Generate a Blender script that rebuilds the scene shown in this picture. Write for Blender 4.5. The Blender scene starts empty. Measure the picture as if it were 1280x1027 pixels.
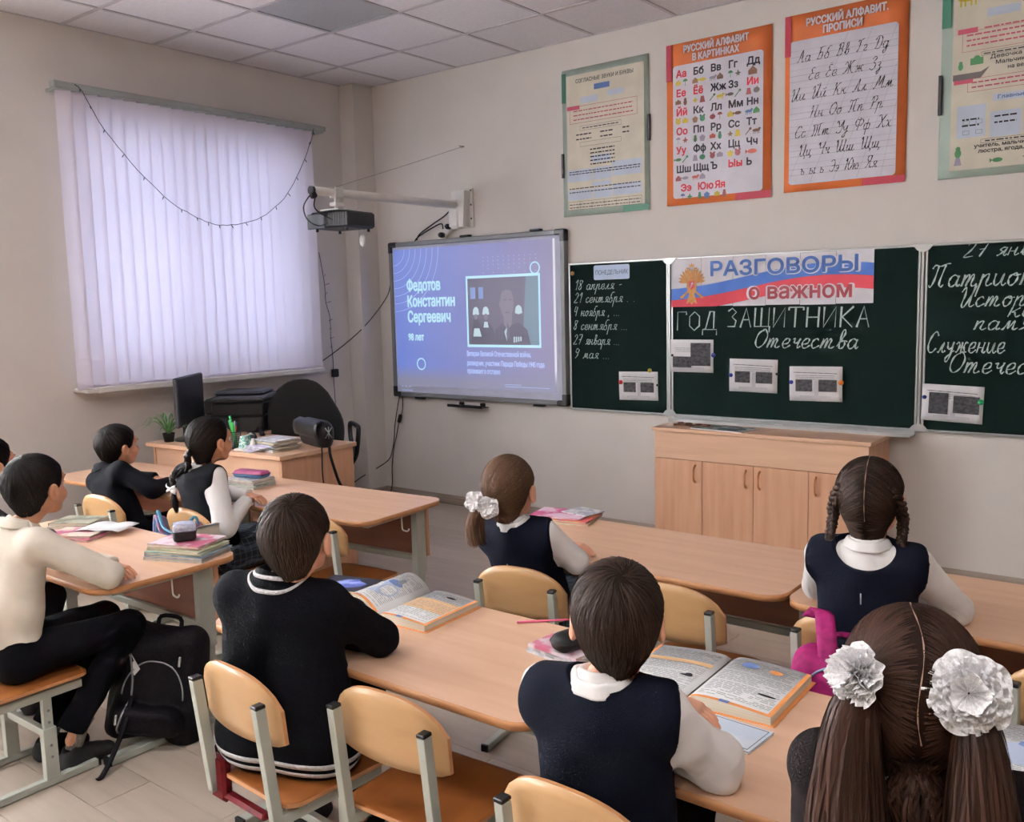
import bpy, math, random
import numpy as np
from mathutils import Vector, Matrix
random.seed(7)
R = math.radians
sc = bpy.context.scene
C = sc.collection

# ------------------------------------------------------------ camera, world, light, exposure
cam = bpy.data.objects.new('camera', bpy.data.cameras.new('camera'))
C.objects.link(cam)
_f = Vector((-0.61344642, 0.78099482, -0.11717761)); _r = Vector((0.78792492, 0.61530852, -0.02386933)); _u = _r.cross(_f)
cam.matrix_world = Matrix(((_r.x, _u.x, -_f.x, 5.6348), (_r.y, _u.y, -_f.y, -5.2701), (_r.z, _u.z, -_f.z, 1.5566), (0, 0, 0, 1)))
cam.data.sensor_fit = 'HORIZONTAL'; cam.data.sensor_width = 36; cam.data.lens = 1146.18 / 1280 * 36
cam.data.clip_start = 0.05
sc.camera = cam
w = bpy.data.worlds.new('sky'); sc.world = w; w.use_nodes = True
bg = w.node_tree.nodes['Background']; bg.inputs[0].default_value = (0.80, 0.87, 1.0, 1); bg.inputs[1].default_value = 1.1
sc.view_settings.view_transform = 'Standard'; sc.view_settings.look = 'None'
sc.view_settings.gamma = 1.0; sc.view_settings.use_curve_mapping = False
sc.view_settings.exposure = 0.13
H = 3.277
def window_light(name, y0, y1, z0, z1, power, col):
    l = bpy.data.lights.new(name, 'AREA'); l.shape = 'RECTANGLE'; l.size = z1 - z0; l.size_y = y1 - y0
    l.energy = power; l.color = col; l.spread = R(170)
    o = bpy.data.objects.new(name, l); C.objects.link(o)
    o.location = (-0.42, (y0 + y1) / 2, (z0 + z1) / 2); o.rotation_euler = (0, -R(90), 0)
    return o
WINS = [(-2.42, -0.66, 1.17, 2.72), (-5.35, -3.45, 1.0, 2.85), (-7.9, -6.0, 1.0, 2.85)]
window_light('daylight_front', *WINS[0], 15, (0.80, 0.87, 1.0))
window_light('daylight_middle', *WINS[1], 530, (0.98, 0.985, 1.0))
window_light('daylight_rear', *WINS[2], 430, (0.98, 0.985, 1.0))

ADDED_LAMPS = [(3.047, -5.09), (5.447, -5.09), (3.047, -6.89), (5.447, -6.89)]   # added unseen ceiling panels that brighten desks and heads from above
for k_, (lx_, ly_) in enumerate(ADDED_LAMPS):
    l = bpy.data.lights.new('added_panel_light', 'AREA'); l.size = 0.54; l.energy = 22; l.color = (1.0, 0.99, 0.98)
    o = bpy.data.objects.new('added_panel_light', l); C.objects.link(o); o.location = (lx_ + .3, ly_ + .3, H - 0.004)

# ------------------------------------------------------------ helpers
def lin(c):
    if isinstance(c, str):
        c = [int(c[i:i + 2], 16) / 255 for i in (0, 2, 4)]
    return tuple((x / 12.92 if x <= 0.04045 else ((x + 0.055) / 1.055) ** 2.4) for x in c[:3]) + (1,)
MATS = {}
def mat(name, col, rough=0.5, col2=None, scale=(8, 8, 8), bump=0.0, bscale=None, metal=0.0, spec=0.5, sheen=0.0, detail=4,
        emit=None, emit_s=0.0, trans=0.0, alpha=1.0, lo=0.35, hi=0.65, island=0.0, coat=0.0):
    if name in MATS: return MATS[name]
    m = bpy.data.materials.new(name); m.use_nodes = True; nt = m.node_tree; b = nt.nodes['Principled BSDF']
    b.inputs['Base Color'].default_value = lin(col); b.inputs['Roughness'].default_value = rough
    b.inputs['Metallic'].default_value = metal; b.inputs['Specular IOR Level'].default_value = spec
    b.inputs['Sheen Weight'].default_value = sheen; b.inputs['Coat Weight'].default_value = coat
    b.inputs['Transmission Weight'].default_value = trans; b.inputs['Alpha'].default_value = alpha
    if emit: b.inputs['Emission Color'].default_value = lin(emit); b.inputs['Emission Strength'].default_value = emit_s
    tc = nt.nodes.new('ShaderNodeTexCoord'); mp = nt.nodes.new('ShaderNodeMapping'); mp.inputs['Scale'].default_value = scale
    nt.links.new(tc.outputs['Object'], mp.inputs[0])
    out = None
    n = nt.nodes.new('ShaderNodeTexNoise'); n.inputs['Scale'].default_value = 1; n.inputs['Detail'].default_value = detail
    nt.links.new(mp.outputs[0], n.inputs[0])
    if col2 is None and not island: col2 = tuple(min(1, x * 0.95) for x in ([int(col[i:i + 2], 16) / 255 for i in (0, 2, 4)] if isinstance(col, str) else col))
    if col2 is not None:
        r = nt.nodes.new('ShaderNodeValToRGB'); r.color_ramp.elements[0].position = lo; r.color_ramp.elements[1].position = hi
        r.color_ramp.elements[0].color = lin(col); r.color_ramp.elements[1].color = lin(col2)
        nt.links.new(n.outputs[0], r.inputs[0]); out = r.outputs[0]
    if island:
        g = nt.nodes.new('ShaderNodeNewGeometry'); hsv = nt.nodes.new('ShaderNodeHueSaturation')
        mr = nt.nodes.new('ShaderNodeMapRange'); mr.inputs[3].default_value = 1 - island; mr.inputs[4].default_value = 1 + island
        nt.links.new(g.outputs['Random Per Island'], mr.inputs[0]); nt.links.new(mr.outputs[0], hsv.inputs['Value'])
        if out: nt.links.new(out, hsv.inputs['Color'])
        else: hsv.inputs['Color'].default_value = lin(col)
        out = hsv.outputs[0]
    if out: nt.links.new(out, b.inputs['Base Color'])
    if bump:
        n2 = n
        if bscale is not None:
            mp2 = nt.nodes.new('ShaderNodeMapping'); mp2.inputs['Scale'].default_value = bscale; nt.links.new(tc.outputs['Object'], mp2.inputs[0])
            n2 = nt.nodes.new('ShaderNodeTexNoise'); n2.inputs['Scale'].default_value = 1; n2.inputs['Detail'].default_value = 3; nt.links.new(mp2.outputs[0], n2.inputs[0])
        bp = nt.nodes.new('ShaderNodeBump'); bp.inputs['Strength'].default_value = bump; bp.inputs['Distance'].default_value = 0.004
        nt.links.new(n2.outputs[0], bp.inputs['Height']); nt.links.new(bp.outputs[0], b.inputs['Normal'])
    MATS[name] = m; return m

def tag(o, label=None, cat=None, group=None, kind=None):
    if label: o['label'] = label
    if cat: o['category'] = cat
    if group: o['group'] = group
    if kind: o['kind'] = kind
    return o
def empty(name, loc=(0, 0, 0), rz=0.0, label=None, cat=None, group=None):
    o = bpy.data.objects.new(name, None); C.objects.link(o); o.empty_display_size = 0.1
    o.location = loc; o.rotation_euler = (0, 0, rz)
    return tag(o, label, cat, group)
def link_mesh(name, me, parent=None, loc=None, rz=None, mats=()):
    o = bpy.data.objects.new(name, me); C.objects.link(o)
    for m in mats: me.materials.append(m)
    if parent: o.parent = parent
    if loc is not None: o.location = loc
    if rz is not None: o.rotation_euler = (0, 0, rz)
    return o
def copy_tree(o, parent=None):
    c = o.copy(); C.objects.link(c); c.parent = parent
    for ch in list(o.children): copy_tree(ch, c)
    return c

class MB:
    def __init__(s): s.v = []; s.f = []; s.mi = []; s.sm = []
    def add(s, vs, fs, mi=0, smooth=False):
        k = len(s.v); s.v += [tuple(v) for v in vs]
        for f in fs: s.f.append(tuple(i + k for i in f)); s.mi.append(mi); s.sm.append(smooth)
        return s
    def box(s, lo, hi, M=None, mi=0, bev=0.0):
        x0, y0, z0 = lo; x1, y1, z1 = hi
        if bev <= 0:
            vs = [(x0, y0, z0), (x1, y0, z0), (x1, y1, z0), (x0, y1, z0), (x0, y0, z1), (x1, y0, z1), (x1, y1, z1), (x0, y1, z1)]
            fs = [(0, 3, 2, 1), (4, 5, 6, 7), (0, 1, 5, 4), (1, 2, 6, 5), (2, 3, 7, 6), (3, 0, 4, 7)]
        else:
            b = min(bev, (x1 - x0) / 2.01, (y1 - y0) / 2.01, (z1 - z0) / 2.01); vs = []
            for (zz, ins) in ((z0, b), (z0 + b, 0), (z1 - b, 0), (z1, b)):
                X0, X1, Y0, Y1 = x0 + ins, x1 - ins, y0 + ins, y1 - ins; c = b * 0.7 if ins == 0 else b * 0.5
                vs += [(X0 + c, Y0, zz), (X1 - c, Y0, zz), (X1, Y0 + c, zz), (X1, Y1 - c, zz), (X1 - c, Y1, zz), (X0 + c, Y1, zz), (X0, Y1 - c, zz), (X0, Y0 + c, zz)]
            fs = [tuple(range(7, -1, -1)), tuple(range(24, 32))]
            for l in range(3):
                for i in range(8): j = (i + 1) % 8; fs.append((l * 8 + i, l * 8 + j, l * 8 + 8 + j, l * 8 + 8 + i))
        if M is not None: vs = [tuple(M @ Vector(v)) for v in vs]
        return s.add(vs, fs, mi)
    def prism(s, pts, z0, z1, mi=0, M=None, mi_side=None, smooth=False):
        n = len(pts); vs = [(x, y, z0) for x, y in pts] + [(x, y, z1) for x, y in pts]
        if M is not None: vs = [tuple(M @ Vector(v)) for v in vs]
        s.add(vs, [tuple(range(n - 1, -1, -1)), tuple(range(n, 2 * n))], mi)
        k = len(s.v) - 2 * n
        for i in range(n):
            j = (i + 1) % n; s.f.append((k + i, k + j, k + n + j, k + n + i)); s.mi.append(mi if mi_side is None else mi_side); s.sm.append(smooth)
        return s
    def tube(s, pts, r, n=8, mi=0, cap=True, flat=1.0, smooth=True):
        P = [Vector(p) for p in pts]; rr = r if isinstance(r, (list, tuple)) else [r] * len(P)
        k = len(s.v); up = Vector((0, 0, 1)); prev = None
        for i, p in enumerate(P):
            t = (P[min(i + 1, len(P) - 1)] - P[max(i - 1, 0)])
            if t.length < 1e-9: t = Vector((0, 0, 1))
            t.normalize()
            if prev is None:
                a = t.cross(up)
                if a.length < 0.05: a = t.cross(Vector((1, 0, 0)))
            else: a = prev - t * prev.dot(t)
            a.normalize(); prev = a; b = t.cross(a)
            for q in range(n):
                th = 2 * math.pi * q / n; s.v.append(tuple(p + a * (math.cos(th) * rr[i]) + b * (math.sin(th) * rr[i] * flat)))
        for i in range(len(P) - 1):
            for q in range(n):
                j = (q + 1) % n; s.f.append((k + i * n + q, k + i * n + j, k + (i + 1) * n + j, k + (i + 1) * n + q)); s.mi.append(mi); s.sm.append(smooth)
        if cap:
            s.f.append(tuple(k + q for q in range(n - 1, -1, -1))); s.mi.append(mi); s.sm.append(False)
            e = k + (len(P) - 1) * n; s.f.append(tuple(e + q for q in range(n))); s.mi.append(mi); s.sm.append(False)
        return s
    def lathe(s, prof, n=24, M=None, mi=0, smooth=True):
        k = len(s.v)
        for (r, z) in prof:
            for q in range(n):
                th = 2 * math.pi * q / n; v = Vector((r * math.cos(th), r * math.sin(th), z)); s.v.append(tuple(M @ v if M is not None else v))
        for i in range(len(prof) - 1):
            for q in range(n):
                j = (q + 1) % n; s.f.append((k + i * n + q, k + i * n + j, k + (i + 1) * n + j, k + (i + 1) * n + q)); s.mi.append(mi); s.sm.append(smooth)
        s.f.append(tuple(k + q for q in range(n - 1, -1, -1))); s.mi.append(mi); s.sm.append(False)
        e = k + (len(prof) - 1) * n; s.f.append(tuple(e + q for q in range(n))); s.mi.append(mi); s.sm.append(False)
        return s
    def grid(s, fn, nu, nv, mi=0, smooth=True, closeu=False):
        k = len(s.v)
        for i in range(nu + 1):
            for j in range(nv + 1): s.v.append(tuple(fn(i / nu, j / nv)))
        for i in range(nu):
            for j in range(nv):
                a = k + i * (nv + 1) + j; s.f.append((a, a + nv + 1, a + nv + 2, a + 1)); s.mi.append(mi); s.sm.append(smooth)
        return s
    def mesh(s, name):
        me = bpy.data.meshes.new(name); me.from_pydata(s.v, [], s.f)
        me.polygons.foreach_set('material_index', s.mi); me.polygons.foreach_set('use_smooth', s.sm); me.update(); return me
    def build(s, name, mats, parent=None, loc=None, rz=None):
        return link_mesh(name, s.mesh(name), parent, loc, rz, mats if isinstance(mats, (list, tuple)) else [mats])

def rrect(x0, y0, x1, y1, r, n=5):
    pts = []
    for cx, cy, a in ((x1 - r, y0 + r, -90), (x1 - r, y1 - r, 0), (x0 + r, y1 - r, 90), (x0 + r, y0 + r, 180)):
        for i in range(n + 1):
            th = R(a + 90 * i / n); pts.append((cx + r * math.cos(th), cy + r * math.sin(th)))
    return pts
def solidify(o, t, off=-1.0):
    m = o.modifiers.new('solid', 'SOLIDIFY'); m.thickness = t; m.offset = off; return o
def catmull(pts, n=4, closed=False):
    P = [np.array(p, float) for p in pts]
    if len(P) < 3: return [tuple(p) for p in P]
    out = []
    for i in range(len(P) - 1):
        p0 = P[max(i - 1, 0)]; p1 = P[i]; p2 = P[i + 1]; p3 = P[min(i + 2, len(P) - 1)]
        for k in range(n):
            t = k / n
            out.append(tuple(0.5 * ((2 * p1) + (-p0 + p2) * t + (2 * p0 - 5 * p1 + 4 * p2 - p3) * t * t + (-p0 + 3 * p1 - 3 * p2 + p3) * t ** 3)))
    out.append(tuple(P[-1])); return out

# materials
M_wall = mat('wall_paint', 'DDD7D2', 0.85, col2='D8D2CD', scale=(3, 3, 3), bump=0.25, bscale=(140, 140, 140))
M_wall2 = mat('wall_tan_bounce_cut', 'A89B8E', 0.85, col2='A39689', scale=(3, 3, 3))  # unseen right and back walls, darkened to cut bounce onto the left wall
M_ceil = mat('ceiling_tile_mineral', 'E4E0E4', 0.9, col2='DEDADD', scale=(40, 40, 40), bump=0.3, bscale=(260, 260, 260))
M_tbar = mat('ceiling_rail_enamel', 'C4BEC2', 0.5)
M_floor = mat('laminate_plank', 'BAADA0', 0.38, col2='AA9D90', scale=(1.5, 22, 22), detail=8, lo=0.3, hi=0.72, bump=0.08)
M_gap = mat('plank_joint', '6E6359', 0.8)
M_base = mat('baseboard_plastic', 'A5978B', 0.5, col2='938478', scale=(2, 20, 40))
M_whitepl = mat('white_plastic', 'E6E4E0', 0.4)
M_blind = None
M_alu = mat('aluminium_frame', 'B9BBBB', 0.35, metal=0.55)
M_alugrey = mat('grey_frame', '85878A', 0.45, metal=0.2)
M_black = mat('black_plastic', '17171A', 0.4)
M_blackm = mat('black_matte', '121215', 0.75)
M_board = mat('green_chalkboard', '071513', 0.75, col2='0B1C19', scale=(2.5, 2.5, 3), detail=6, lo=0.3, hi=0.8, spec=0.08)
M_chalk = mat('chalk', 'C9D2CE', 0.9, col2='8EA19B', scale=(220, 220, 220), lo=0.4, hi=0.75)
M_paper = mat('white_paper', 'E4E2E4', 0.8)
M_beech = mat('beech_laminate', 'DBB497', 0.38, col2='D0A688', scale=(2, 26, 26), detail=6, lo=0.3, hi=0.7)
M_beechv = mat('beech_laminate_upright', 'D2A383', 0.42, col2='C39273', scale=(26, 26, 2), detail=6, lo=0.3, hi=0.7)
M_beechedge = mat('beech_edge_band', 'C08A5E', 0.45, col2='B37C50', scale=(3, 30, 30))
M_brownpl = mat('brown_panel', '8A5238', 0.5, col2='7A462F', scale=(2, 20, 20))
M_ply = mat('birch_plywood', 'C09A6C', 0.38, col2='B0875A', scale=(3, 14, 14), detail=7, lo=0.3, hi=0.7, coat=0.2)
M_seat = mat('seat_plywood_varnished', 'A1622F', 0.36, col2='8A5024', scale=(14, 3, 14), detail=7, lo=0.3, hi=0.7, coat=0.25)
M_steel = mat('grey_green_enamel', 'B4B8AE', 0.42, col2='ADB1A8')
M_darkwood = mat('dark_gap', '2A2320', 0.8)
M_ink = mat('ink_black', '24222A', 0.8)
M_red = mat('ink_red', 'C02236', 0.7)

# ------------------------------------------------------------ setting
XR, YB = 8.0, -8.4
fl = MB().box((-0.3, YB, -0.1), (XR, 0.3, -0.003)).build('floor', M_gap); tag(fl, kind='structure')
pw, plen = 0.196, 1.285
plank_me = MB().box((0.0012, 0.0012, -0.003), (plen - 0.0012, pw - 0.0012, 0.0), bev=0.0).mesh('plank'); plank_me.materials.append(M_floor)
nrow = 28; rest = MB(); rng = random.Random(3)
# oak-look tone variation between planks comes from a few materials
M_fl = [M_floor, mat('laminate_plank_pale', 'BEB1A3', 0.38, col2='B1A496', scale=(1.5, 22, 22), detail=8, lo=0.3, hi=0.72, bump=0.08),
        mat('laminate_plank_grey', 'B5A89A', 0.38, col2='A69A8D', scale=(1.5, 22, 22), detail=8, lo=0.3, hi=0.72, bump=0.08)]
plank_mes = []
for m_ in M_fl:
    for fl_ in (0, 1):
        me_ = MB().box((0.0010, 0.0010, -0.003), (plen - 0.0010, pw - 0.0010, 0.0)).mesh('plank'); me_.materials.append(m_)
        plank_mes.append(me_)
for r_ in range(43):
    y0 = -0.03 - pw * (r_ + 1) + (0.0 if r_ else 0.0)
    off = [0.0, 0.52, 0.95, 0.27, 0.71][r_ % 5] * plen * 1.0 + (r_ * 0.13) % 0.3
    x = -off
    while x < XR:
        near = (y0 > -5.0 and x + plen > 0 and x < 6.2)
        if near:
            o = link_mesh('plank', plank_mes[rng.randrange(6)], fl, (x, y0, 0))
        else:
            rest.box((x + 0.001, y0 + 0.001, -0.003), (x + plen - 0.001, y0 + pw - 0.001, 0))
        x += plen
o = rest.build('plank_field', M_floor, fl); tag(o, kind='stuff')

wf = MB().box((-0.3, 0, 0), (XR, 0.25, H + 0.25)).build('wall_front', M_wall); tag(wf, kind='structure')
# left wall with window openings
wl = MB(); xs0, xs1 = -0.3, 0.0
ys = sorted(WINS); prev = YB
for (a, b, z0, z1) in ys:
    wl.box((xs0, prev, 0), (xs1, a, H + 0.25)); wl.box((xs0, a, 0), (xs1, b, z0)); wl.box((xs0, a, z1), (xs1, b, H + 0.25)); prev = b
wl.box((xs0, prev, 0), (xs1, 0.0, H + 0.25))
tag(wl.build('wall_left', M_wall), kind='structure')
tag(MB().box((XR, YB, 0), (XR + 0.2, 0.25, H + 0.25)).build('wall_right', M_wall2), kind='structure')
tag(MB().box((-0.3, YB - 0.2, 0), (XR + 0.2, YB, H + 0.25)).build('wall_back', M_wall2), kind='structure')
tag(MB().box((0.0, -0.206, 0), (0.157, 0.0, H)).build('trim_1', M_wall), kind='structure')   # boxed pipe chase in the corner
# baseboards
def baseboard(name, a, b):
    a = Vector(a); b = Vector(b); d = (b - a); L = d.length; ang = math.atan2(d.y, d.x)
    M = Matrix.Translation(a) @ Matrix.Rotation(ang, 4, 'Z')
    m = MB(); m.box((0, 0, 0), (L, 0.014, 0.05), M=M); m.prism([(0, 0), (0.014, 0), (0.006, 0.018), (0, 0.018)], 0, L, M=M @ Matrix(((0, 0, 1, 0), (1, 0, 0, 0), (0, 1, 0, 0.05), (0, 0, 0, 1))))
    tag(m.build(name, M_base), kind='structure')
baseboard('baseboard_front', (XR, 0, 0), (0.157, 0, 0))
baseboard('baseboard_left', (0, -0.206, 0), (0, YB, 0))
baseboard('baseboard_pipe_chase', (0.157, 0, 0), (0.157, -0.206, 0))
# ceiling: mineral tiles in a rail grid
cl = MB().box((-0.3, YB, H + 0.03), (XR, 0.3, H + 0.2)).build('ceiling', M_ceil); tag(cl, kind='structure')
gx, gy = 0.4474, 0.59
xsG = [0.0] + [gx + 0.6 * i for i in range(13)]; ysG = [0.0] + [-(gy + 0.6 * i) for i in range(14)]
xsG = [x for x in xsG if x < XR] + [XR]; ysG = [y for y in ysG if y > YB] + [YB]
tile_cache = {}; M_added_lamp = mat('added_diffuser_lit', 'F0F0EE', 0.5, emit='FFF6EA', emit_s=3.0)
M_lens = mat('lamp_diffuser_unlit', 'A5A7AC', 0.35, col2='9EA0A6', scale=(60, 60, 60), bump=0.2, bscale=(90, 90, 90))
for i in range(len(xsG) - 1):
    for j in range(len(ysG) - 1):
        x0, x1, y0, y1 = xsG[i], xsG[i + 1], ysG[j + 1], ysG[j]
        if i == 2 and j == 2: continue
        if any(abs(x0 - a_) < .02 and abs(y0 - b_) < .02 for a_, b_ in ADDED_LAMPS):
            MB().box((0.012, 0.012, 0.004), (0.588, 0.588, 0.012)).build('added_diffuser', M_added_lamp, cl, (x0, y0, H)); continue  # glowing face of an added panel
        key = (round(x1 - x0, 3), round(y1 - y0, 3))
        if key not in tile_cache:
            me_ = MB().box((0.006, 0.006, 0.004), (key[0] - 0.006, key[1] - 0.006, 0.02)).mesh('ceiling_tile'); me_.materials.append(M_ceil); tile_cache[key] = me_
        link_mesh('ceiling_tile', tile_cache[key], cl, (x0, y0, H))
for i, x in enumerate(xsG): MB().box((x - 0.012, YB, H - 0.001), (x + 0.012, 0, H + 0.006)).build('rail', M_tbar, cl)
for j, y in enumerate(ysG): MB().box((0, y - 0.012, H - 0.0015), (XR, y + 0.012, H + 0.0055)).build('rail', M_tbar, cl)
lx, ly = xsG[2], ysG[3]
lp = empty('ceiling_light', (lx + 0.3, ly + 0.3, H), 0, 'square recessed ceiling light panel with a grey unlit diffuser among the tiles', 'ceiling light')
m = MB()
for b_ in (((-0.3, -0.3, -0.002), (0.3, -0.278, 0.02)), ((-0.3, 0.278, -0.002), (0.3, 0.3, 0.02)), ((-0.3, -0.278, -0.002), (-0.278, 0.278, 0.02)), ((0.278, -0.278, -0.002), (0.3, 0.278, 0.02))): m.box(*b_)
m.build('light_frame', M_lens, lp); MB().box((-0.278, -0.278, 0.003), (0.278, 0.278, 0.012)).build('diffuser', M_lens, lp)

# windows: frame and glass in each opening
M_glass = mat('window_glass', 'FFFFFF', 0.02, col2='FFFFFF', trans=1.0, spec=0.3)
M_glass.node_tree.nodes['Principled BSDF'].inputs['IOR'].default_value = 1.05
for k, (a, b, z0, z1) in enumerate(WINS):
    wr = empty('window_%d' % (k + 1), (-0.2, (a + b) / 2, z0)); tag(wr, kind='structure')
    hw = (b - a) / 2; hh = z1 - z0; m = MB()
    for (p_, q_) in (((-0.03, -hw, 0), (0.03, -hw + 0.06, hh)), ((-0.03, hw - 0.06, 0), (0.03, hw, hh)), ((-0.03, -hw, 0), (0.03, hw, 0.06)), ((-0.03, -hw, hh - 0.06), (0.03, hw, hh)), ((-0.03, -0.04, 0), (0.03, 0.04, hh)), ((-0.03, -hw, hh * .68), (0.03, hw, hh * .68 + 0.05))): m.box(p_, q_)
    m.build('window_frame', M_whitepl, wr)
    if k:   # the panes of the front window
        pass
    MB().box((-0.004, -hw + 0.06, 0.06), (0.002, hw - 0.06, hh - 0.06)).build('pane', M_glass, wr)
    if k:
        MB().box((0.0, -hw - 0.06, -0.045), (0.42, hw + 0.06, -0.008), bev=0.006).build('window_sill', M_whitepl, wr)
ws = MB().box((-0.2, -2.42, 1.062), (0.17, -0.62, 1.100), bev=0.006).box((0.0, -2.49, 1.068), (0.174, -2.42, 1.094), bev=0.004)
tag(ws.build('trim_2', M_whitepl), kind='structure')   # window sill board

# vertical blind
M_blind = bpy.data.materials.new('blind_fabric'); M_blind.use_nodes = True
nt = M_blind.node_tree; nt.nodes.clear()
o_ = nt.nodes.new('ShaderNodeOutputMaterial'); d_ = nt.nodes.new('ShaderNodeBsdfDiffuse'); t_ = nt.nodes.new('ShaderNodeBsdfTranslucent'); mx = nt.nodes.new('ShaderNodeMixShader')
d_.inputs[0].default_value = lin('E6DAD2'); t_.inputs[0].default_value = lin('DEDCF8'); mx.inputs[0].default_value = 0.48
tc = nt.nodes.new('ShaderNodeTexCoord'); mp = nt.nodes.new('ShaderNodeMapping'); mp.inputs['Scale'].default_value = (90, 90, 4); nz = nt.nodes.new('ShaderNodeTexNoise'); bp = nt.nodes.new('ShaderNodeBump'); bp.inputs['Strength'].default_value = 0.15
nt.links.new(tc.outputs['Object'], mp.inputs[0]); nt.links.new(mp.outputs[0], nz.inputs[0]); nt.links.new(nz.outputs[0], bp.inputs['Height']); nt.links.new(bp.outputs[0], d_.inputs['Normal'])
nt.links.new(d_.outputs[0], mx.inputs[1]); nt.links.new(t_.outputs[0], mx.inputs[2]); nt.links.new(mx.outputs[0], o_.inputs[0])
vb = empty('vertical_blind', (0.12, -1.55, 1.09), 0, 'white vertical slat window blind hanging from a long metal track', 'blind')
rl = MB().box((-0.10, -0.975, 1.775), (0.02, 1.05, 1.79)); rl.box((-0.02, -0.975, 1.785), (0.03, 1.05, 1.822), bev=0.006); rl.box((-0.028, -0.985, 1.788), (0.034, -0.972, 1.82)); rl.box((-0.028, 1.047, 1.788), (0.034, 1.06, 1.82))
rl.build('track', mat('track_metal', 'AEB4B2', 0.4, metal=0.3), vb)
sw = 0.089; nsl = 23; pitch = 1.90 / nsl
slat_me = None
rng = random.Random(5)
for i in range(nsl):
    m = MB(); yy = -0.965 + pitch * (i + 0.5)
    a0 = R(26 + rng.uniform(-4, 4)); bow = rng.uniform(0.001, 0.004); tw = R(rng.uniform(-4, 4))
    if i in (1, 2): a0 += R(-14 if i == 1 else 12)
    m.grid(lambda u, v: (lambda a: (math.sin(a) * (v - .5) * sw + bow * math.sin(u * 9 + i), math.cos(a) * (v - .5) * sw, 0.0 + u * 1.775))(a0 + tw * (1 - u)), 10, 3)
    zb = rng.uniform(0.02, 0.035) if i > 2 else 0.012
    o = m.build('slat', M_blind, vb, (0, yy, 0)); 
    MB().box((-0.002, -0.04, 0.0), (0.002, 0.04, 0.022)).build('slat_weight', M_blind, o, (0, 0, 0)).rotation_euler = (0, 0, -a0)
# garland of tiny lamps hung over the blind
gl = MB(); pts = [(0.17, -2.42, 2.90), (0.175, -2.38, 2.86), (0.175, -2.26, 2.66), (0.175, -2.06, 2.44), (0.175, -1.85, 2.26), (0.175, -1.66, 2.17), (0.175, -1.52, 2.13), (0.175, -1.36, 2.14), (0.175, -1.14, 2.20), (0.175, -0.93, 2.35), (0.175, -0.78, 2.55), (0.175, -0.66, 2.78), (0.17, -0.62, 2.88)]
cp = catmull(pts, 5); gl.tube([(p[0] + rng.uniform(-.002, .002), p[1], p[2] + rng.uniform(-.004, .004)) for p in cp], 0.0022, 5)
garl = gl.build('garland_wire', M_blackm); tag(garl, 'dark string-light wire sagging in a curve across the white vertical blind', 'string lights')
for i in range(4, len(cp) - 2, 3):
    p_ = Vector(cp[i]); d_ = Vector((rng.uniform(0, .01), rng.uniform(-.02, .02), -0.022)); b_ = MB(); b_.tube([p_, p_ + d_ * .6, p_ + d_], [0.0016, 0.0034, 0.0016], 5); b_.build('bulb', M_blackm, garl)

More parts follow.
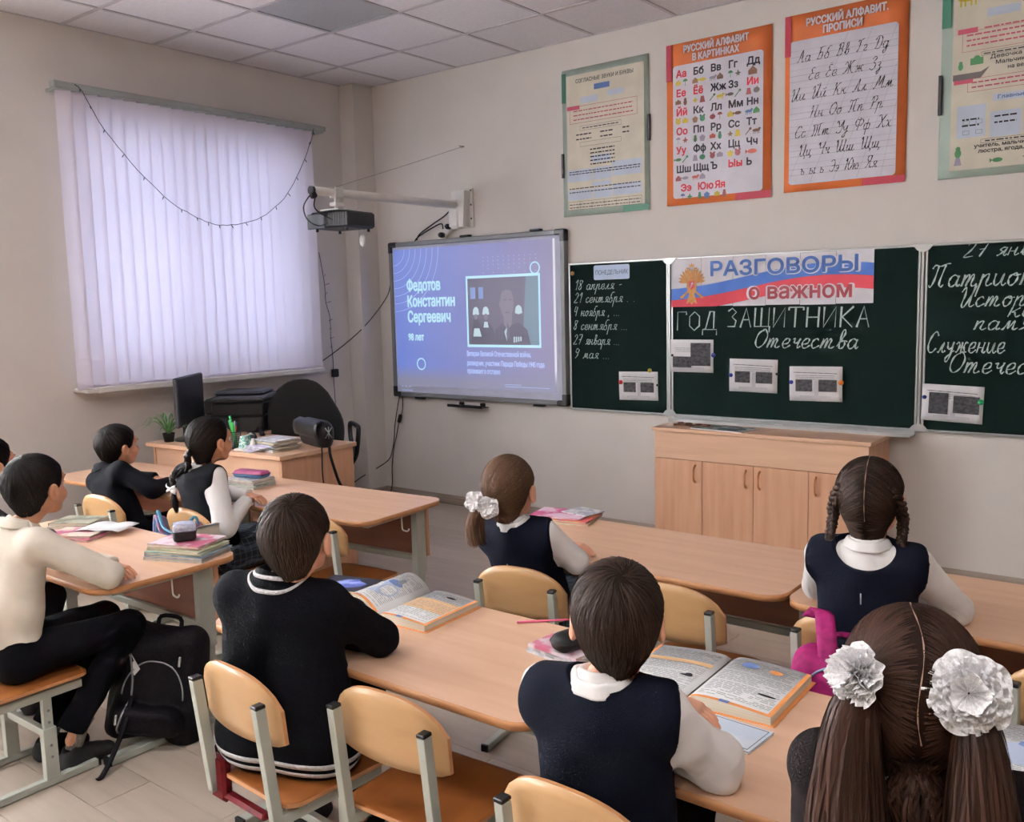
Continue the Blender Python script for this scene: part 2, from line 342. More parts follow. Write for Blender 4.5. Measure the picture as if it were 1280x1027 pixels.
# ------------------------------------------------------------ stroke alphabet (own handwriting)
GL = {
'а': (10, "7,8 4,10 1,8 0,4 2,0 5,1 7,5 7.5,9.5 7,3 8,0 10,2"), 'б': (10, "7,7 4,9 1,7 0,3 2,0 5,0 7,3 6,7 3,11 4,16 7,19 10,18"),
'в': (9, "0,2 3,9 5,15 4,19 2,17 2,5 3,0 6,1 7,5 5,8 3,7 6,8 9,7"), 'г': (7, "0,8 2,10 5,8 4,5 1,2 3,0 6,2"),
'д': (10, "7,8 4,10 1,8 0,4 2,0 5,1 7,5 7.5,9.5 6,-5 3,-9 2,-6 5,-1 10,2"), 'е': (8, "0,4 5,5 6,9 3,10 0,6 1,1 4,0 8,3"),
'ё': (8, "0,4 5,5 6,9 3,10 0,6 1,1 4,0 8,3;2,13 2.4,13.6;5,13 5.4,13.6"),
'ж': (14, "0,8 2,10 4,7 2,1 0,1;6.5,10 6.5,0;13,9 11,10 9,6 11,1 13,1;4,5 9,5"), 'з': (8, "1,9 4,10 5,7 2,5 5,3 5,-4 2,-9 1,-5 8,2"),
'и': (10, "0,10 0,3 2,0 5,3 7,10 6,3 8,0 10,2"), 'й': (10, "0,10 0,3 2,0 5,3 7,10 6,3 8,0 10,2;2,14 4,13 7,15"),
'к': (9, "1,10 0,0;7,10 2,5 4,5 6,0 9,2"), 'л': (9, "0,1 1,0 3,3 6,10 5,3 7,0 9,2"), 'м': (13, "0,1 1,0 3,5 5,10 5,1 9,10 9,2 10,0 13,2"),
'н': (10, "1,10 0,0;0.5,5 6,5;7,10 6,2 7.5,0 10,2"), 'о': (9, "5,10 1,8 0,4 2,0 5,1 7,6 5,10 3,9 5,8 9,9"),
'п': (10, "1,10 0,0 2,7 5,10 6,8 5,2 7,0 10,2"), 'р': (10, "1,10 -1,-9;0,4 2,8 5,10 6,8 5,2 7,0 10,2"), 'с': (8, "6,8 4,10 1,8 0,4 2,0 5,1 8,3"),
'т': (14, "1,10 0,0 2,7 4,10 5,8 4,0 6,7 8,10 9,8 8,2 10,0 13,2"), 'у': (9, "0,10 1,5 3,3 6,6 7,10 5,-5 2,-9 1,-5 9,2"),
'ф': (12, "6,17 4,-9;5,8 2,10 0,5 2,0 5,2;5,8 8,10 10,6 8,0 5,2"), 'х': (9, "0,9 2,10 6,0 9,1;7,10 1,0"), 'ц': (10, "0,10 0,3 2,0 5,3 6,10 5,3 7,0 9,0 8,-4 7,-3"),
'ч': (9, "0,9 2,10 2,6 4,5 7,8 7,10 6,3 7,0 9,2"), 'ш': (14, "0,10 0,2 2,0 4,3 5,10 5,2 7,0 9,3 10,10 9,2 11,0 14,2"),
'щ': (14, "0,10 0,2 2,0 4,3 5,10 5,2 7,0 9,3 10,10 9,2 11,0 13,0 12,-4 11,-3"), 'ъ': (8, "-2,9 1,10 1,2 3,0 6,1 6,4 4,6 1,5"),
'ы': (12, "1,10 0,2 2,0 5,1 6,4 4,6 1,5;10,10 9,2 10,0 12,2"), 'ь': (7, "1,10 0,2 2,0 5,1 6,4 4,6 1,5"), 'э': (8, "1,8 4,10 7,8 6,3 3,0 0,2;2,5 7,5"),
'ю': (13, "1,10 0,0;1,5 4,5;8,10 5,8 4,4 6,0 9,1 10,6 8,10"), 'я': (9, "7,10 4,10 2,7 5,5 7,5;8,10 6,2 8,0 9,2;5,5 3,2 0,0"),
'А': (14, "0,1 3,3 8,20 9,8 10,0 13,2;4,7 9,7"), 'Б': (13, "2,18 10,20 12,19;5,19 3,4 1,0;4,10 9,11 9,2 5,0 2,2"), 'В': (13, "5,18 3,4 1,0;2,16 6,20 10,18 9,12 4,11 9,10 10,3 6,0 3,1"),
'Г': (12, "2,16 3,19 6,18 10,20 12,20;6,18 5,6 2,0"), 'Д': (14, "6,18 4,3 2,1 8,0 12,6 12,15 8,20 3,18 1,14"), 'Е': (11, "10,18 7,20 4,17 6,11 8,11 4,10 1,4 4,0 9,3"),
'Ё': (11, "10,18 7,20 4,17 6,11 8,11 4,10 1,4 4,0 9,3;5,22 5.4,23;8,22 8.4,23"), 'Ж': (20, "1,15 4,19 7,14 7,9 2,1 0,2;10,20 9,0;18,19 15,19 11,11 15,1 18,1;7,10 12,10"),
'З': (11, "2,16 6,20 9,17 5,11 9,8 8,2 4,-1 0,2"), 'И': (15, "0,15 3,20 4,12 3,2 6,0 12,18 11,20 10,3 12,0 15,2"), 'Й': (15, "0,15 3,20 4,12 3,2 6,0 12,18 11,20 10,3 12,0 15,2;6,23 8,21 12,24"),
'К': (13, "2,15 4,20 4,10 2,0;12,19 9,18 4,10 7,9 9,1 13,1"), 'Л': (13, "0,2 2,0 5,6 9,20 9,6 10,0 13,2"), 'М': (18, "0,2 2,0 5,8 8,20 9,4 15,20 14,4 15,0 18,2"),
'Н': (15, "2,15 4,20 4,10 2,0;3,10 10,10;12,20 10,3 12,0 14,2"), 'О': (13, "8,20 2,15 1,5 5,0 10,4 12,13 8,20 6,18"), 'П': (17, "1,16 3,19 8,18 13,20 16,20;6,18 5,6 3,0 1,2;12,19 10,4 12,0 14,2"),
'Р': (12, "5,18 4,6 2,0;1,14 4,19 9,20 11,16 8,11 4,11"), 'С': (12, "11,16 8,20 4,17 1,8 3,1 7,0 11,4"), 'Т': (20, "1,16 3,19 9,18 16,20 19,20;4,18 4,6 2,0 1,1;9,18 9,6 7,0;14,19 13,4 15,0 17,2"),
'У': (12, "0,16 2,20 4,14 5,10 8,11 12,20 10,4 5,-1 1,2"), 'Ф': (16, "9,21 6,0;8,16 3,18 1,12 4,7 8,9;8,16 12,18 15,13 11,7 8,9"), 'Х': (15, "1,18 5,20 8,10 12,0 15,2;14,20 8,10 3,0 0,1"),
'Ц': (14, "0,15 2,20 3,10 3,2 6,0 10,6 11,20 10,3 12,0 13,0 12,-5"), 'Ч': (13, "0,16 3,20 3,12 6,10 11,13 12,20 10,3 12,0"), 'Ш': (20, "0,16 2,20 3,4 5,0 8,5 9,20 9,4 11,0 15,6 16,20 15,3 17,0 20,2"),
'Щ': (20, "0,16 2,20 3,4 5,0 8,5 9,20 9,4 11,0 15,6 16,20 15,3 17,0 19,0 18,-5"), 'Э': (11, "2,17 6,20 10,16 10,6 6,0 1,3;4,10 10,10"),
'Ю': (17, "2,15 4,20 4,10 2,0;3,10 8,10;13,20 9,14 8,5 11,0 15,6 16,14 13,20"), 'Я': (13, "10,19 5,20 3,15 6,11 9,11;11,20 9,4 11,0 13,2;7,11 3,2 0,1"),
'1': (7, "1,14 5,19 4,0"), '2': (10, "1,15 4,19 8,16 5,8 0,0 9,1"), '4': (10, "3,19 1,9 8,10;8,18 6,0"), '7': (10, "1,18 9,19 4,0;2,9 8,10"), '8': (9, "7,17 3,18 2,13 7,6 4,0 1,4 5,10 8,16 6,18"),
'9': (9, "8,16 4,19 1,14 4,10 8,13 8,16 6,5 2,0"), '6': (9, "7,18 2,11 1,4 4,0 7,4 5,8 2,6"), '.': (4, "1,0 1.6,0.6"), '-': (7, "0,7 5,8"), ',': (4, "1,1 0,-3"), ' ': (8, ""),
}
# block capitals for the chalk heading
GB = {'Г': (11, "1,0 1,20 10,20 10,17"), 'О': (13, "6,20 1,15 1,5 6,0 11,5 11,15 6,20"), 'Д': (14, "0,-5 0,1 3,2 7,20 11,20 11,2;0,1 14,1 14,-5"), 'З': (11, "1,17 5,20 9,16 5,11 9,7 8,1 1,1"),
 'А': (12, "1,0 6,20 11,0;3,8 9,8"), 'Щ': (16, "1,20 1,1 14,1 14,20;7,20 7,1;14,1 15,1 15,-5"), 'И': (13, "1,20 1,0 11,20 11,0"), 'Т': (14, "0,20 13,20;6,20 6,0;0,20 0,17;13,20 13,17"), 'Н': (13, "1,20 1,0;1,10 11,10;11,20 11,0"), 'К': (12, "1,20 1,0;11,20 2,10 11,0"), ' ': (12, "")}
def strokes(text, size, slant=0.25, table=GL, gap=1.5, jit=0.0, rnd=None):
    x = 0; out = []; k = size / 10.0
    for ch in text:
        adv, s = table.get(ch, (8, ""))
        for pl in s.split(';'):
            if not pl: continue
            pts = [tuple(float(t) for t in p.split(',')) for p in pl.split()]
            if table is GL: pts = catmull(pts, 4)
            out.append([((x + a + slant * b) * k, b * k) for a, b in pts])
        x += adv + gap
    return out, (x - gap) * k
def stroke_mesh(mb, sts, ox, oz, y, wd, mi=0, wob=0.0):
    """flat pen strokes on a vertical plane facing -Y"""
    for st in sts:
        n = len(st)
        if n < 2: continue
        L = []; 
        for i in range(n):
            a = st[max(i - 1, 0)]; b = st[min(i + 1, n - 1)]; dx, dz = b[0] - a[0], b[1] - a[1]; l = math.hypot(dx, dz) or 1
            ww = wd * (0.5 + 0.22 * math.sin(i * 1.3 + ox * 50)) * (0.75 + 0.5 * abs(dz) / l)
            L.append((st[i][0] + dz / l * ww, st[i][1] - dx / l * ww)); L.append((st[i][0] - dz / l * ww, st[i][1] + dx / l * ww))
        mb.add([(ox + p, y, oz + q) for p, q in L], [(2 * i, 2 * i + 2, 2 * i + 3, 2 * i + 1) for i in range(n - 1)], mi)
def write(text, ox, oz, size, width=None, table=GL, slant=0.25, wd=0.004, y=0.0, mb=None, mi=0, rise=0.0):
    mb = mb or MB(); sts, W = strokes(text, size, slant, table)
    if width: kx = width / W; sts = [[(a * kx, b) for a, b in s] for s in sts]
    sts = [[(a, b + rise * a) for a, b in s] for s in sts]
    stroke_mesh(mb, sts, ox, oz, y, wd, mi); return mb
FONT_BOLD = 0.0
from mathutils.geometry import delaunay_2d_cdt
def text_tris(s, size, align, shear):
    """outline of the built-in font, triangulated by winding number"""
    c = bpy.data.curves.new('t', 'FONT'); c.body = s; c.size = size; c.align_x = align; c.shear = shear; c.resolution_u = 3; c.fill_mode = 'NONE'
    tmp = bpy.data.objects.new('tmp', c); C.objects.link(tmp); bpy.context.view_layer.update(); m0 = bpy.data.meshes.new_from_object(tmp); bpy.data.objects.remove(tmp)
    V = np.array([v.co[:2] for v in m0.vertices]); E = [tuple(e.vertices) for e in m0.edges]
    r = delaunay_2d_cdt([Vector(v) for v in V], E, [], 0, 1e-7); P = np.array([p[:] for p in r[0]]); T = np.array([f for f in r[2] if len(f) == 3])
    cen = P[T].mean(1); A, B = V[[e[0] for e in E]], V[[e[1] for e in E]]
    # walk the loops so that all edges follow the contour direction
    nxt = {}
    for a, b in E: nxt.setdefault(a, []).append(b); nxt.setdefault(b, []).append(a)
    seen = set(); SA, SB = [], []
    for v0 in range(len(V)):
        if v0 in seen or v0 not in nxt: continue
        prev, cur = None, v0; loop = []
        while cur not in seen:
            seen.add(cur); loop.append(cur); n_ = [q for q in nxt[cur] if q != prev] or [v0]
            if prev is None: n_ = [cur + 1] if cur + 1 in nxt[cur] else n_
            prev, cur = cur, n_[0]
        SA += loop; SB += loop[1:] + loop[:1]
    A, B = V[SA], V[SB]; w = np.zeros(len(cen))
    for a, b in zip(A, B):
        up = (a[1] <= cen[:, 1]) & (b[1] > cen[:, 1]); dn = (a[1] > cen[:, 1]) & (b[1] <= cen[:, 1])
        side = (b[0] - a[0]) * (cen[:, 1] - a[1]) - (cen[:, 0] - a[0]) * (b[1] - a[1]); w += (up & (side > 0)).astype(int) - (dn & (side < 0)).astype(int)
    T = T[w != 0]; a2 = np.cross(P[T[:, 1]] - P[T[:, 0]], P[T[:, 2]] - P[T[:, 0]]); T = T[np.abs(a2) > 1e-12]
    return P, T
def text_obj(name, s, size, loc, parent, m, bold=0.0, align='LEFT', shear=0.0, width=None):
    P, T = text_tris(s, size, align, shear)
    if width: k = width / (P[:, 0].max() - P[:, 0].min()); P = P * np.array((k, 1))
    VV, FF = [], []
    for k, a in enumerate([None] + ([R(q) for q in range(0, 360, 30)] if bold else [])):
        dx, dy = (0, 0) if a is None else (bold * math.cos(a), bold * math.sin(a)); FF.append(T + len(P) * k); VV.append(np.stack([P[:, 0] + dx, np.full(len(P), -(13 - k) * 2.5e-5), P[:, 1] + dy], 1))
    me = bpy.data.meshes.new(name); me.from_pydata(np.concatenate(VV).tolist(), [], np.concatenate(FF).tolist()); me.update()
    return link_mesh(name, me, parent, loc, None, [m])
def flat(mb, pts, y=0.0, mi=0):   # polygon on the XZ plane facing -Y; pieces of one print are laid 0.01 mm apart
    y -= 1.2e-5 * (len(mb.f) % 40)
    mb.add([(a, y, b) for a, b in pts], [tuple(range(len(pts)))], mi); return mb
def frect(mb, x0, z0, x1, z1, y=0.0, mi=0): return flat(mb, [(x0, z0), (x1, z0), (x1, z1), (x0, z1)], y, mi)
def fell(mb, cx, cz, rx, rz, y=0.0, mi=0, n=12, a0=0, a1=360): return flat(mb, [(cx + rx * math.cos(R(a0 + (a1 - a0) * i / n)), cz + rz * math.sin(R(a0 + (a1 - a0) * i / n))) for i in range(n + (a1 - a0 < 360))], y, mi)
def fline(mb, x0, z0, x1, z1, wd, y=0.0, mi=0):
    d = math.hypot(x1 - x0, z1 - z0) or 1; nx, nz = -(z1 - z0) / d * wd / 2, (x1 - x0) / d * wd / 2
    return flat(mb, [(x0 - nx, z0 - nz), (x1 - nx, z1 - nz), (x1 + nx, z1 + nz), (x0 + nx, z0 + nz)], y, mi)
def fframe(mb, x0, z0, x1, z1, wd, y=0.0, mi=0):
    frect(mb, x0, z0, x1, z0 + wd, y, mi); frect(mb, x0, z1 - wd, x1, z1, y, mi); frect(mb, x0, z0 + wd, x0 + wd, z1 - wd, y, mi); frect(mb, x1 - wd, z0 + wd, x1, z1 - wd, y, mi)
# ------------------------------------------------------------ chalkboard in three panels
brd = empty('chalkboard', (2.04, -0.004, 0.81), 0, 'dark green triple chalkboard in an aluminium frame with white chalk writing', 'chalkboard')
def bpanel(x0, x1, y):
    p_ = MB().box((x0 + .012, y + .004, 0.012), (x1 - .012, y + .018, 0.992)).build('board_panel', M_board, brd)
    m = MB()
    for b_ in (((x0, y, 0), (x1, y + .024, .014)), ((x0, y, .990), (x1, y + .024, 1.004)), ((x0, y, .014), (x0 + .012, y + .024, .990)), ((x1 - .012, y, .014), (x1, y + .024, .990))): m.box(*b_, bev=.003)
    m.build('panel_frame', M_alu, brd); return p_
bpanel(0.0, 0.762, -0.028); bpanel(0.785, 2.272, -0.028); bpanel(2.296, 3.05, -0.028)
for xh in (0.7735, 2.284):
    m = MB(); m.box((xh - .008, -.034, 0.0), (xh + .008, -.006, 1.004), bev=.004)
    for zz, s_ in ((0.985, -1), (0.02, 1)):
        m.prism([(xh - .055, 0), (xh + .055, 0), (xh + .03, .03 * s_), (xh + .012, .04 * s_), (xh - .012, .04 * s_), (xh - .03, .03 * s_)][::1 if s_ > 0 else -1], 0, .006, M=Matrix(((1, 0, 0, 0), (0, 0, -1, -.030), (0, 1, 0, zz - .018 * s_), (0, 0, 0, 1))))
    m.build('hinge', M_alu, brd)
tr = MB(); tr.box((0.80, -0.10, -0.028), (2.262, -0.004, -0.020)); tr.box((0.80, -0.104, -0.028), (2.262, -0.097, -0.004), bev=.002); tr.box((0.80, -0.02, -0.02), (2.262, -0.004, 0.0)); tr.build('chalk_tray', M_alu, brd)
# chalk writing (local x = world-2.04, z = world-.81)
YB_ = -0.0247
def chalk(text, wx0, wz, size, wx1=None, **k):
    wd = k.pop('wd', .0042)
    mb = write(text, wx0 - 2.04, wz - 0.81, size, (wx1 - wx0) if wx1 else None, y=YB_, wd=wd, **k)
    return mb.build('chalk_writing', M_chalk, brd)
for t_, x0_, z_, x1_ in (('18 апреля -', 2.085, 1.632, 2.46), ('21 сентября . .', 2.08, 1.545, 2.56), ('4 ноября , ...', 2.075, 1.455, 2.44), ('8 сентября ...', 2.07, 1.362, 2.50), ('27 января ...', 2.07, 1.262, 2.44), ('9 мая ...', 2.075, 1.168, 2.36)):
    chalk(t_, x0_, z_, 0.035, x1_, wd=.0036)
chalk('ГОД', 2.86, 1.357, .058, 3.135, table=GB, slant=0.03, wd=.0065)
chalk('ЗАЩИТНИКА', 3.20, 1.375, .058, 4.055, table=GB, slant=0.05, wd=.0065)
chalk('Отечества', 3.375, 1.255, .055, 3.99, wd=.0062)
chalk('27 января', 4.52, 1.735, .040, 4.98, wd=.0052)
chalk('Патриотизм', 4.345, 1.585, .060, 5.06, wd=.006)
chalk('История', 4.50, 1.480, .050, 4.92, wd=.0055)
chalk('как', 4.735, 1.425, .046, 4.92, wd=.0052)
chalk('память', 4.58, 1.360, .046, 4.97, wd=.0052)
chalk('Служение', 4.35, 1.240, .055, 4.725, wd=.0055)
chalk('Отечеству', 4.46, 1.135, .055, 5.03, wd=.0055)
# things pinned on the board
M_greyp = mat('grey_print', '8D8B90', 0.8, col2='3A393E', scale=(70, 70, 70), lo=0.42, hi=0.58)
M_dkp = mat('dark_print', '4A494E', 0.8, col2='1C1B1F', scale=(60, 60, 90), lo=0.4, hi=0.6)
M_ltp = mat('light_print', 'C9C7CC', 0.8)
YW = -0.034
def curled(w_, h_, curl=0.012, nu=8, nv=6, y0=0.0, ph=0.0):
    m = MB(); m.grid(lambda u, v: ((u - .5) * w_, y0 - curl * (abs(2 * u - 1) ** 3) * (0.4 + 0.6 * v) - 0.002 * math.sin(5 * v + ph), (v - .5) * h_), nu, nv); return m
def printed_sheet(x0, z0, x1, z1, pics, label, rz=0.0, pins=(), title=True, tilt=0.0):
    cx, cz = (x0 + x1) / 2, (z0 + z1) / 2; w_, h_ = x1 - x0, z1 - z0
    t = empty('printed_sheet', (cx, YW, cz), 0, label, 'sheet', 'black and white photo sheets pinned on the chalkboard'); t.rotation_euler = (0, tilt, 0)
    solidify(curled(w_, h_, .004).build('sheet', M_paper, t), .0006)
    m = MB()
    if title: fline(m, -w_ * .42, h_ * .33, w_ * .4, h_ * .30, .0035, -.0052)
    for i in range(3): fline(m, -w_ * .38, h_ * (.24 - .05 * i), w_ * .36, h_ * (.235 - .05 * i), .0022, -.005)
    m.build('print', M_greyp, t)
    for (a, b, c, d) in pics:
        q = frect(MB(), a * w_, b * h_, c * w_, d * h_, -.0056); q.build('photo', M_dkp, t)
    if len(pics) > 1:
        q = MB(); frect(q, -.02 * w_, -.36 * h_, .06 * w_, .1 * h_, -.0054); frect(q, -.3 * w_, -.42 * h_, .3 * w_, -.34 * h_, -.0054); q.build('print', M_ltp, t)
    return t
two = [(-.38, -.22, -.06, .12), (.06, -.22, .40, .12)]
printed_sheet(2.438, .900, 2.730, 1.088, two, 'white sheet with two grey photos on the left chalkboard wing, red magnet at its left', tilt=-0.02)
printed_sheet(2.822, 1.095, 3.118, 1.300, [(-.02, -.30, .44, .40), (-.44, -.36, 0.0, -.02)], 'torn-looking dark photo sheet under the chalk word at the left of the middle chalkboard', title=False)
printed_sheet(3.225, .985, 3.530, 1.185, two, 'white two-photo sheet in the middle of the chalkboard, between two other sheets', tilt=0.01)
printed_sheet(3.604, .948, 3.912, 1.150, two, 'white two-photo sheet with an orange magnet on its right edge', tilt=-.015)
printed_sheet(4.338, .872, 4.640, 1.068, [(-.38, -.3, -.06, .28), (.02, -.25, .44, .22)], 'white two-photo sheet low on the right chalkboard wing, green magnet at its right', tilt=0.03)
def magnet(x, z, colr, nm, label, r_=0.0125):
    t = MB(); MM = Matrix.Translation((x, YW - .006, z)) @ Matrix.Rotation(R(90), 4, 'X')
    t.lathe([(r_ * .9, -.006), (r_, -.002), (r_, .003), (r_ * .8, .006), (r_ * .45, .0065), (r_ * .4, .010), (r_ * .2, .0112)], 14, MM)
    tag(t.build('magnet', mat('magnet_' + nm, colr, .3), None), label, 'magnet', 'round magnets on the chalkboard')
magnet(2.078, 1.745, 'C8935A', 'tan', 'tan round magnet in the top left corner of the left chalkboard wing', .014)
magnet(2.672, 1.098, 'D2B534', 'yellow', 'yellow round magnet above the sheet on the left chalkboard wing', .014)
magnet(2.452, 1.015, 'C7202B', 'red', 'red round magnet at the left edge of the lowest left sheet', .015)
magnet(2.728, 1.005, '1B1B22', 'black', 'black magnet at the right edge of the sheet on the left wing', .008)
magnet(2.836, 1.200, '1B1B22', 'black', 'black magnet at the left edge of the dark photo sheet', .008)
magnet(3.120, 1.205, '26308A', 'blue', 'dark blue magnet at the right edge of the dark photo sheet', .014)
magnet(3.236, 1.085, '26308A', 'blue', 'dark blue magnet at the left edge of the middle two-photo sheet', .012)
magnet(3.528, 1.100, '1B1B22', 'black', 'black magnet at the right edge of the middle two-photo sheet', .008)
magnet(3.615, 1.055, '26308A', 'blue', 'dark blue magnet on the left edge of the sheet with an orange magnet', .012)
magnet(3.905, 1.062, 'D87A2C', 'orange', 'orange magnet on the right edge of a two-photo sheet', .015)
magnet(4.352, 1.000, '26308A', 'blue', 'dark blue magnet on the left edge of the sheet on the right wing', .011)
magnet(4.628, .985, '2FA06A', 'green', 'green magnet on the right edge of the sheet on the right wing', .015)
# weekday card
t = empty('weekday_card', (2.385, YW, 1.742), 0, 'pale blue card reading a weekday on the left chalkboard wing', 'card')
MB().prism([(a, b) for a, b in rrect(-.138, -.048, .138, .048, .012)], 0, .001, M=Matrix(((1, 0, 0, 0), (0, 0, -1, 0), (0, 1, 0, 0), (0, 0, 0, 1)))).build('card', mat('pale_blue_card', 'BFD0EA', .6), t)
text_obj('lettering', 'ПОНЕДЕЛЬНИК', .04, (-.125, -.0016, -.014), t, mat('ink_navy', '3B4470', .7), width=.25)
# banner of six sheets
M_bw = mat('banner_white', 'E9E7EE', .7); M_bb = mat('banner_blue', '3B62B0', .7, col2='4A74C4', scale=(6, 6, 6)); M_br = mat('banner_red', 'B92F42', .7, col2='C8404C', scale=(6, 6, 6))
ban = empty('banner', (3.45, -.032, 1.653), 0, 'long printed tricolour banner with blue and red headline and golden eagle on the chalkboard', 'banner')
W2, H2 = .622, .148
for i in range(6):
    x0_ = -W2 + i * (2 * W2 / 6)
    q = MB(); q.grid(lambda u, v: (x0_ + .001 + u * (2 * W2 / 6 - .002), -.0004 * (i % 2), -H2 + v * 2 * H2 + (.003 if i % 2 else 0)), 1, 1, smooth=False)
    q.build('sheet', M_bw, ban)
def wave(x, o): return o + .052 * math.sin((x + .2) * 3.3) * (0.6 + .4 * (x + .62)) + .045 * (x + .62)
mb_, mr_ = MB(), MB(); N = 36
for i in range(N):
    a = -W2 + 2 * W2 * i / N; b = -W2 + 2 * W2 * (i + 1) / N
    for mm, o1, o2, yy in ((mb_, -.075, -.005, -.0042), (mr_, -.148, -.075, -.0042)):
        c1, c2 = max(-H2, wave(a, o1) - (.0 if a < .3 else 0)), max(-H2, wave(b, o1)); d1, d2 = max(c1, wave(a, o2)), max(c2, wave(b, o2))
        flat(mm, [(a, c1), (b, c2), (b, d2), (a, d1)], yy)
mb_.build('blue_stripe', M_bb, ban); mr_.build('red_stripe', M_br, ban)
M_lblue = mat('lettering_blue', '2F5FA8', .6, col2='234A8C', scale=(1, 1, 20)); M_lred = mat('lettering_dark_red', '8E2434', .6)
text_obj('lettering_edge', 'РАЗГОВОРЫ', .118, (-.37, -.0052, .038), ban, M_bw, bold=.0095, width=.90)
text_obj('lettering', 'РАЗГОВОРЫ', .118, (-.362, -.0062, .038), ban, M_lblue, bold=.0035, width=.884)
text_obj('lettering_edge', 'о важном', .125, (-.115, -.0052, -.108), ban, M_bw, bold=.0095, width=.62)
text_obj('lettering', 'о важном', .125, (-.107, -.0062, -.108), ban, M_lred, bold=.003, width=.604)
# golden double-headed eagle
M_gold = mat('eagle_gold', 'C08A45', .6, col2='A86F35', scale=(40, 40, 40)); M_shield = mat('eagle_shield', 'B03038', .6)
eg = MB(); sh_ = MB(); yy = -.0066; ex, ez = -.478, -.01
for s_ in (-1, 1):
    for k in range(7):    # wing feathers
        a = R(108 - 17 * k); L = .092 - .004 * abs(k - 2)
        bx, bz = ex + s_ * .018, ez + .012; tx, tz = bx + s_ * math.cos(a) * L, bz + math.sin(a) * L
        nx, nz = -math.sin(a) * .0085, math.cos(a) * .0085
        flat(eg, [(bx - s_ * nx * .5, bz - nz * .5), (bx + s_ * (math.cos(a) * L * .7 - nx), bz + math.sin(a) * L * .7 - nz), (tx, tz), (bx + s_ * (math.cos(a) * L * .7 + nx), bz + math.sin(a) * L * .7 + nz)], yy)
    fline(eg, ex, ez + .03, ex + s_ * .02, ez + .078, .013, yy); fell(eg, ex + s_ * .025, ez + .080, .012, .010, yy); flat(eg, [(ex + s_ * .033, ez + .086), (ex + s_ * .052, ez + .078), (ex + s_ * .033, ez + .074)], yy)
    flat(eg, [(ex + s_ * .017, ez + .092), (ex + s_ * .015, ez + .106), (ex + s_ * .025, ez + .100), (ex + s_ * .036, ez + .106), (ex + s_ * .033, ez + .092)], yy)
    fline(eg, ex + s_ * .02, ez - .04, ex + s_ * .065, ez - .075, .012, yy); fell(eg, ex + s_ * .068, ez - .078, .013, .008, yy)
fell(eg, ex, ez - .01, .034, .055, yy, n=18); flat(eg, [(ex - .015, ez - .05), (ex + .015, ez - .05), (ex + .038, ez - .122), (ex + .013, ez - .108), (ex, ez - .128), (ex - .013, ez - .108), (ex - .038, ez - .122)], yy)
flat(eg, [(ex - .014, ez + .108), (ex - .018, ez + .128), (ex - .008, ez + .118), (ex, ez + .134), (ex + .008, ez + .118), (ex + .018, ez + .128), (ex + .014, ez + .108)], yy)
flat(sh_, [(ex - .019, ez + .02), (ex + .019, ez + .02), (ex + .019, ez - .016), (ex, ez - .034), (ex - .019, ez - .016)], yy - .0006)
eg.build('eagle_emblem', M_gold, ban); sh_.build('emblem_shield', M_shield, ban)
fl2 = MB(); fline(fl2, ex - .008, ez - .02, ex + .006, ez + .014, .005, yy - .0012); fell(fl2, ex + .003, ez + .004, .008, .006, yy - .0012); fl2.build('emblem_rider', M_bw, ban)

# ------------------------------------------------------------ posters
def poster(name, x0, x1, z0, z1, label, colp, tilt=0.0):
    t = empty(name, ((x0 + x1) / 2, -.003, (z0 + z1) / 2), 0, label, 'poster'); t.rotation_euler = (0, tilt, 0)
    w_, h_ = x1 - x0, z1 - z0
    q = MB(); q.grid(lambda u, v: ((u - .5) * w_, -.002 - .004 * (abs(2 * v - 1) ** 6) * (1 if v < .5 else .3) * (abs(2 * u - 1)), (v - .5) * h_), 6, 12)
    solidify(q.build('sheet', colp, t), .0006, 1.0); return t, w_, h_
M_or = mat('poster_orange', 'C0622C', .6); M_cr = mat('poster_crimson', '9E1C36', .6); M_pw = mat('poster_white', 'DAD7E2', .45); M_cream = mat('poster_cream', 'D7D0BF', .45)
M_grn = mat('poster_green_grey', 'A9B8AC', .45); M_dgr = mat('poster_green', '3E7A63', .5); M_pblue = mat('poster_blue', '4967A0', .5); M_pl = mat('poster_pale_blue', 'C3CCDD', .5)
M_pink = mat('poster_pink_line', 'B5475F', .6); M_bind = mat('binder_black', '151517', .4)
def smalllines(mb, x0, z, x1, n, dz, wd, y, rnd):
    for i in range(n):
        x = x0
        while x < x1:
            L = rnd.uniform(.012, .035); fline(mb, x, z - i * dz, min(x + L, x1), z - i * dz, wd, y); x += L + .006
# 1 consonants chart
t, w_, h_ = poster('wall_chart', 1.995, 2.660, 2.127, 3.091, 'cream grammar chart with pale blue boxes, nearest to the projection board', M_grn)
rnd = random.Random(2)
q = MB(); frect(q, -.295, -.44, .30, .44, -.0085); q.build('print_field', M_cream, t)
text_obj('lettering', 'СОГЛАСНЫЕ ЗВУКИ И БУКВЫ', .034, (-.22, -.009, .385), t, M_ink, bold=.0006, width=.44)
q = MB(); frect(q, -.075, .325, .045, .36, -.0092); q.build('print', M_pblue, t)
q = MB(); frect(q, -.18, .25, -.05, .29, -.0092); frect(q, .03, .27, .15, .305, -.0092)
for (a, b, c, d) in ((-.1, -.20, .05, -.155), (-.29, -.315, -.1, -.235), (-.09, -.315, .05, -.235), (.06, -.305, .28, -.21), (-.1, -.355, .05, -.328), (-.29, -.435, -.1, -.37), (-.09, -.435, .05, -.37), (.06, -.43, .28, -.355)): frect(q, a, b + .06, c, d + .06, -.0092)
q.build('print', M_pl, t)
q = MB(); fframe(q, -.27, .125, .25, .235, .0025, -.0094); frect(q, -.29, .215, -.19, .24, -.0096); smalllines(q, -.24, .205, .22, 3, .028, .007, -.0096, rnd); q.build('print', M_pink, t)
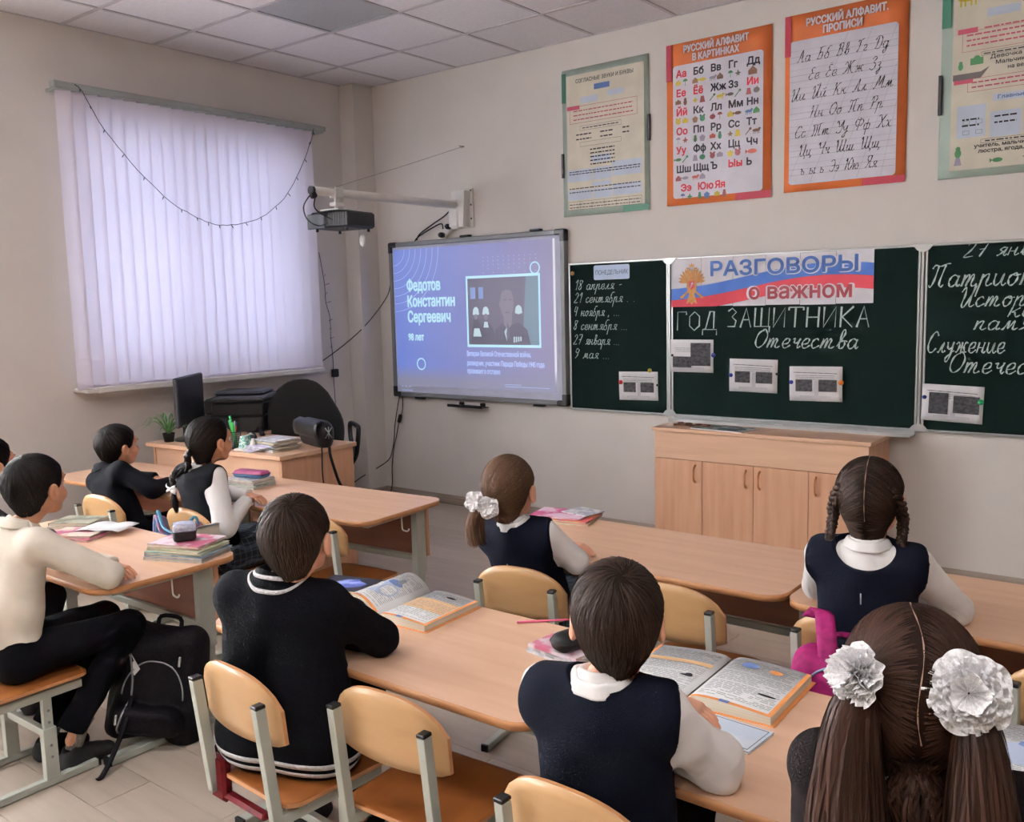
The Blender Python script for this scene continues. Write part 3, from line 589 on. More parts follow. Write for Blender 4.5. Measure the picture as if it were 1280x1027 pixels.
q = MB(); fframe(q, -.19, .075, .13, .105, .0015, -.0095); smalllines(q, -.17, .09, .11, 1, .02, .006, -.0096, rnd); smalllines(q, -.22, .05, -.1, 2, .03, .008, -.0096, rnd); smalllines(q, -.03, .05, .07, 2, .03, .008, -.0096, rnd); smalllines(q, .14, .055, .19, 2, .03, .008, -.0096, rnd)
fframe(q, -.19, -.03, .13, .0, .0015, -.0095); smalllines(q, -.11, -.055, .08, 5, .024, .008, -.0096, rnd)
for zz in (-.19, -.205, -.30, -.325): smalllines(q, -.28, zz, .27, 1, .02, .006, -.0097, rnd)
for zz in (-.395,): 
    fframe(q, -.29, -.44, .28, -.385, .0015, -.0095)
    for k in range(1, 6): fline(q, -.29 + .095 * k, -.44, -.29 + .095 * k, -.385, .0015, -.0095)
smalllines(q, -.28, -.405, .27, 2, .02, .005, -.0097, rnd); q.build('print', M_ink, t)
for (a, b, c, d) in ((-.3325, .27, -.297, .46), (.14, -.482, .3325, -.44)): q = MB(); frect(q, a, b, c, d, -.0093); q.build('print', M_dgr, t)
for s_, z_ in ((-1, -.14), (1, .03)): MB().box((s_ * .3325 - .008, -.014, z_ - .08), (s_ * .3325 + .008, -.001, z_ + .08)).build('clip', M_bind, t)

def title2(t, a, b, za, zb, wa, wb, x0a, x0b):
    text_obj('lettering', a, .055, (x0a, -.010, za), t, M_pw, bold=.0022, width=wa); text_obj('lettering', b, .055, (x0b, -.010, zb), t, M_pw, bold=.0022, width=wb)
# 2 alphabet in pictures
t, w_, h_ = poster('wall_chart', 2.786, 3.468, 2.135, 3.110, 'orange-bordered alphabet chart with printed letters and small pictures', M_or)
q = MB(); q.prism(rrect(-.295, -.445, .290, .355, .02), 0, .0006, M=Matrix(((1, 0, 0, 0), (0, 0, -1, -.0082), (0, 1, 0, 0), (0, 0, 0, 1)))); q.build('print_field', M_pw, t)
title2(t, 'РУССКИЙ АЛФАВИТ', 'В КАРТИНКАХ', .425, .370, .42, .30, -.225, -.165)
for (a, b, c, d) in ((-.341, .27, -.303, .485), (.12, -.487, .341, -.445)): q = MB(); frect(q, a, b, c, d, -.0093); q.build('print', M_cr, t)
rows = [('Аа', 'Бб', 'Вв', 'Гг', 'Дд'), ('Ее', 'Ёё', 'Жж', 'Зз', 'Ии'), ('Ий', 'Кк', 'Лл', 'Мм', 'Нн'), ('Оо', 'Пп', 'Рр', 'Сс', 'Тт'), ('Уу', 'Фф', 'Хх', 'Цц', 'Чч'), ('Шш', 'Щщ', 'Ъ', 'Ыы', 'Ь'), ('Ээ', 'Юю', 'Яя')]
rows[2] = ('Йй', 'Кк', 'Лл', 'Мм', 'Нн')
redl = set('АЕЁИЙОУЫЭЮЯ')
pic_cols = ['7B5A3C', '3F7B48', '8A3B3F', '4A6FA5', '5A5350', 'C9B23A', '9A8FA6', 'B24A3A', '6A4630', '2F7A56']
PM = [mat('picture_%s' % n, c_, .5) for n, c_ in zip(('brown', 'green', 'maroon', 'blue', 'grey', 'yellow', 'lilac', 'red', 'umber', 'leaf'), pic_cols)]
def icon(x, z, s, k, t):
    q = MB(); k = k % 12; y = -.0094; mi = PM[(k * 7 + int(abs(x) * 97)) % 10]
    if k == 0: fell(q, x, z, s, s * .8, y); fline(q, x, z + s * .6, x + s * .3, z + s * 1.1, s * .2, y)
    elif k == 1: flat(q, [(x - s, z - s * .8), (x + s, z - s * .8), (x + s, z + s * .1), (x, z + s), (x - s, z + s * .1)], y)
    elif k == 2: fell(q, x, z, s * 1.2, s * .45, y); fell(q, x + s, z + s * .4, s * .4, s * .35, y); [fline(q, x + a * s, z, x + a * s, z - s, s * .2, y) for a in (-.8, -.3, .4, .9)]
    elif k == 3: fell(q, x, z + s * .3, s * .8, s * .8, y, a0=0, a1=180); fline(q, x, z + s * .3, x, z - s, s * .15, y)
    elif k == 4: fell(q, x, z - s * .2, s * .6, s * .9, y); fell(q, x, z + s * .7, s * .45, s * .45, y)
    elif k == 5: frect(q, x - s, z - s * .6, x + s, z + s * .5, y); fell(q, x, z + s * .5, s * .5, s * .4, y)
    elif k == 6: flat(q, [(x, z + s), (x + s * .35, z + s * .2), (x + s, z), (x + s * .35, z - s * .35), (x + s * .5, z - s), (x, z - s * .5), (x - s * .5, z - s), (x - s * .35, z - s * .35), (x - s, z), (x - s * .35, z + s * .2)], y)
    elif k == 7: fline(q, x - s, z - s, x + s * .8, z + s * .9, s * .3, y); fell(q, x + s * .6, z + s * .7, s * .45, s * .4, y)
    elif k == 8: fell(q, x, z, s * 1.1, s * .5, y); flat(q, [(x - s, z), (x - s * 1.6, z + s * .5), (x - s * 1.6, z - s * .5)], y)
    elif k == 9: flat(q, [(x - s * .9, z - s), (x + s * .9, z - s), (x + s * .5, z + s * .9), (x - s * .5, z + s * .9)], y)
    elif k == 10: fell(q, x, z, s * .9, s * .9, y); fell(q, x - s * .6, z + s * .9, s * .35, s * .35, y); fell(q, x + s * .6, z + s * .9, s * .35, s * .35, y)
    else: flat(q, [(x - s, z + s * .3), (x, z + s), (x + s, z + s * .3), (x + s * .6, z - s), (x - s * .6, z - s)], y)
    q.build('picture', mi, t)
ic = 0
for r_, row in enumerate(rows):
    zz = .262 - r_ * .1145
    for c_, s_ in enumerate(row):
        xx = -.285 + c_ * .115 + (.0 if r_ < 6 else .03)
        text_obj('letter', s_, .058, (xx + .012, -.0094, zz + .022), t, M_red if s_[0] in redl else M_ink, bold=.0022)
        if s_[0] in 'ЪЫЬ': continue
        if s_ in ('Дд', 'Чч'): icon(xx + .05, zz - .015, .027, 1 if s_ == 'Дд' else 8, t)
        else: icon(xx + .026, zz - .013, .019, ic, t); icon(xx + .074, zz - .013, .020, ic * 5 + 3, t)
        ic += 1
# 3 cursive alphabet
t, w_, h_ = poster('wall_chart', 3.545, 4.215, 2.150, 3.128, 'orange-bordered chart of cursive alphabet letters on slanted ruled lines', M_or)
q = MB(); q.prism(rrect(-.305, -.448, .285, .345, .02), 0, .0006, M=Matrix(((1, 0, 0, 0), (0, 0, -1, -.0082), (0, 1, 0, 0), (0, 0, 0, 1)))); q.build('print_field', M_pw, t)
title2(t, 'РУССКИЙ АЛФАВИТ.', 'ПРОПИСИ', .415, .362, .44, .21, -.215, -.12)
for (a, b, c, d) in ((-.335, .265, -.30, .487), (.11, -.489, .335, -.450)): q = MB(); frect(q, a, b, c, d, -.0093); q.build('print', M_cr, t)
rl_ = MB(); cr = ['Аа Бб Вв Гг Дд', 'Ее Ёё Жж Зз', 'Ии Йй Кк Лл Мм', 'Нн Оо Пп Рр', 'Сс Тт Уу Фф Хх', 'Цц Чч Шш Щщ', 'ъ ы ь Ээ Юю Яя']
lt = MB()
for r_, s_ in enumerate(cr):
    zz = .225 - r_ * .1035
    fline(rl_, -.303, zz, .283, zz, .0016, -.0091); fline(rl_, -.303, zz + .032, .283, zz + .032, .0016, -.0091); fline(rl_, -.303, zz + .064, .283, zz + .064, .0010, -.0091)
    wid = [.50, .40, .56, .40, .53, .45, .42][r_]; x0_ = [-.265, -.20, -.30, -.19, -.275, -.25, -.235][r_]
    write(s_, x0_, zz, .032, wid, wd=.0034, y=-.0096, mb=lt)
for k in range(5): fline(rl_, -.29 + .13 * k - .02, -.44, min(.283, -.29 + .13 * k + .26 + .05), .34 if -.29 + .13 * k + .31 < .283 else .34 - (k - 2) * .2, .0012, -.0091)
rl_.build('ruled_lines', mat('ruling_grey', '9597A8', .6), t); lt.build('cursive_letters', M_ink, t)
# 4 chart cut by the photo's edge
t, w_, h_ = poster('wall_chart', 4.378, 5.058, 2.141, 3.119, 'cream grammar chart at the right edge with green margin and small drawings', M_grn)
q = MB(); frect(q, -.285, -.45, .30, .46, -.0085); q.build('print_field', M_cream, t)
for (a, b, c, d) in ((-.34, .27, -.297, .46),): q = MB(); frect(q, a, b, c, d, -.0093); q.build('print', M_dgr, t)
q = MB(); fframe(q, -.24, .135, .28, .235, .002, -.0094); frect(q, -.262, .225, -.17, .25, -.0096); fframe(q, -.21, -.065, .28, .0, .002, -.0094); frect(q, -.275, -.02, -.185, .0, -.0096)
smalllines(q, -.14, .24, .27, 1, .02, .007, -.0096, rnd); smalllines(q, -.22, .215, .27, 3, .025, .008, -.0096, rnd); smalllines(q, -.19, -.02, .27, 2, .023, .007, -.0096, rnd); q.build('print', M_pink, t)
q = MB(); [frect(q, a, b, c, d, -.0092) for a, b, c, d in ((-.255, -.29, -.12, -.13), (-.10, -.30, .04, -.175), (.05, -.28, .2, -.175), (-.09, -.125, .28, -.09), (-.13, .29, .02, .33))]; q.build('print', M_pl, t)
text_obj('lettering', 'Девочка Полинка идёт', .026, (-.11, -.0094, .085), t, M_ink, bold=.0006, width=.38); text_obj('lettering', 'Мальчик Дениска ведёт', .026, (-.085, -.0094, .055), t, M_ink, bold=.0006, width=.36)
text_obj('lettering', 'на велосипеде', .026, (-.03, -.0094, .025), t, M_ink, bold=.0006, width=.2)
text_obj('lettering', 'Главные буквы Е, Ё, И', .024, (-.07, -.0095, -.115), t, M_pblue, bold=.0006, width=.32)
text_obj('lettering', 'учитель, мальчик, соловей, змея', .026, (-.17, -.0094, -.345), t, M_ink, bold=.0008, width=.46); text_obj('lettering', 'люстра, ягода, дружба, солнце', .026, (-.15, -.0094, -.372), t, M_ink, bold=.0008, width=.44)
q = MB(); fframe(q, -.14, -.325, .28, -.305, .0015, -.0094); fframe(q, -.15, .105, .28, .125, .0015, -.0094); smalllines(q, -.14, .114, .26, 1, .02, .006, -.0096, rnd); smalllines(q, -.12, -.315, .26, 1, .02, .006, -.0096, rnd)
[smalllines(q, a, b, c, 2, .03, .008, -.0096, rnd) for a, b, c in ((-.23, -.20, -.15), (-.08, -.2, .02), (.07, -.2, .18))]; [fframe(q, a, b, a + .03, b + .02, .0012, -.0096) for a in (-.225, -.165) for b in (-.225, -.275)]; q.build('print', M_ink, t)
icon(-.22, .40, .04, 2, t); icon(-.245, -.36, .026, 4, t); icon(-.245, -.405, .02, 9, t); icon(-.06, -.415, .022, 8, t); icon(.08, -.41, .028, 6, t); icon(.2, -.41, .024, 3, t)
icon(-.245, .07, .02, 4, t); icon(-.17, .085, .03, 5, t); q = MB(); flat(q, [(-.28, .0), (-.15, .0), (-.11, .05), (-.15, .03), (-.28, .03)], -.0093); q.build('print', PM[4], t)
MB().box((-.348, -.014, -.16), (-.332, -.001, .04)).build('clip', M_bind, t)

# ------------------------------------------------------------ projection board
wb = empty('projection_board', (1.175, 0, 1.44), 0, 'interactive whiteboard with grey frame, black corners and a lit blue slide on it', 'whiteboard')
hw, hh = .847, .607
MB().box((-hw + .02, -.045, -hh + .02), (hw - .02, -.004, hh - .02)).build('board_body', M_alugrey, wb)
M_wsurf = mat('whiteboard_surface', 'B9BAC6', .6, spec=.15, emit='8C93C0', emit_s=.16); frect(MB(), -hw + .035, -hh + .035, hw - .035, hh - .035, -.0462).build('board_surface', M_wsurf, wb)
m = MB(); fr = .036
for b_ in (((-hw, -.056, -hh), (hw, -.004, -hh + fr)), ((-hw, -.056, hh - fr), (hw, -.004, hh)), ((-hw, -.056, -hh + fr), (-hw + fr, -.004, hh - fr)), ((hw - fr, -.056, -hh + fr), (hw, -.004, hh - fr))): m.box(*b_, bev=.006)
m.build('frame', M_alugrey, wb)
for sx in (-1, 1):
    for sz in (-1, 1):
        m = MB(); L = .085; a0_, a1_ = sorted((sx * (hw + .003), sx * (hw - L))); b0_, b1_ = sorted((sz * (hh + .003), sz * (hh - fr - .002))); m.box((a0_, -.059, b0_), (a1_, -.003, b1_), bev=.008)
        a0_, a1_ = sorted((sx * (hw + .003), sx * (hw - fr - .002))); b0_, b1_ = sorted((sz * (hh + .003), sz * (hh - L))); m.box((a0_, -.0592, b0_), (a1_, -.0028, b1_), bev=.008); m.build('corner_cap', M_black, wb)
m = MB(); [m.box((x_, -.05, z_), (x_ + .09, -.01, z_ + .016), bev=.004) for x_, z_ in ((.55, hh + .001), (.55, -hh - .016), (-.62, -hh - .016), (-.1, hh + .001))]; m.build('mount_clip', M_black, wb)
# the projected slide
def emi(name, col, s):
    m = bpy.data.materials.new(name); m.use_nodes = True; b = m.node_tree.nodes['Principled BSDF']; b.inputs['Base Color'].default_value = lin('8A8AA0'); b.inputs['Roughness'].default_value = .6
    b.inputs['Emission Color'].default_value = lin(col); b.inputs['Emission Strength'].default_value = s; return m
M_slide = emi('slide_blue', '6C8CF0', .55); nt = M_slide.node_tree; b = nt.nodes['Principled BSDF']
tc = nt.nodes.new('ShaderNodeTexCoord'); sx = nt.nodes.new('ShaderNodeSeparateXYZ'); mr = nt.nodes.new('ShaderNodeMapRange'); mr.inputs[1].default_value = -.75; mr.inputs[2].default_value = .75
rp = nt.nodes.new('ShaderNodeValToRGB'); nt.links.new(tc.outputs['Object'], sx.inputs[0]); nt.links.new(sx.outputs[0], mr.inputs[0]); nt.links.new(mr.outputs[0], rp.inputs[0])
for e, (p_, c_) in zip([rp.color_ramp.elements[0], rp.color_ramp.elements.new(.38), rp.color_ramp.elements.new(.62), rp.color_ramp.elements[1]], ((0, '5E86EE'), (.38, '6F7FE8'), (.62, '7F7CC0'), (1, '8A82A8'))): e.position = p_; e.color = lin(c_)
nt.links.new(rp.outputs[0], b.inputs['Emission Color'])
mz = nt.nodes.new('ShaderNodeMapRange'); mz.inputs[1].default_value = -.47; mz.inputs[2].default_value = -.36; mz.clamp = True; nt.links.new(sx.outputs[2], mz.inputs[0])
mm_ = nt.nodes.new('ShaderNodeMix'); mm_.data_type = 'RGBA'; mm_.inputs[6].default_value = lin('8A8CA6'); nt.links.new(mz.outputs[0], mm_.inputs[0]); nt.links.new(rp.outputs[0], mm_.inputs[7]); nt.links.new(mm_.outputs[2], b.inputs['Emission Color'])
S0, S1, T0, T1 = -.80, .765, -.52, .55
frect(MB(), S0, T0, S1, T1, -.0475).build('slide', M_slide, wb)
M_cy = emi('slide_cyan', 'B4EAF4', .75); M_cy2 = emi('slide_line', 'B4D0FF', .75); M_ph = emi('slide_photo_grey', '6A6474', .32); M_ph2 = emi('slide_photo_dark', '3A343C', .12); M_ph3 = emi('slide_photo_teal', '6FA5B0', .4); M_ph4 = emi('slide_photo_face', 'A0949C', .35); M_ph5 = emi('slide_photo_blue', '7FA8E8', .5); M_ph6 = emi('slide_photo_white', 'C9EAE8', .6)
for s_, z_, w_ in (('Федотов', .228, .35), ('Константин', .105, .49), ('Сергеевич', -.015, .445)): text_obj('slide_text', s_, .118, (-.665, -.0485, z_), wb, M_cy, bold=.0038, width=w_)
text_obj('slide_text', '98 лет', .075, (-.665, -.0485, -.158), wb, M_cy, bold=.0025, width=.165)
for s_, z_, w_ in (('Ветеран Великой Отечественной войны,', -.272, .60), ('разведчик, участник Парада Победы 1945 года', -.342, .715), ('проживает в отставке', -.402, .315)): text_obj('slide_text', s_, .052, (-.06, -.0485, z_), wb, M_cy2, bold=.0007, width=w_)
PX0, PX1, PZ0, PZ1 = -.02, .665, -.165, .27
q = MB(); fframe(q, PX0, PZ0, PX1, PZ1, .016, -.0490); q.build('slide_photo_border', M_cy, wb)
frect(MB(), PX0 + .012, PZ0 + .012, PX1 - .012, PZ1 - .012, -.0484).build('slide_photo', M_ph, wb)
q = MB(); flat(q, [(.50, -.149), (.649, -.149), (.649, .254), (.54, .254)], -.0487); q.build('slide_photo', M_ph3, wb)
q = MB(); frect(q, .02, .13, .07, .2, -.0487); frect(q, .10, .13, .145, .2, -.0487); q.build('slide_photo', M_ph5, wb)
q = MB()
for cx_, cz_, s_ in ((.07, .045, 1), (.165, .045, 1.05), (.47, .05, 1.05)): fell(q, cx_, cz_ + .01, .028 * s_, .026 * s_, -.0489); frect(q, cx_ - .03 * s_, cz_ - .012, cx_ + .03 * s_, cz_ + .004, -.0489)
flat(q, [(.04, -.1), (.12, -.1), (.10, -.05), (.05, -.05)], -.0489); flat(q, [(.335, -.07), (.385, -.02), (.355, -.08), (.36, -.16 + .03)], -.0491); flat(q, [(.14, -.045), (.19, -.045), (.18, -.01), (.15, -.01)], -.0489); q.build('slide_photo', M_ph6, wb)
q = MB(); flat(q, [(.02, -.149), (.03, -.07), (.05, .01), (.09, .01), (.12, -.05), (.14, -.02), (.20, -.02), (.235, -.06), (.26, -.149)], -.0488)
flat(q, [(.235, -.149), (.255, -.055), (.315, -.02), (.345, -.03), (.40, -.03), (.47, -.015), (.545, -.06), (.575, -.149)], -.0490); q.build('slide_photo', M_ph2, wb)
q = MB(); fell(q, .365, .10, .062, .095, -.0491, n=16); flat(q, [(.33, .03), (.41, .03), (.405, -.03), (.37, -.06), (.335, -.03)], -.0491); fell(q, .305, .095, .012, .022, -.0491); fell(q, .165, .02, .02, .02, -.0490); fell(q, .07, .02, .018, .018, -.0490); q.build('slide_photo', M_ph4, wb)
q = MB(); [fline(q, a, b, c, d, .008, -.0493) for a, b, c, d in ((.335, .12, .36, .12), (.385, .12, .41, .12), (.35, .045, .39, .045))]; flat(q, [(.362, -.02), (.378, -.02), (.385, -.10), (.37, -.115), (.357, -.10)], -.0493); flat(q, [(.30, .15), (.315, .19), (.365, .205), (.415, .19), (.43, .15), (.415, .17), (.365, .18), (.315, .17)], -.0493); q.build('slide_photo', M_ph, wb)
q = MB()
for k in range(4):
    frect(q, .42 + .02 * k, -.135 + .003 * k, .432 + .02 * k, -.10, -.0493)
q.build('slide_photo', M_ph6, wb)
for o_ in list(wb.children):
    if o_.name.startswith('slide_photo'):
        for v in o_.data.vertices: v.co.x = (v.co.x + .02) - .05; v.co.z = (v.co.z + .165) * (.525 / .435) - .205
def ring(q, cx_, cz_, r0, r1, y, a0=0, a1=360, n=24):
    for i in range(n):
        a = R(a0 + (a1 - a0) * i / n); b = R(a0 + (a1 - a0) * (i + 1) / n); flat(q, [(cx_ + r0 * math.cos(a), cz_ + r0 * math.sin(a)), (cx_ + r1 * math.cos(a), cz_ + r1 * math.sin(a)), (cx_ + r1 * math.cos(b), cz_ + r1 * math.sin(b)), (cx_ + r0 * math.cos(b), cz_ + r0 * math.sin(b))], y)
q = MB(); ring(q, .592, .356, .035, .045, -.0494); ring(q, -.534, -.343, .038, .048, -.0486); q.build('slide_ring', M_cy, wb)
q = MB()
for k in range(7): ring(q, S0, T1, .12 + .06 * k, .124 + .06 * k, -.0482, 270, 360, 16)
for r_ in range(6):
    for c_ in range(11):
        if r_ > 2 and (c_ + r_) % 2: continue
        fell(q, .12 + .048 * c_, .45 - .028 * r_, .004, .003, -.0482, n=6)
fline(q, -.76, -.555, -.64, -.555, .004, -.0482); [fell(q, -.75 + .04 * k, -.525, .006, .006, -.0482, n=8) for k in range(3)]; fline(q, .30, -.475, .45, -.475, .003, -.0482); fline(q, .30, -.49, .70, -.49, .003, -.0482)
q.build('slide_pattern', M_cy2, wb)
pt = MB(); pt.box((-.17, -.11, 0), (.17, -.02, .006), bev=.002); pt.box((-.17, -.112, 0), (.17, -.104, .022), bev=.002); pt.box((-.12, -.03, 0), (-.09, -.002, .03)); pt.box((.09, -.03, 0), (.12, -.002, .03)); pt.tube([(-.14, -.095, .014), (.1, -.09, .014)], .006, 8)
tag(pt.build('pen_tray', M_black, None, (1.125, 0, .782)), 'small dark pen tray fixed to the wall below the projection board', 'tray')

# ------------------------------------------------------------ projector on its wall arm
pa = empty('projector_mount', (1.08, 0, 2.28), 0, 'long white wall arm with an angular wall bracket above the projection board', 'mount arm')
m = MB(); m.box((-.085, -.02, -.165), (.105, 0, .12), bev=.004); m.box((-.07, -.10, -.17), (.03, -.015, .05), bev=.02); m.prism([(-.02, -.16), (.07, -.16), (.09, .10), (-.04, .10)], -.0, .075, M=Matrix(((1, 0, 0, 0), (0, 0, -1, -.015), (0, 1, 0, 0), (0, 0, 0, 1)))); m.build('wall_bracket', M_whitepl, pa)
m = MB(); [m.lathe([(.006, 0), (.007, .004), (.003, .006)], 8, Matrix.Translation((x_, -.02, z_)) @ Matrix.Rotation(R(90), 4, 'X')) for x_ in (-.075, .095) for z_ in (-.1, 0, .105)]; m.build('screw', M_black, pa)
MB().tube([(0, -.05, 0), (0, -1.43, .0)], .027, 16).build('arm_tube', M_whitepl, pa)
MB().tube([(0, -1.425, 0), (0, -1.445, 0)], .0275, 16).build('end_cap', M_black, pa)
m = MB(); m.box((-.032, -1.27, -.033), (.032, -1.20, .033), bev=.006); m.box((-.008, -1.25, -.10), (.008, -1.22, -.03)); m.box((-.03, -1.27, -.085), (.03, -1.20, -.06), bev=.003); m.box((-.09, -1.30, -.112), (.09, -1.15, -.104)); m.build('hanger', M_whitepl, pa)
pj = empty('projector', (1.08, -1.20, 2.10), R(8), 'flat black short-throw projector hanging under the white wall arm', 'projector')
MB().box((-.155, -.13, -.045), (.155, .15, .058), bev=.012).build('body', M_black, pj)
m = MB(); m.box((-.165, -.142, -.048), (-.02, -.128, .045), bev=.004); m.box((-.15, -.1425, -.03), (-.04, -.14, .03)); m.build('port_panel', mat('port_grey', '4A4C55', .5), pj)
m = MB(); [m.box((-.01 + .02 * k, -.133, -.03), (-.004 + .02 * k, -.1305, .045)) for k in range(8)]; m.build('vent', M_blackm, pj)
m = MB(); [m.lathe([(.01, -.064), (.008, -.045)], 10, Matrix.Translation((x_, y_, 0))) for x_ in (-.12, .12) for y_ in (-.1, .12)]; m.build('foot', M_black, pj)
def cable(name, pts, r, label, colm=M_blackm, cat='cable', n=6, sub=6):
    m = MB().tube(catmull(pts, sub), r, n); return tag(m.build(name, colm), label, cat)
cable('cable', [(1.05, -1.42, 2.26), (.99, -1.43, 2.19), (.985, -1.40, 2.11), (1.03, -1.35, 2.07), (1.10, -1.345, 2.085)], .0042, 'black cable looping from the arm tip down behind the projector, outer loop')
cable('cable', [(1.10, -1.42, 2.255), (1.08, -1.42, 2.18), (1.12, -1.39, 2.13), (1.16, -1.345, 2.10)], .0042, 'black cable from the arm tip to the projector, inner shorter loop')
cable('plug', [(1.085, -1.44, 2.245), (1.115, -1.44, 2.25)], .02, 'black plug sitting on the tip of the white arm', cat='plug')
cable('hanging_wire', [(1.10, -1.30, 2.30), (1.09, -.65, 2.50), (1.081, -.002, 2.707)], .0016, 'thin straight wire from the arm tip up to a wall hook', mat('wire_grey', '8A8588', .5), 'wire')
m = MB(); m.box((-.012, -.01, -.006), (.012, 0, .006)); m.tube([(0, -.005, 0), (0, -.03, .004)], .004, 6); m.tube([(.02, -.001, 0), (.02, -.018, .0)], .004, 6)
tag(m.build('wall_hook', M_alugrey, None, (1.085, 0, 2.708)), 'small metal hook in the wall above the projection board', 'hook')
dg = empty('hanging_pendant', (1.14, -1.08, 1.985), 0, 'small white oval object dangling on a thin cord below the projector', 'pendant')
MB().lathe([(.004, .04), (.018, .032), (.026, .01), (.027, -.01), (.02, -.032), (.006, -.042)], 14, Matrix.Diagonal((1, .55, 1, 1))).build('body', M_whitepl, dg); MB().tube([(0, 0, .04), (0, 0, .08)], .0015, 5).build('cord', M_whitepl, dg)
ps = empty('power_strip', (.955, -.03, 2.11), 0, 'white socket strip tilted between the wall bracket and the whiteboard top', 'power strip'); ps.rotation_euler = (0, R(-40), 0)
MB().box((-.13, -.02, -.025), (.10, .02, .025), bev=.008).build('body', M_whitepl, ps)
for x_ in (-.055, .035): MB().lathe([(.021, 0), (.021, .03), (.012, .045)], 12, Matrix.Translation((x_, -.018, 0)) @ Matrix.Rotation(R(90), 4, 'X')).build('plug', M_black, ps)
cable('cable', [(.62, -.03, 2.055), (.66, -.035, 2.10), (.80, -.035, 2.165), (.93, -.045, 2.215), (1.0, -.05, 2.26)], .005, 'black cable arching from the whiteboard top up to the white bracket')
cable('cable', [(.60, -.03, 2.052), (.66, -.04, 2.085), (.80, -.045, 2.135), (.90, -.05, 2.16), (.925, -.06, 2.12)], .005, 'black cable from the whiteboard top to the socket strip plug')
cable('cable', [(.32, -.04, 1.72), (.25, -.02, 1.62), (.165, -.16, 1.42), (.08, -.35, 1.25), (.02, -.62, 1.09)], .0038, 'thin black cable running diagonally from whiteboard to window corner')
cable('cable', [(.37, -.03, .835), (.33, -.02, .74), (.30, -.03, .58), (.29, -.03, .50), (.26, -.03, .38), (.20, -.04, .28), (.1, -.24, .17), (.03, -.42, .06), (.03, -.6, .02)], .0042, 'black cable dropping from the whiteboard to the corner floor, left strand')
cable('cable', [(.40, -.03, .835), (.385, -.02, .72), (.34, -.02, .62), (.305, -.02, .50), (.27, -.02, .40), (.24, -.02, .24), (.235, -.02, .10), (.22, -.03, .02)], .0036, 'black cable dropping from the whiteboard to the baseboard, right strand')
m = MB().box((-.012, -.012, -.035), (.012, .012, .035), bev=.004); o = m.build('cable_adapter', M_black, None, (.352, -.022, .645)); o.rotation_euler = (0, R(20), 0); tag(o, 'small black adapter on the cable below the whiteboard', 'adapter')
cw = cable('garland_wire', [(.02, -.50, 1.98), (.03, -.47, 1.75), (.02, -.455, 1.60), (.03, -.43, 1.48), (.02, -.42, 1.30), (.02, -.41, 1.16), (.02, -.41, .98), (.02, -.40, .60), (.02, -.40, .10)], .0024, 'dark wire with tiny twigs of bulbs hanging down the wall beside the blind', cat='string lights')
for k in range(9): MB().tube([(.025, -.46 + .004 * k, 1.80 - .07 * k), (.04, -.45 + .004 * k + (.02 if k % 2 else -.015), 1.80 - .07 * k + .012)], .0018, 5).build('bulb', M_blackm, cw)
o = MB().box((-.012, -.03, -.032), (.018, .03, .032), bev=.006).build('control_box', M_black, None, (.03, -.405, 1.035)); tag(o, 'small black control box hanging on the wire beside the office chair', 'control box')

for o_ in C.objects:
    if o_.name.split('.')[0] in ('print', 'cursive_letters', 'slide_photo', 'slide_pattern', 'slide_ring', 'ruled_lines', 'picture', 'chalk_writing', 'eagle_emblem', 'screw', 'mount_clip'): o_['kind'] = 'stuff'
# ------------------------------------------------------------ low cabinet below the chalkboard
cb = empty('cabinet', (2.89, -.375, 0), 0, 'low beech cabinet with arched handles standing under the chalkboard', 'cabinet')
CW, CD, CH = 1.28, .36, .785
m = MB(); m.box((0, .012, .0), (.016, CD, CH - .02)); m.box((CW - .016, .012, 0), (CW, CD, CH - .02)); m.box((.016, CD - .01, .05), (CW - .016, CD, CH - .02)); m.box((.016, .03, 0), (CW - .016, .045, .06)); m.box((.016, .02, .06), (CW - .016, CD - .01, .076)); m.build('carcass', M_beechv, cb)
MB().box((-.012, -.014, CH - .022), (CW + .012, CD + .005, CH), bev=.003).build('top_board', M_beech, cb)
MB().box((.002, 0, .60), (CW - .002, .013, CH - .024), bev=.001).build('upper_panel', M_beech, cb)
for k, (a, b, hx) in enumerate(((.003, .318, .275), (.321, .638, .595), (.641, .958, .678), (.961, 1.277, 1.0))):
    d = MB().box((a, -.001, .062), (b, .014, .597), bev=.0012).build('door', M_beechv, cb)
    MB().tube(catmull([(hx, 0, .47), (hx, -.022, .485), (hx, -.028, .52), (hx, -.022, .555), (hx, 0, .57)], 4), .0058, 8, flat=1.3).build('handle', M_beechedge, d)
# papers and clothes pegs lying on the cabinet
sh = empty('magazine', (3.30, -.27, CH), R(-6), 'flat picture magazine lying on top of the low cabinet', 'magazine')
MB().box((-.17, -.10, 0), (.17, .10, .006)).build('pages', M_paper, sh); 
q = MB(); q.add([(-.165, -.095, .0066), (.165, -.095, .0066), (.165, .095, .0066), (-.165, .095, .0066)], [(0, 1, 2, 3)]); q.build('cover', mat('cover_grey_green', 'A9B3B0', .35, col2='3D4A48', scale=(14, 14, 14), lo=.45, hi=.55), sh)
for k, (x_, a_) in enumerate(((3.0, 30), (3.06, -35), (3.13, 40), (3.19, -20))):
    b_ = MB(); b_.box((-.045, -.012, 0), (.045, .012, .012), bev=.003); b_.box((-.02, -.016, .004), (.02, .016, .02), bev=.004)
    o = b_.build('wooden_clip', mat('dark_wood_clip', '5C3D30', .5), None, (x_, -.24 - .01 * k, CH)); o.rotation_euler = (0, 0, R(a_)); tag(o, ['leftmost', 'second from left', 'third from left', 'rightmost'][k] + ' of four dark wooden clips lying on the cabinet top', 'clip', 'wooden clips on the cabinet')
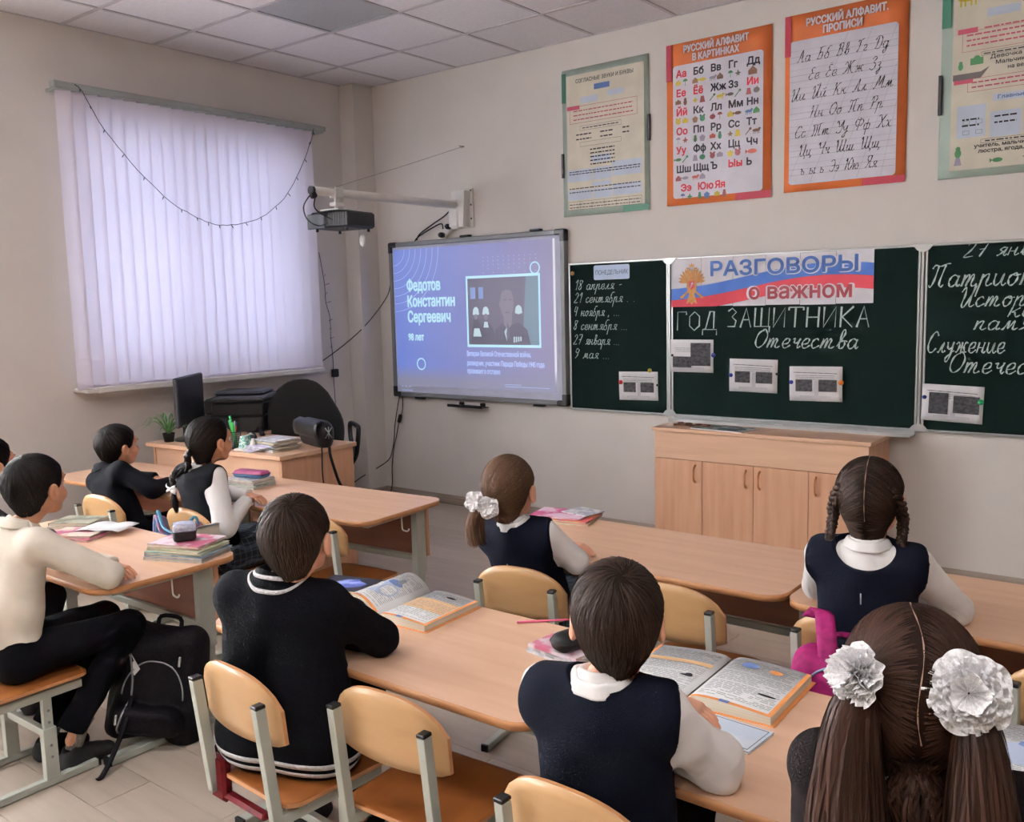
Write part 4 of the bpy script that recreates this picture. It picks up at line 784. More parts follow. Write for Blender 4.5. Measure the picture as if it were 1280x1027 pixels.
for k, (x_, l_) in enumerate(((3.52, 'left'), (4.06, 'right'))):
    o = MB().tube([(0, 0, .006), (.05, 0, .006)], .006, 8).build('chalk_stick', M_paper, None, (x_, -.05, .790)); tag(o, 'white chalk stick at the %s end of the chalk tray' % l_ if k else 'white chalk stick near the middle of the chalk tray', 'chalk')
# ------------------------------------------------------------ implicit surfaces: smooth unions of tapered limbs, meshed with surface nets
class Field:
    def __init__(s, lo, hi, h):
        s.lo = np.array(lo, float); s.h = h; s.n = np.ceil((np.array(hi) - s.lo) / h).astype(int) + 1
        s.D = np.full(s.n, 1.0, np.float32)
        s.ax = [s.lo[i] + h * np.arange(s.n[i]) for i in range(3)]
    def _sl(s, a, b):
        i0 = np.clip(np.floor((np.array(a) - s.lo) / s.h).astype(int), 0, s.n); i1 = np.clip(np.ceil((np.array(b) - s.lo) / s.h).astype(int) + 1, 0, s.n)
        sl = tuple(slice(i0[k], i1[k]) for k in range(3))
        X, Y, Z = np.meshgrid(s.ax[0][sl[0]], s.ax[1][sl[1]], s.ax[2][sl[2]], indexing='ij', sparse=True); return sl, X, Y, Z
    @staticmethod
    def cone(X, Y, Z, a, b, ra, rb, flat=None, fs=1.0):
        a = np.array(a, float); b = np.array(b, float); d = b - a
        px, py, pz = X - a[0], Y - a[1], Z - a[2]
        if flat is not None:
            n = np.array(flat, float); q = px * n[0] + py * n[1] + pz * n[2]; k = fs - 1; dn = d @ n
            px, py, pz = px + n[0] * k * q, py + n[1] * k * q, pz + n[2] * k * q; d = d + n * k * dn
        L2 = d @ d + 1e-12; t = np.clip((px * d[0] + py * d[1] + pz * d[2]) / L2, 0, 1)
        return np.sqrt((px - d[0] * t) ** 2 + (py - d[1] * t) ** 2 + (pz - d[2] * t) ** 2) - (ra + (rb - ra) * t)
    @staticmethod
    def ell(X, Y, Z, c, r, Rm=None):
        px, py, pz = X - c[0], Y - c[1], Z - c[2]
        if Rm is not None: px, py, pz = [px * Rm[0][i] + py * Rm[1][i] + pz * Rm[2][i] for i in range(3)]
        k0 = np.sqrt((px / r[0]) ** 2 + (py / r[1]) ** 2 + (pz / r[2]) ** 2); k1 = np.sqrt((px / r[0] ** 2) ** 2 + (py / r[1] ** 2) ** 2 + (pz / r[2] ** 2) ** 2)
        return k0 * (k0 - 1) / (k1 + 1e-9)
    def _join(s, sl, d, k, op):
        D = s.D[sl]
        if op == 'add':
            if k > 0: hh = np.clip(.5 + .5 * (D - d) / k, 0, 1); s.D[sl] = D * (1 - hh) + d * hh - k * hh * (1 - hh)
            else: s.D[sl] = np.minimum(D, d)
        else:
            if k > 0: hh = np.clip(.5 - .5 * (D + d) / k, 0, 1); s.D[sl] = D * (1 - hh) - d * hh + k * hh * (1 - hh)
            else: s.D[sl] = np.maximum(D, -d)
    def limb(s, a, b, ra, rb, k=.02, flat=None, fs=1.0, op='add'):
        m = max(ra, rb) + k + 3 * s.h; lo = np.minimum(a, b) - m; hi = np.maximum(a, b) + m
        sl, X, Y, Z = s._sl(lo, hi)
        if 0 in s.D[sl].shape: return s
        d = s.cone(X, Y, Z, a, b, ra, rb, flat, fs)
        if fs > 1: d = d / (1 + (fs - 1) * .5)
        s._join(sl, d.astype(np.float32), k, op); return s
    def blob(s, c, r, k=.02, Rm=None, op='add'):
        m = max(r) + k + 3 * s.h; c = np.array(c, float); sl, X, Y, Z = s._sl(c - m, c + m)
        if 0 in s.D[sl].shape: return s
        s._join(sl, s.ell(X, Y, Z, c, r, Rm).astype(np.float32), k, op); return s
    def plane(s, c, n, rad):   # keep the side where (p-c).n < 0, within radius rad
        c = np.array(c, float); sl, X, Y, Z = s._sl(c - rad, c + rad)
        if 0 in s.D[sl].shape: return s
        q = (X - c[0]) * n[0] + (Y - c[1]) * n[1] + (Z - c[2]) * n[2]; b = np.sqrt((X - c[0]) ** 2 + (Y - c[1]) ** 2 + (Z - c[2]) ** 2) - rad
        s.D[sl] = np.maximum(s.D[sl], np.minimum(q, -b)).astype(np.float32); return s
    def mesh(s, smooth=2):
        D = s.D.copy(); D[0], D[-1] = 1, 1; D[:, 0], D[:, -1] = 1, 1; D[:, :, 0], D[:, :, -1] = 1, 1
        ins = D < 0
        c = ins[:-1, :-1, :-1].astype(np.int8)
        for dx in (0, 1):
            for dy in (0, 1):
                for dz in (0, 1):
                    if dx + dy + dz: c = c + ins[dx:ins.shape[0] - 1 + dx, dy:ins.shape[1] - 1 + dy, dz:ins.shape[2] - 1 + dz]
        act = (c > 0) & (c < 8); idx = np.full(act.shape, -1, np.int64); I = np.argwhere(act); idx[act] = np.arange(len(I))
        acc = np.zeros((len(I), 3)); cnt = np.zeros(len(I)); corners = [(a, b, e) for a in (0, 1) for b in (0, 1) for e in (0, 1)]
        for ca in corners:
            for k in range(3):
                if ca[k]: continue
                cb = list(ca); cb[k] = 1
                da = D[I[:, 0] + ca[0], I[:, 1] + ca[1], I[:, 2] + ca[2]]; db = D[I[:, 0] + cb[0], I[:, 1] + cb[1], I[:, 2] + cb[2]]
                cr = (da < 0) != (db < 0); t = np.where(cr, da / np.where(cr, da - db, 1), 0)
                p = np.tile(np.array(ca, float), (len(I), 1)); p[:, k] += t; acc[cr] += p[cr]; cnt[cr] += 1
        V = s.lo + s.h * (I + acc / cnt[:, None]); F = []
        for k in range(3):
            a, b = [(1, 2), (2, 0), (0, 1)][k]; sh = [slice(None)] * 3; s0 = [slice(1, -1)] * 3
            s0a = list(s0); s0b = list(s0); s0a[k] = slice(0, -1); s0b[k] = slice(1, None)
            A = ins[tuple(s0a)]; B = ins[tuple(s0b)]; E_ = np.argwhere(A != B); 
            if not len(E_): continue
            fl = A[tuple(E_.T)]; base = E_.copy(); base[:, a] += 1; base[:, b] += 1   # grid vertex coordinate of the edge start
            q = []
            for (oa, ob) in ((0, 0), (-1, 0), (-1, -1), (0, -1)):
                cc = base.copy(); cc[:, a] += oa; cc[:, b] += ob; q.append(idx[tuple(cc.T)])
            Q = np.stack(q, 1); Q[~fl] = Q[~fl][:, ::-1]; F.append(Q)
        F = np.concatenate(F)
        for _ in range(smooth):
            S_ = np.zeros_like(V); N_ = np.zeros(len(V))
            for i in range(4):
                j = (i + 1) % 4
                S_ += np.stack([np.bincount(F[:, i], V[F[:, j], t], len(V)) for t in range(3)], 1) + np.stack([np.bincount(F[:, j], V[F[:, i], t], len(V)) for t in range(3)], 1)
                N_ += np.bincount(F[:, i], minlength=len(V)) + np.bincount(F[:, j], minlength=len(V))
            V = V * .4 + .6 * S_ / np.maximum(N_, 1)[:, None]
        return V, F
def vnormals(V, F):
    fn = np.cross(V[F[:, 2]] - V[F[:, 0]], V[F[:, 3]] - V[F[:, 1]]); N = np.zeros_like(V)
    for i in range(4):
        for t in range(3): N[:, t] += np.bincount(F[:, i], fn[:, t], len(V))
    return N / (np.linalg.norm(N, axis=1, keepdims=True) + 1e-12)
def wnoise(V, freq, seed=0, octv=3):
    r = np.random.RandomState(seed); out = np.zeros(len(V)); amp = 1
    for o in range(octv):
        for _ in range(4):
            d = r.normal(size=3); d /= np.linalg.norm(d); d2 = r.normal(size=3); d2 /= np.linalg.norm(d2)
            out += amp * np.sin(V @ d * freq + 1.5 * np.sin(V @ d2 * freq * .6 + r.uniform(0, 6)) + r.uniform(0, 6)) / 4
        freq *= 1.9; amp *= .5
    return out
def fast_mesh(name, V, F, mats, parent=None, smooth=True, mi=None):
    me = bpy.data.meshes.new(name); me.vertices.add(len(V)); me.vertices.foreach_set('co', np.asarray(V, np.float32).ravel())
    n = F.shape[1]; me.loops.add(F.size); me.loops.foreach_set('vertex_index', F.astype(np.int32).ravel())
    me.polygons.add(len(F)); me.polygons.foreach_set('loop_start', np.arange(0, F.size, n, dtype=np.int32)); me.polygons.foreach_set('use_smooth', np.full(len(F), smooth))
    if mi is not None: me.polygons.foreach_set('material_index', np.asarray(mi, np.int32))
    me.update(calc_edges=True); me.validate()
    return link_mesh(name, me, parent, None, None, mats if isinstance(mats, (list, tuple)) else [mats])

# ------------------------------------------------------------ pupils' desks
DH = 0.64
def make_desk():
    t = empty('school_desk', (0, 0, 0))
    m = MB(); pts = rrect(-.6, -.28, .6, .28, .075, 6); m.prism(pts, DH - .022, DH, 0, mi_side=1, smooth=True); m.build('table_top', [M_beech, M_beechedge], t)
    for s_ in (-1, 1):
        x = s_ * .525
        m = MB(); m.box((x - .02, -.25, .003), (x + .02, .26, .030), bev=.003); m.box((x - .019, -.26, .002), (x + .019, -.249, .031)); m.box((x - .019, .259, .002), (x + .019, .27, .031))
        m.mi[-12:] = [1] * 12
        m.build('foot_rail', [M_steel, M_black], t)
        m = MB(); m.box((x - .014, .135, .03), (x + .014, .185, .36), bev=.002); m.box((x - .0175, .128, .30), (x + .0175, .192, .60), bev=.002)
        for zz in (.12, .18, .52, .575): m.lathe([(.006, 0), (.0065, .003), (.004, .005)], 8, Matrix.Translation((x - s_ * .018, .155, zz)) @ Matrix.Rotation(-s_ * R(90), 4, 'Y'), mi=1)
        m.box((x - .017, -.20, .594), (x + .017, .22, .618)); m.build('leg', [M_steel, M_alugrey], t)
    MB().box((-.507, .192, .375), (.507, .208, .612)).build('modesty_panel', M_brownpl, t)
    for x_ in (-.55, .507): MB().box((x_, .192, .375), (x_ + .043, .209, .612)).build('panel_edge', M_beechv, t)
    MB().box((-.51, .175, .345), (.51, .20, .372), bev=.003).build('cross_rail', M_steel, t)
    m = MB(); m.box((-.51, -.20, .598), (.51, -.18, .616)); m.build('front_rail', M_steel, t)
    MB().tube(catmull([(.545, .02, .60), (.547, .02, .55), (.553, .02, .538), (.578, .02, .536), (.588, .02, .548)], 3), .0035, 6).build('bag_hook', M_whitepl, t)
    return t
desks = []
DK = [(.965, -2.555, 4.2, 'beech desk under the window row, first row, standing against the teacher\'s desk left part'),
      (2.155, -2.425, 4.2, 'front row beech desk with open right end and white hook, touching the teacher\'s desk'),
      (2.13, -3.53, 0, 'beech desk with a book stack, see-through pencil case and folded arms of the white-shirted boy'),
      (3.99, -2.355, 0, 'beech desk in front of the ponytail girl, red magazines at its left end'),
      (5.205, -2.375, 0, 'beech desk at the right in front of the girl with two plaits'),
      (3.88, -3.49, 0, 'beech desk with a pink pen and an open textbook beside the striped-hem boy'),
      (5.10, -3.52, 0, 'beech desk in the foreground right under an open orange-edged textbook')]
d0 = make_desk()
for i, (x, y, a, l_) in enumerate(DK):
    o = d0 if i == 0 else copy_tree(d0)
    o.location = (x, y, 0); o.rotation_euler = (0, 0, R(a)); tag(o, l_, 'desk', 'two-seat school desks'); desks.append(o)

# ------------------------------------------------------------ chairs
def make_chair():
    t = empty('school_chair', (0, 0, 0)); SH = .355
    # seat: dished plywood with rounded corners and waterfall front (front is +Y)
    out = rrect(-.175, -.165, .175, .175, .05, 5); m = MB(); n = len(out); rings = [1.0, .96, .7, .35]
    def zz(x, y): return SH - .006 * math.exp(-((x / .12) ** 2 + ((y + .03) / .12) ** 2)) - .35 * max(0, y - .12) ** 1.5
    k = 0
    for sgn, dz in ((1, 0), (-1, -.011)):
        base = len(m.v)
        for rr in rings:
            m.v += [(x * rr, y * rr, zz(x * rr, y * rr) + dz) for x, y in out]
        m.v.append((0, 0, zz(0, 0) + dz))
        for a in range(len(rings) - 1):
            for q in range(n):
                j = (q + 1) % n; f = (base + a * n + q, base + a * n + j, base + (a + 1) * n + j, base + (a + 1) * n + q); m.f.append(f if sgn > 0 else f[::-1]); m.mi.append(0); m.sm.append(True)
        e = base + (len(rings) - 1) * n; c = base + len(rings) * n
        for q in range(n): f = (e + q, e + (q + 1) % n, c); m.f.append(f if sgn > 0 else f[::-1]); m.mi.append(0); m.sm.append(True)
    b2 = len(rings) * n + 1
    for q in range(n): j = (q + 1) % n; m.f.append((q, b2 + q, b2 + j, j)); m.mi.append(1); m.sm.append(False)
    m.build('seat', [M_seat, M_beechedge], t)
    # backrest: curved plywood, arched top
    NU, NV = 16, 6; W_ = .172
    def bk(u, v, off):
        s_ = 2 * u - 1; x = s_ * W_; rnd = (1 - abs(s_) ** 3.2)
        top = .60 + .082 * max(0.0, 1 - abs(s_) ** 2.6) ** .75; bot = .513 - .018 * max(0, 1 - s_ * s_) ** .5
        z = bot + (top - bot) * v; y = -.160 - .022 * (1 - s_ * s_) - .10 * (z - .5) + off
        return (x, y, z)
    m = MB(); m.grid(lambda u, v: bk(u, v, 0), NU, NV); m.grid(lambda u, v: bk(1 - u, v, .010), NU, NV)
    nv = NV + 1; tot = (NU + 1) * nv
    loop = [i * nv for i in range(NU + 1)] + [NU * nv + j for j in range(1, nv)] + [i * nv + NV for i in range(NU - 1, -1, -1)] + [j for j in range(NV - 1, 0, -1)]
    mir = lambda q: tot + (NU - q // nv) * nv + q % nv
    for a, b in zip(loop, loop[1:] + loop[:1]): m.f.append((a, mir(a), mir(b), b)); m.mi.append(1); m.sm.append(False)
    m.build('backrest', [M_ply, M_beechedge], t)
    for s_ in (-1, 1):
        x = s_ * .140
        m = MB(); sh = Matrix(((1, 0, 0, x), (0, 1, -.11, -.150), (0, 0, 1, .300), (0, 0, 0, 1)))
        m.box((-.011, -.040, 0), (.011, -.012, .315), M=sh, bev=.002); m.box((-.0115, -.0405, .315), (.0115, -.0115, .325), M=sh, mi=1, bev=.002)
        m.lathe([(.005, 0), (.0055, .003)], 8, Matrix.Translation((x, -.2165, .56)) @ Matrix.Rotation(R(90), 4, 'X')); m.build('upright', [M_steel, M_black], t)
        m = MB(); m.box((x - .011, -.19, .300), (x + .011, .15, .328), bev=.002); m.build('seat_rail', M_steel, t)
        m = MB(); m.box((x - .010, .015, .16), (x + .010, .045, .302), bev=.002); m.box((x - .0135, .008, .025), (x + .0135, .052, .20), bev=.002)
        for q in (.10, .14, .22, .26): m.lathe([(.0045, 0), (.005, .003), (.003, .005)], 8, Matrix.Translation((x + s_ * .012, .03, q)) @ Matrix.Rotation(s_ * R(90), 4, 'Y'), mi=1)
        m.build('leg', [M_steel, M_alugrey], t)
        m = MB(); m.box((x - .013, -.195, .003), (x + .013, .185, .027), bev=.002); m.box((x - .0125, -.203, .003), (x + .0125, -.194, .027), mi=1); m.box((x - .0125, .184, .003), (x + .0125, .193, .027), mi=1); m.build('foot_rail', [M_steel, M_black], t)
    m = MB(); m.box((-.134, .018, .165), (.134, .040, .19), bev=.002); m.box((-.134, -.02, .301), (.134, .0, .322)); m.build('cross_bar', M_steel, t)
    return t
CH = [(3.735, -3.80, -3, 'school chair under the boy in the dark cardigan with white stripes'),
      (4.135, -3.69, 3, 'empty school chair with orange-brown seat between the two boys in the foreground'),
      (4.735, -3.79, -2, 'school chair behind the boy in the navy vest, cut off at the bottom edge'),
      (3.765, -2.735, 9, 'school chair behind the ponytail girl in the second row'),
      (4.30, -2.62, 2, 'empty school chair pushed in to the right of the ponytail girl'),
      (4.86, -2.615, -3, 'school chair with a magenta backpack hung on it behind the plaited girl'),
      (5.425, -2.68, -4, 'school chair at the right picture edge, only one upright visible'),
      (5.30, -3.86, 0, 'school chair under the girl with two lace bows in the foreground'),
      (2.56, -2.585, 4, 'empty school chair tucked under the right end of the front row desk'),
      (1.985, -2.83, 2, 'school chair with a blue patterned backpack under the girl with one plait'),
      (1.335, -2.89, 4, 'school chair under the navy sweater boy in the front row'),
      (2.48, -3.99, 1, 'school chair under the boy in the white shirt at the left'),
      (1.85, -3.93, 0, 'school chair under the pupil cut off at the left picture edge')]
c0 = make_chair(); chairs = []
for i, (x, y, a, l_) in enumerate(CH):
    o = c0 if i == 0 else copy_tree(c0)
    o.location = (x, y, 0); o.rotation_euler = (0, 0, R(a)); tag(o, l_, 'chair', 'school chairs'); chairs.append(o)

# ------------------------------------------------------------ teacher's desk and what is on it
TA = R(3.9); TX, TY, TH = .36, -2.245, .75
td = empty('teacher_desk', (TX, TY, 0), TA, "beech teacher's desk with full side panels standing in front of the office chair", 'desk')
m = MB().box((0, 0, TH - .024), (1.215, .60, TH), bev=.002); m.build('table_top', [M_beech], td)
MB().box((.03, .03, 0), (.05, .57, TH - .024)).build('side_panel', M_beechv, td); MB().box((1.175, .025, 0), (1.197, .585, TH - .024)).build('side_panel', M_beechv, td)
MB().box((.05, .035, .25), (1.175, .053, TH - .024)).build('front_panel', M_beech, td)
m = MB(); m.box((.80, .06, .05), (1.17, .56, TH - .03)); m.build('drawer_unit', M_beechv, td)
st = empty('side_table', (.02, -1.66, 0), 0, 'low beech side table carrying the black printer by the window wall', 'table')
MB().box((0, 0, .72), (.56, .50, .745), bev=.002).build('table_top', M_beech, st); [MB().box((x_, .02, 0), (x_ + .02, .48, .72)).build('side_panel', M_beechv, st) for x_ in (.01, .53)]
def TD(x, y, z=0.0):
    c, s_ = math.cos(TA), math.sin(TA); return (TX + x * c - y * s_, TY + x * s_ + y * c, TH + z)
# monitor
mo = empty('monitor', (.50, -2.02, TH), R(-51), 'dark computer monitor on a round foot, seen almost edge-on, on the teacher\'s desk', 'monitor')
MB().lathe([(.0, 0), (.105, 0), (.108, .006), (.10, .012), (.03, .018), (.02, .02)], 28, Matrix.Diagonal((1.1, .85, 1, 1))).build('foot', M_black, mo)
m = MB(); m.box((-.035, -.035, .015), (.035, -.012, .24), bev=.008); m.box((-.03, -.03, .19), (.03, .0, .27), bev=.006); m.build('stand', M_black, mo)
M_mon = mat('monitor_grey', '3A3B40', .45)
m = MB(); m.box((-.245, -.005, .10), (.245, .022, .405), bev=.008); m.box((-.18, -.02, .15), (.18, -.004, .36), bev=.012); m.build('case', M_mon, mo)
MB().box((-.235, .0215, .115), (.235, .0235, .395)).build('screen', M_black, mo)
# printer
pr = empty('printer', (.335, -1.49, .745), R(-52), 'bulky black multifunction printer with a grey lid behind the teacher\'s desk', 'printer')
m = MB(); m.box((-.24, -.19, 0), (.24, .19, .115), bev=.015); m.box((-.235, -.15, .11), (.235, .19, .20), bev=.01); m.build('body', M_black, pr)
m = MB(); m.box((-.24, -.14, .205), (.24, .195, .235), bev=.01); m.box((-.19, -.17, .235), (.10, .16, .262), bev=.012); m.build('scanner_lid', M_mon, pr)
m = MB(); m.box((-.12, -.205, .12), (.22, -.13, .225), bev=.014); m.build('control_panel', M_blackm, pr); MB().box((-.18, -.30, .03), (.18, -.17, .04), bev=.004).build('paper_tray', M_black, pr); MB().box((-.13, -.29, .04), (.13, -.15, .046)).build('paper', M_paper, pr)
m = MB(); m.box((.02, -.208, .165), (.09, -.205, .172)); m.build('badge_strip', M_alu, pr)
# office chair
oc = empty('office_chair', (.84, -1.36, 0), R(60), 'black office chair with a tall rounded back behind the teacher\'s desk', 'office chair')
F_ = Field((-.34, -.35, .40), (.34, .45, 1.14), .011)
F_.blob((0, .0, .47), (.25, .25, .045), .02)
F_.limb((0, .20, .68), (0, .235, .86), .25, .22, .03, flat=(0, 1, 0), fs=6.0); F_.limb((-.08, .21, .72), (.08, .21, .72), .17, .17, .05, flat=(0, 1, 0), fs=5.0)
V, Fc = F_.mesh(2); n_ = Fc[:, 0]; zc = V[Fc].mean(1); up_ = (zc[:, 2] > .53)
def submesh(V, F, mask):
    f = F[mask]; u, inv = np.unique(f, return_inverse=True); return V[u], inv.reshape(f.shape)
fast_mesh('seat', *submesh(V, Fc, ~up_), M_blackm, oc); fast_mesh('backrest', *submesh(V, Fc, up_), mat('mesh_black', '0E0E11', .9, sheen=.3), oc)
m = MB(); m.tube([(0, .22, .46), (0, .26, .50), (0, .255, .70)], .02, 8); m.build('back_bar', M_black, oc)
for s_ in (-1, 1):
    m = MB(); m.tube(catmull([(s_ * .27, .12, .46), (s_ * .31, .08, .54), (s_ * .31, .14, .66), (s_ * .31, .15, .74), (s_ * .31, .10, .765), (s_ * .31, -.08, .765), (s_ * .31, -.12, .74), (s_ * .31, -.05, .60), (s_ * .31, .03, .53), (s_ * .27, .06, .46)], 4), .016, 8); m.build('armrest', M_black, oc)
MB().tube([(0, 0, .09), (0, 0, .25), (0, 0, .25), (0, 0, .43)], [.028, .028, .018, .018], 12).build('gas_lift', M_black, oc)
m = MB()
for k in range(5):
    a = R(72 * k + 20); ex_, ey_ = .28 * math.cos(a), .28 * math.sin(a); m.tube([(0, 0, .11), (ex_ * .5, ey_ * .5, .10), (ex_, ey_, .08)], [.028, .022, .016], 8)
    w_ = MB(); [w_.lathe([(.0, -.01), (.024, -.01), (.028, 0), (.024, .01), (0, .01)], 14, Matrix.Translation((ex_ + .016 * q * math.sin(a), ey_ - .016 * q * math.cos(a), .0285)) @ Matrix.Rotation(a + R(90), 4, 'Z') @ Matrix.Rotation(R(90), 4, 'Y')) for q in (-1, 1)]; w_.box((ex_ - .008, ey_ - .008, .03), (ex_ + .008, ey_ + .008, .085)); w_.build('castor', M_black, oc)
m.build('star_base', M_black, oc)
# handbag with a strap over the desk edge
hb = empty('handbag', TD(1.085, .40), R(-20) + TA, 'black leather handbag with metal clasp and strap hanging over the teacher\'s desk edge', 'handbag')
F_ = Field((-.18, -.1, -.01), (.18, .1, .17), .006); F_.limb((-.11, 0, .09), (.11, 0, .09), .068, .068, .02, flat=(0, 1, 0), fs=1.25); F_.limb((-.11, 0, .045), (.11, 0, .045), .058, .058, .02, flat=(0, 1, 0), fs=1.15); F_.plane((0, 0, .001), (0, 0, -1), .3)
V, Fc = F_.mesh(2); V[:, 2] -= V[:, 2].min() - .0005; M_leath = mat('black_leather', '101013', .42, col2='16161A', scale=(60, 60, 60), bump=.3, bscale=(180, 180, 180)); fast_mesh('body', V, Fc, M_leath, hb)
m = MB(); m.grid(lambda u, v: (-.165 + .33 * u, -.062 - .012 * math.sin(math.pi * v) * 1, .155 - .095 * v) if v > .1 else (-.165 + .33 * u, -.03 - .32 * v, .158), 8, 6); solidify(m.build('flap', M_leath, hb), .004, 0)
m = MB(); [m.tube([(.171, .02 * q, .06), (.176, -.02 * q, .12)], .003, 6) for q in (-1, 1)]; m.tube([(.176, 0, .055), (.176, 0, .125)], .003, 6); m.build('clasp', M_alu, hb)
p0 = TD(1.18, .43); x0_, y0_ = p0[0], p0[1]
m = MB(); P_ = catmull([(x0_ - .06, y0_ - .04, .80), (x0_, y0_ - .05, .775), (x0_ + .045, y0_ - .06, .757), (x0_ + .066, y0_ - .07, .70), (x0_ + .066, y0_ - .02, .55), (x0_ + .067, y0_ + .02, .47), (x0_ + .067, y0_ - .03, .42), (x0_ + .067, y0_ - .11, .46), (x0_ + .066, y0_ - .135, .60), (x0_ + .064, y0_ - .13, .74), (x0_ + .03, y0_ - .11, .757), (x0_ - .04, y0_ - .08, .775)], 5)
m.tube(P_, .009, 6, flat=.35); o = m.build('strap', M_leath); o.parent = hb; o.matrix_parent_inverse = (Matrix.Translation(hb.location) @ Matrix.Rotation(hb.rotation_euler.z, 4, 'Z')).inverted()
# plant
pl = empty('potted_plant', (.47, -2.15, TH), 0, 'small green spider plant with arching leaves in front of the monitor', 'plant')
MB().lathe([(.0, 0), (.028, 0), (.036, .05), (.038, .055), (.033, .055), (.03, .045)], 18).build('pot', M_blackm, pl)
M_leaf = mat('leaf_green', '3E7A45', .5, col2='6A9A4E', scale=(30, 30, 30)); rng = random.Random(9)
for k in range(24):
    a = R(k * 137.5); L = rng.uniform(.15, .25); hgt = rng.uniform(.07, .14); q = MB()
    q.grid(lambda u, v: (lambda r_, z_, w_: (r_ * math.cos(a) - w_ * math.sin(a), r_ * math.sin(a) + w_ * math.cos(a), z_))(u * L, .045 + hgt * math.sin(u * 2.4) - .02 * u * u, (v - .5) * .016 * (1 - u) ** .6 * (.4 + u * 1.5 if u < .4 else 1)), 8, 2); q.build('leaf', M_leaf, pl)
# pen holder
M_meshm = mat('pen_holder_mesh', '3C4248', .5, metal=.3)
ph = empty('pen_holder', TD(.735, .09), 0, 'round dark mesh pen holder full of green and coloured pens', 'pen holder')
m = MB(); m.lathe([(.0, 0), (.036, 0), (.036, .003), (.0, .003)], 20)
for zz in np.linspace(.004, .098, 9): m.tube([(.036 * math.cos(R(a)), .036 * math.sin(R(a)), zz) for a in range(0, 361, 20)], .0012, 4, cap=False)
for a in range(0, 360, 15): m.tube([(.036 * math.cos(R(a)), .036 * math.sin(R(a)), 0), (.036 * math.cos(R(a + 8)), .036 * math.sin(R(a + 8)), .10)], .0011, 4)
m.tube([(.037 * math.cos(R(a)), .037 * math.sin(R(a)), .10) for a in range(0, 361, 15)], .0022, 5, cap=False); m.build('holder', M_meshm, ph)
PC = [('green felt pen', '2FAA62', .0065, .19), ('green ruler', '3DB06A', .010, .165), ('yellow-green highlighter', '3FC94F', .009, .15), ('white pen', 'D9D9DE', .004, .16), ('orange pen', 'D2642F', .004, .13), ('blue pencil', '3060A0', .0035, .15), ('dark green pen', '1F7A55', .005, .14), ('red pencil', 'B03A3A', .0035, .14)]
for k, (l_, c_, r_, L) in enumerate(PC):
    a = R(k * 47 + 200); p_ = TD(.735, .09); b0 = Vector((p_[0] - .012 * math.cos(a), p_[1] - .012 * math.sin(a), TH + .006)); d_ = Vector((.2 * math.cos(a), .2 * math.sin(a), 1)).normalized()
    m = MB(); m.tube([b0, b0 + d_ * L * .8, b0 + d_ * L * .82, b0 + d_ * L], [r_, r_, r_ * 1.12, r_ * 1.05], 8); tag(m.build('pen', mat('pen_' + l_.replace(' ', '_'), c_, .4)), l_ + ' standing in the mesh pen holder on the teacher\'s desk', 'pen', 'pens in the holder')
tp = empty('desk_organiser', TD(.845, .085), TA + R(8), 'white desk organiser block with a teal patterned front and black tape roll', 'organiser')
MB().box((-.055, -.05, 0), (.075, .05, .012), bev=.003).build('base', M_whitepl, tp); MB().prism([(-.04, 0), (.02, 0), (.005, .07), (-.025, .07)], -.025, .025, M=Matrix(((1, 0, 0, 0), (0, 0, -1, 0), (0, 1, 0, .012), (0, 0, 0, 1)))).build('block', mat('teal_pattern', '5BA79C', .6, col2='DCE8E4', scale=(90, 90, 90), lo=.45, hi=.55), tp)
m = MB(); m.lathe([(.02, -.009), (.033, -.009), (.033, .009), (.02, .009)], 20, Matrix.Translation((.0, .045, .065)) @ Matrix.Rotation(R(90), 4, 'X')); m.build('tape_roll', M_black, tp); MB().tube([(.045, 0, .012), (.045, 0, .05), (.045, 0, .055), (.045, 0, .07)], [.016, .016, .009, .009], 12).build('glue_cap', M_whitepl, tp)
# paper and book makers
COV = {}
def cover(name, c1, c2=None, sc_=14, lo=.45, hi=.56): return mat('cover_' + name, c1, .38, col2=c2 or c1, scale=(sc_, sc_, sc_), lo=lo, hi=hi)
M_pages = mat('page_edges', 'DDD6C6', .8, col2='C9C0AE', scale=(3, 3, 600))
def book(name, loc, rz, w_, d_, th, cov, label, cat='book', group=None, hard=.0015, spiral=False):
    t = empty(name, loc, rz, label, cat, group)
    m = MB(); m.box((-w_ / 2 + .002, -d_ / 2 + .002, hard), (w_ / 2 - .003, d_ / 2 - .002, th - hard)); m.build('pages', M_pages, t)
    m = MB(); m.box((-w_ / 2, -d_ / 2, 0), (w_ / 2, d_ / 2, hard)); m.box((-w_ / 2, -d_ / 2, th - hard), (w_ / 2, d_ / 2, th)); m.box((-w_ / 2 - .001, -d_ / 2, 0), (-w_ / 2 + .001, d_ / 2, th)); m.build('cover', cov, t)
    return t
def stack(x, y, z, specs, group, where):
    ords = ['lowest', 'second from below', 'third from below', 'fourth from below', 'fifth from below', 'sixth from below']
    for k, (w_, d_, th, rz, cov, lab, dx, dy) in enumerate(specs):
        book('book', (x + dx, y + dy, z), R(rz), w_, d_, th, cov, '%s, %s in the stack %s' % (lab, ords[k], where), 'book', group); z += th + .0004
    return z
cy = [cover('grey_text', 'C9C7CB', '9EA0A6', 40), cover('green_pale', 'B9C9A8', 'DADFC8', 20), cover('white_print', 'E2E0E4', 'B9BECB', 24), cover('blue_white', 'B7C8DC', '7E98BE', 20), cover('pink_white', 'E3D3DA', 'C66A86', 16), cover('cream', 'DDD5BE', 'C9B98F', 20), cover('teal_white', 'A9CFCB', '4A8C93', 18), cover('lilac', 'B7A8CC', 'D9D2E4', 18)]
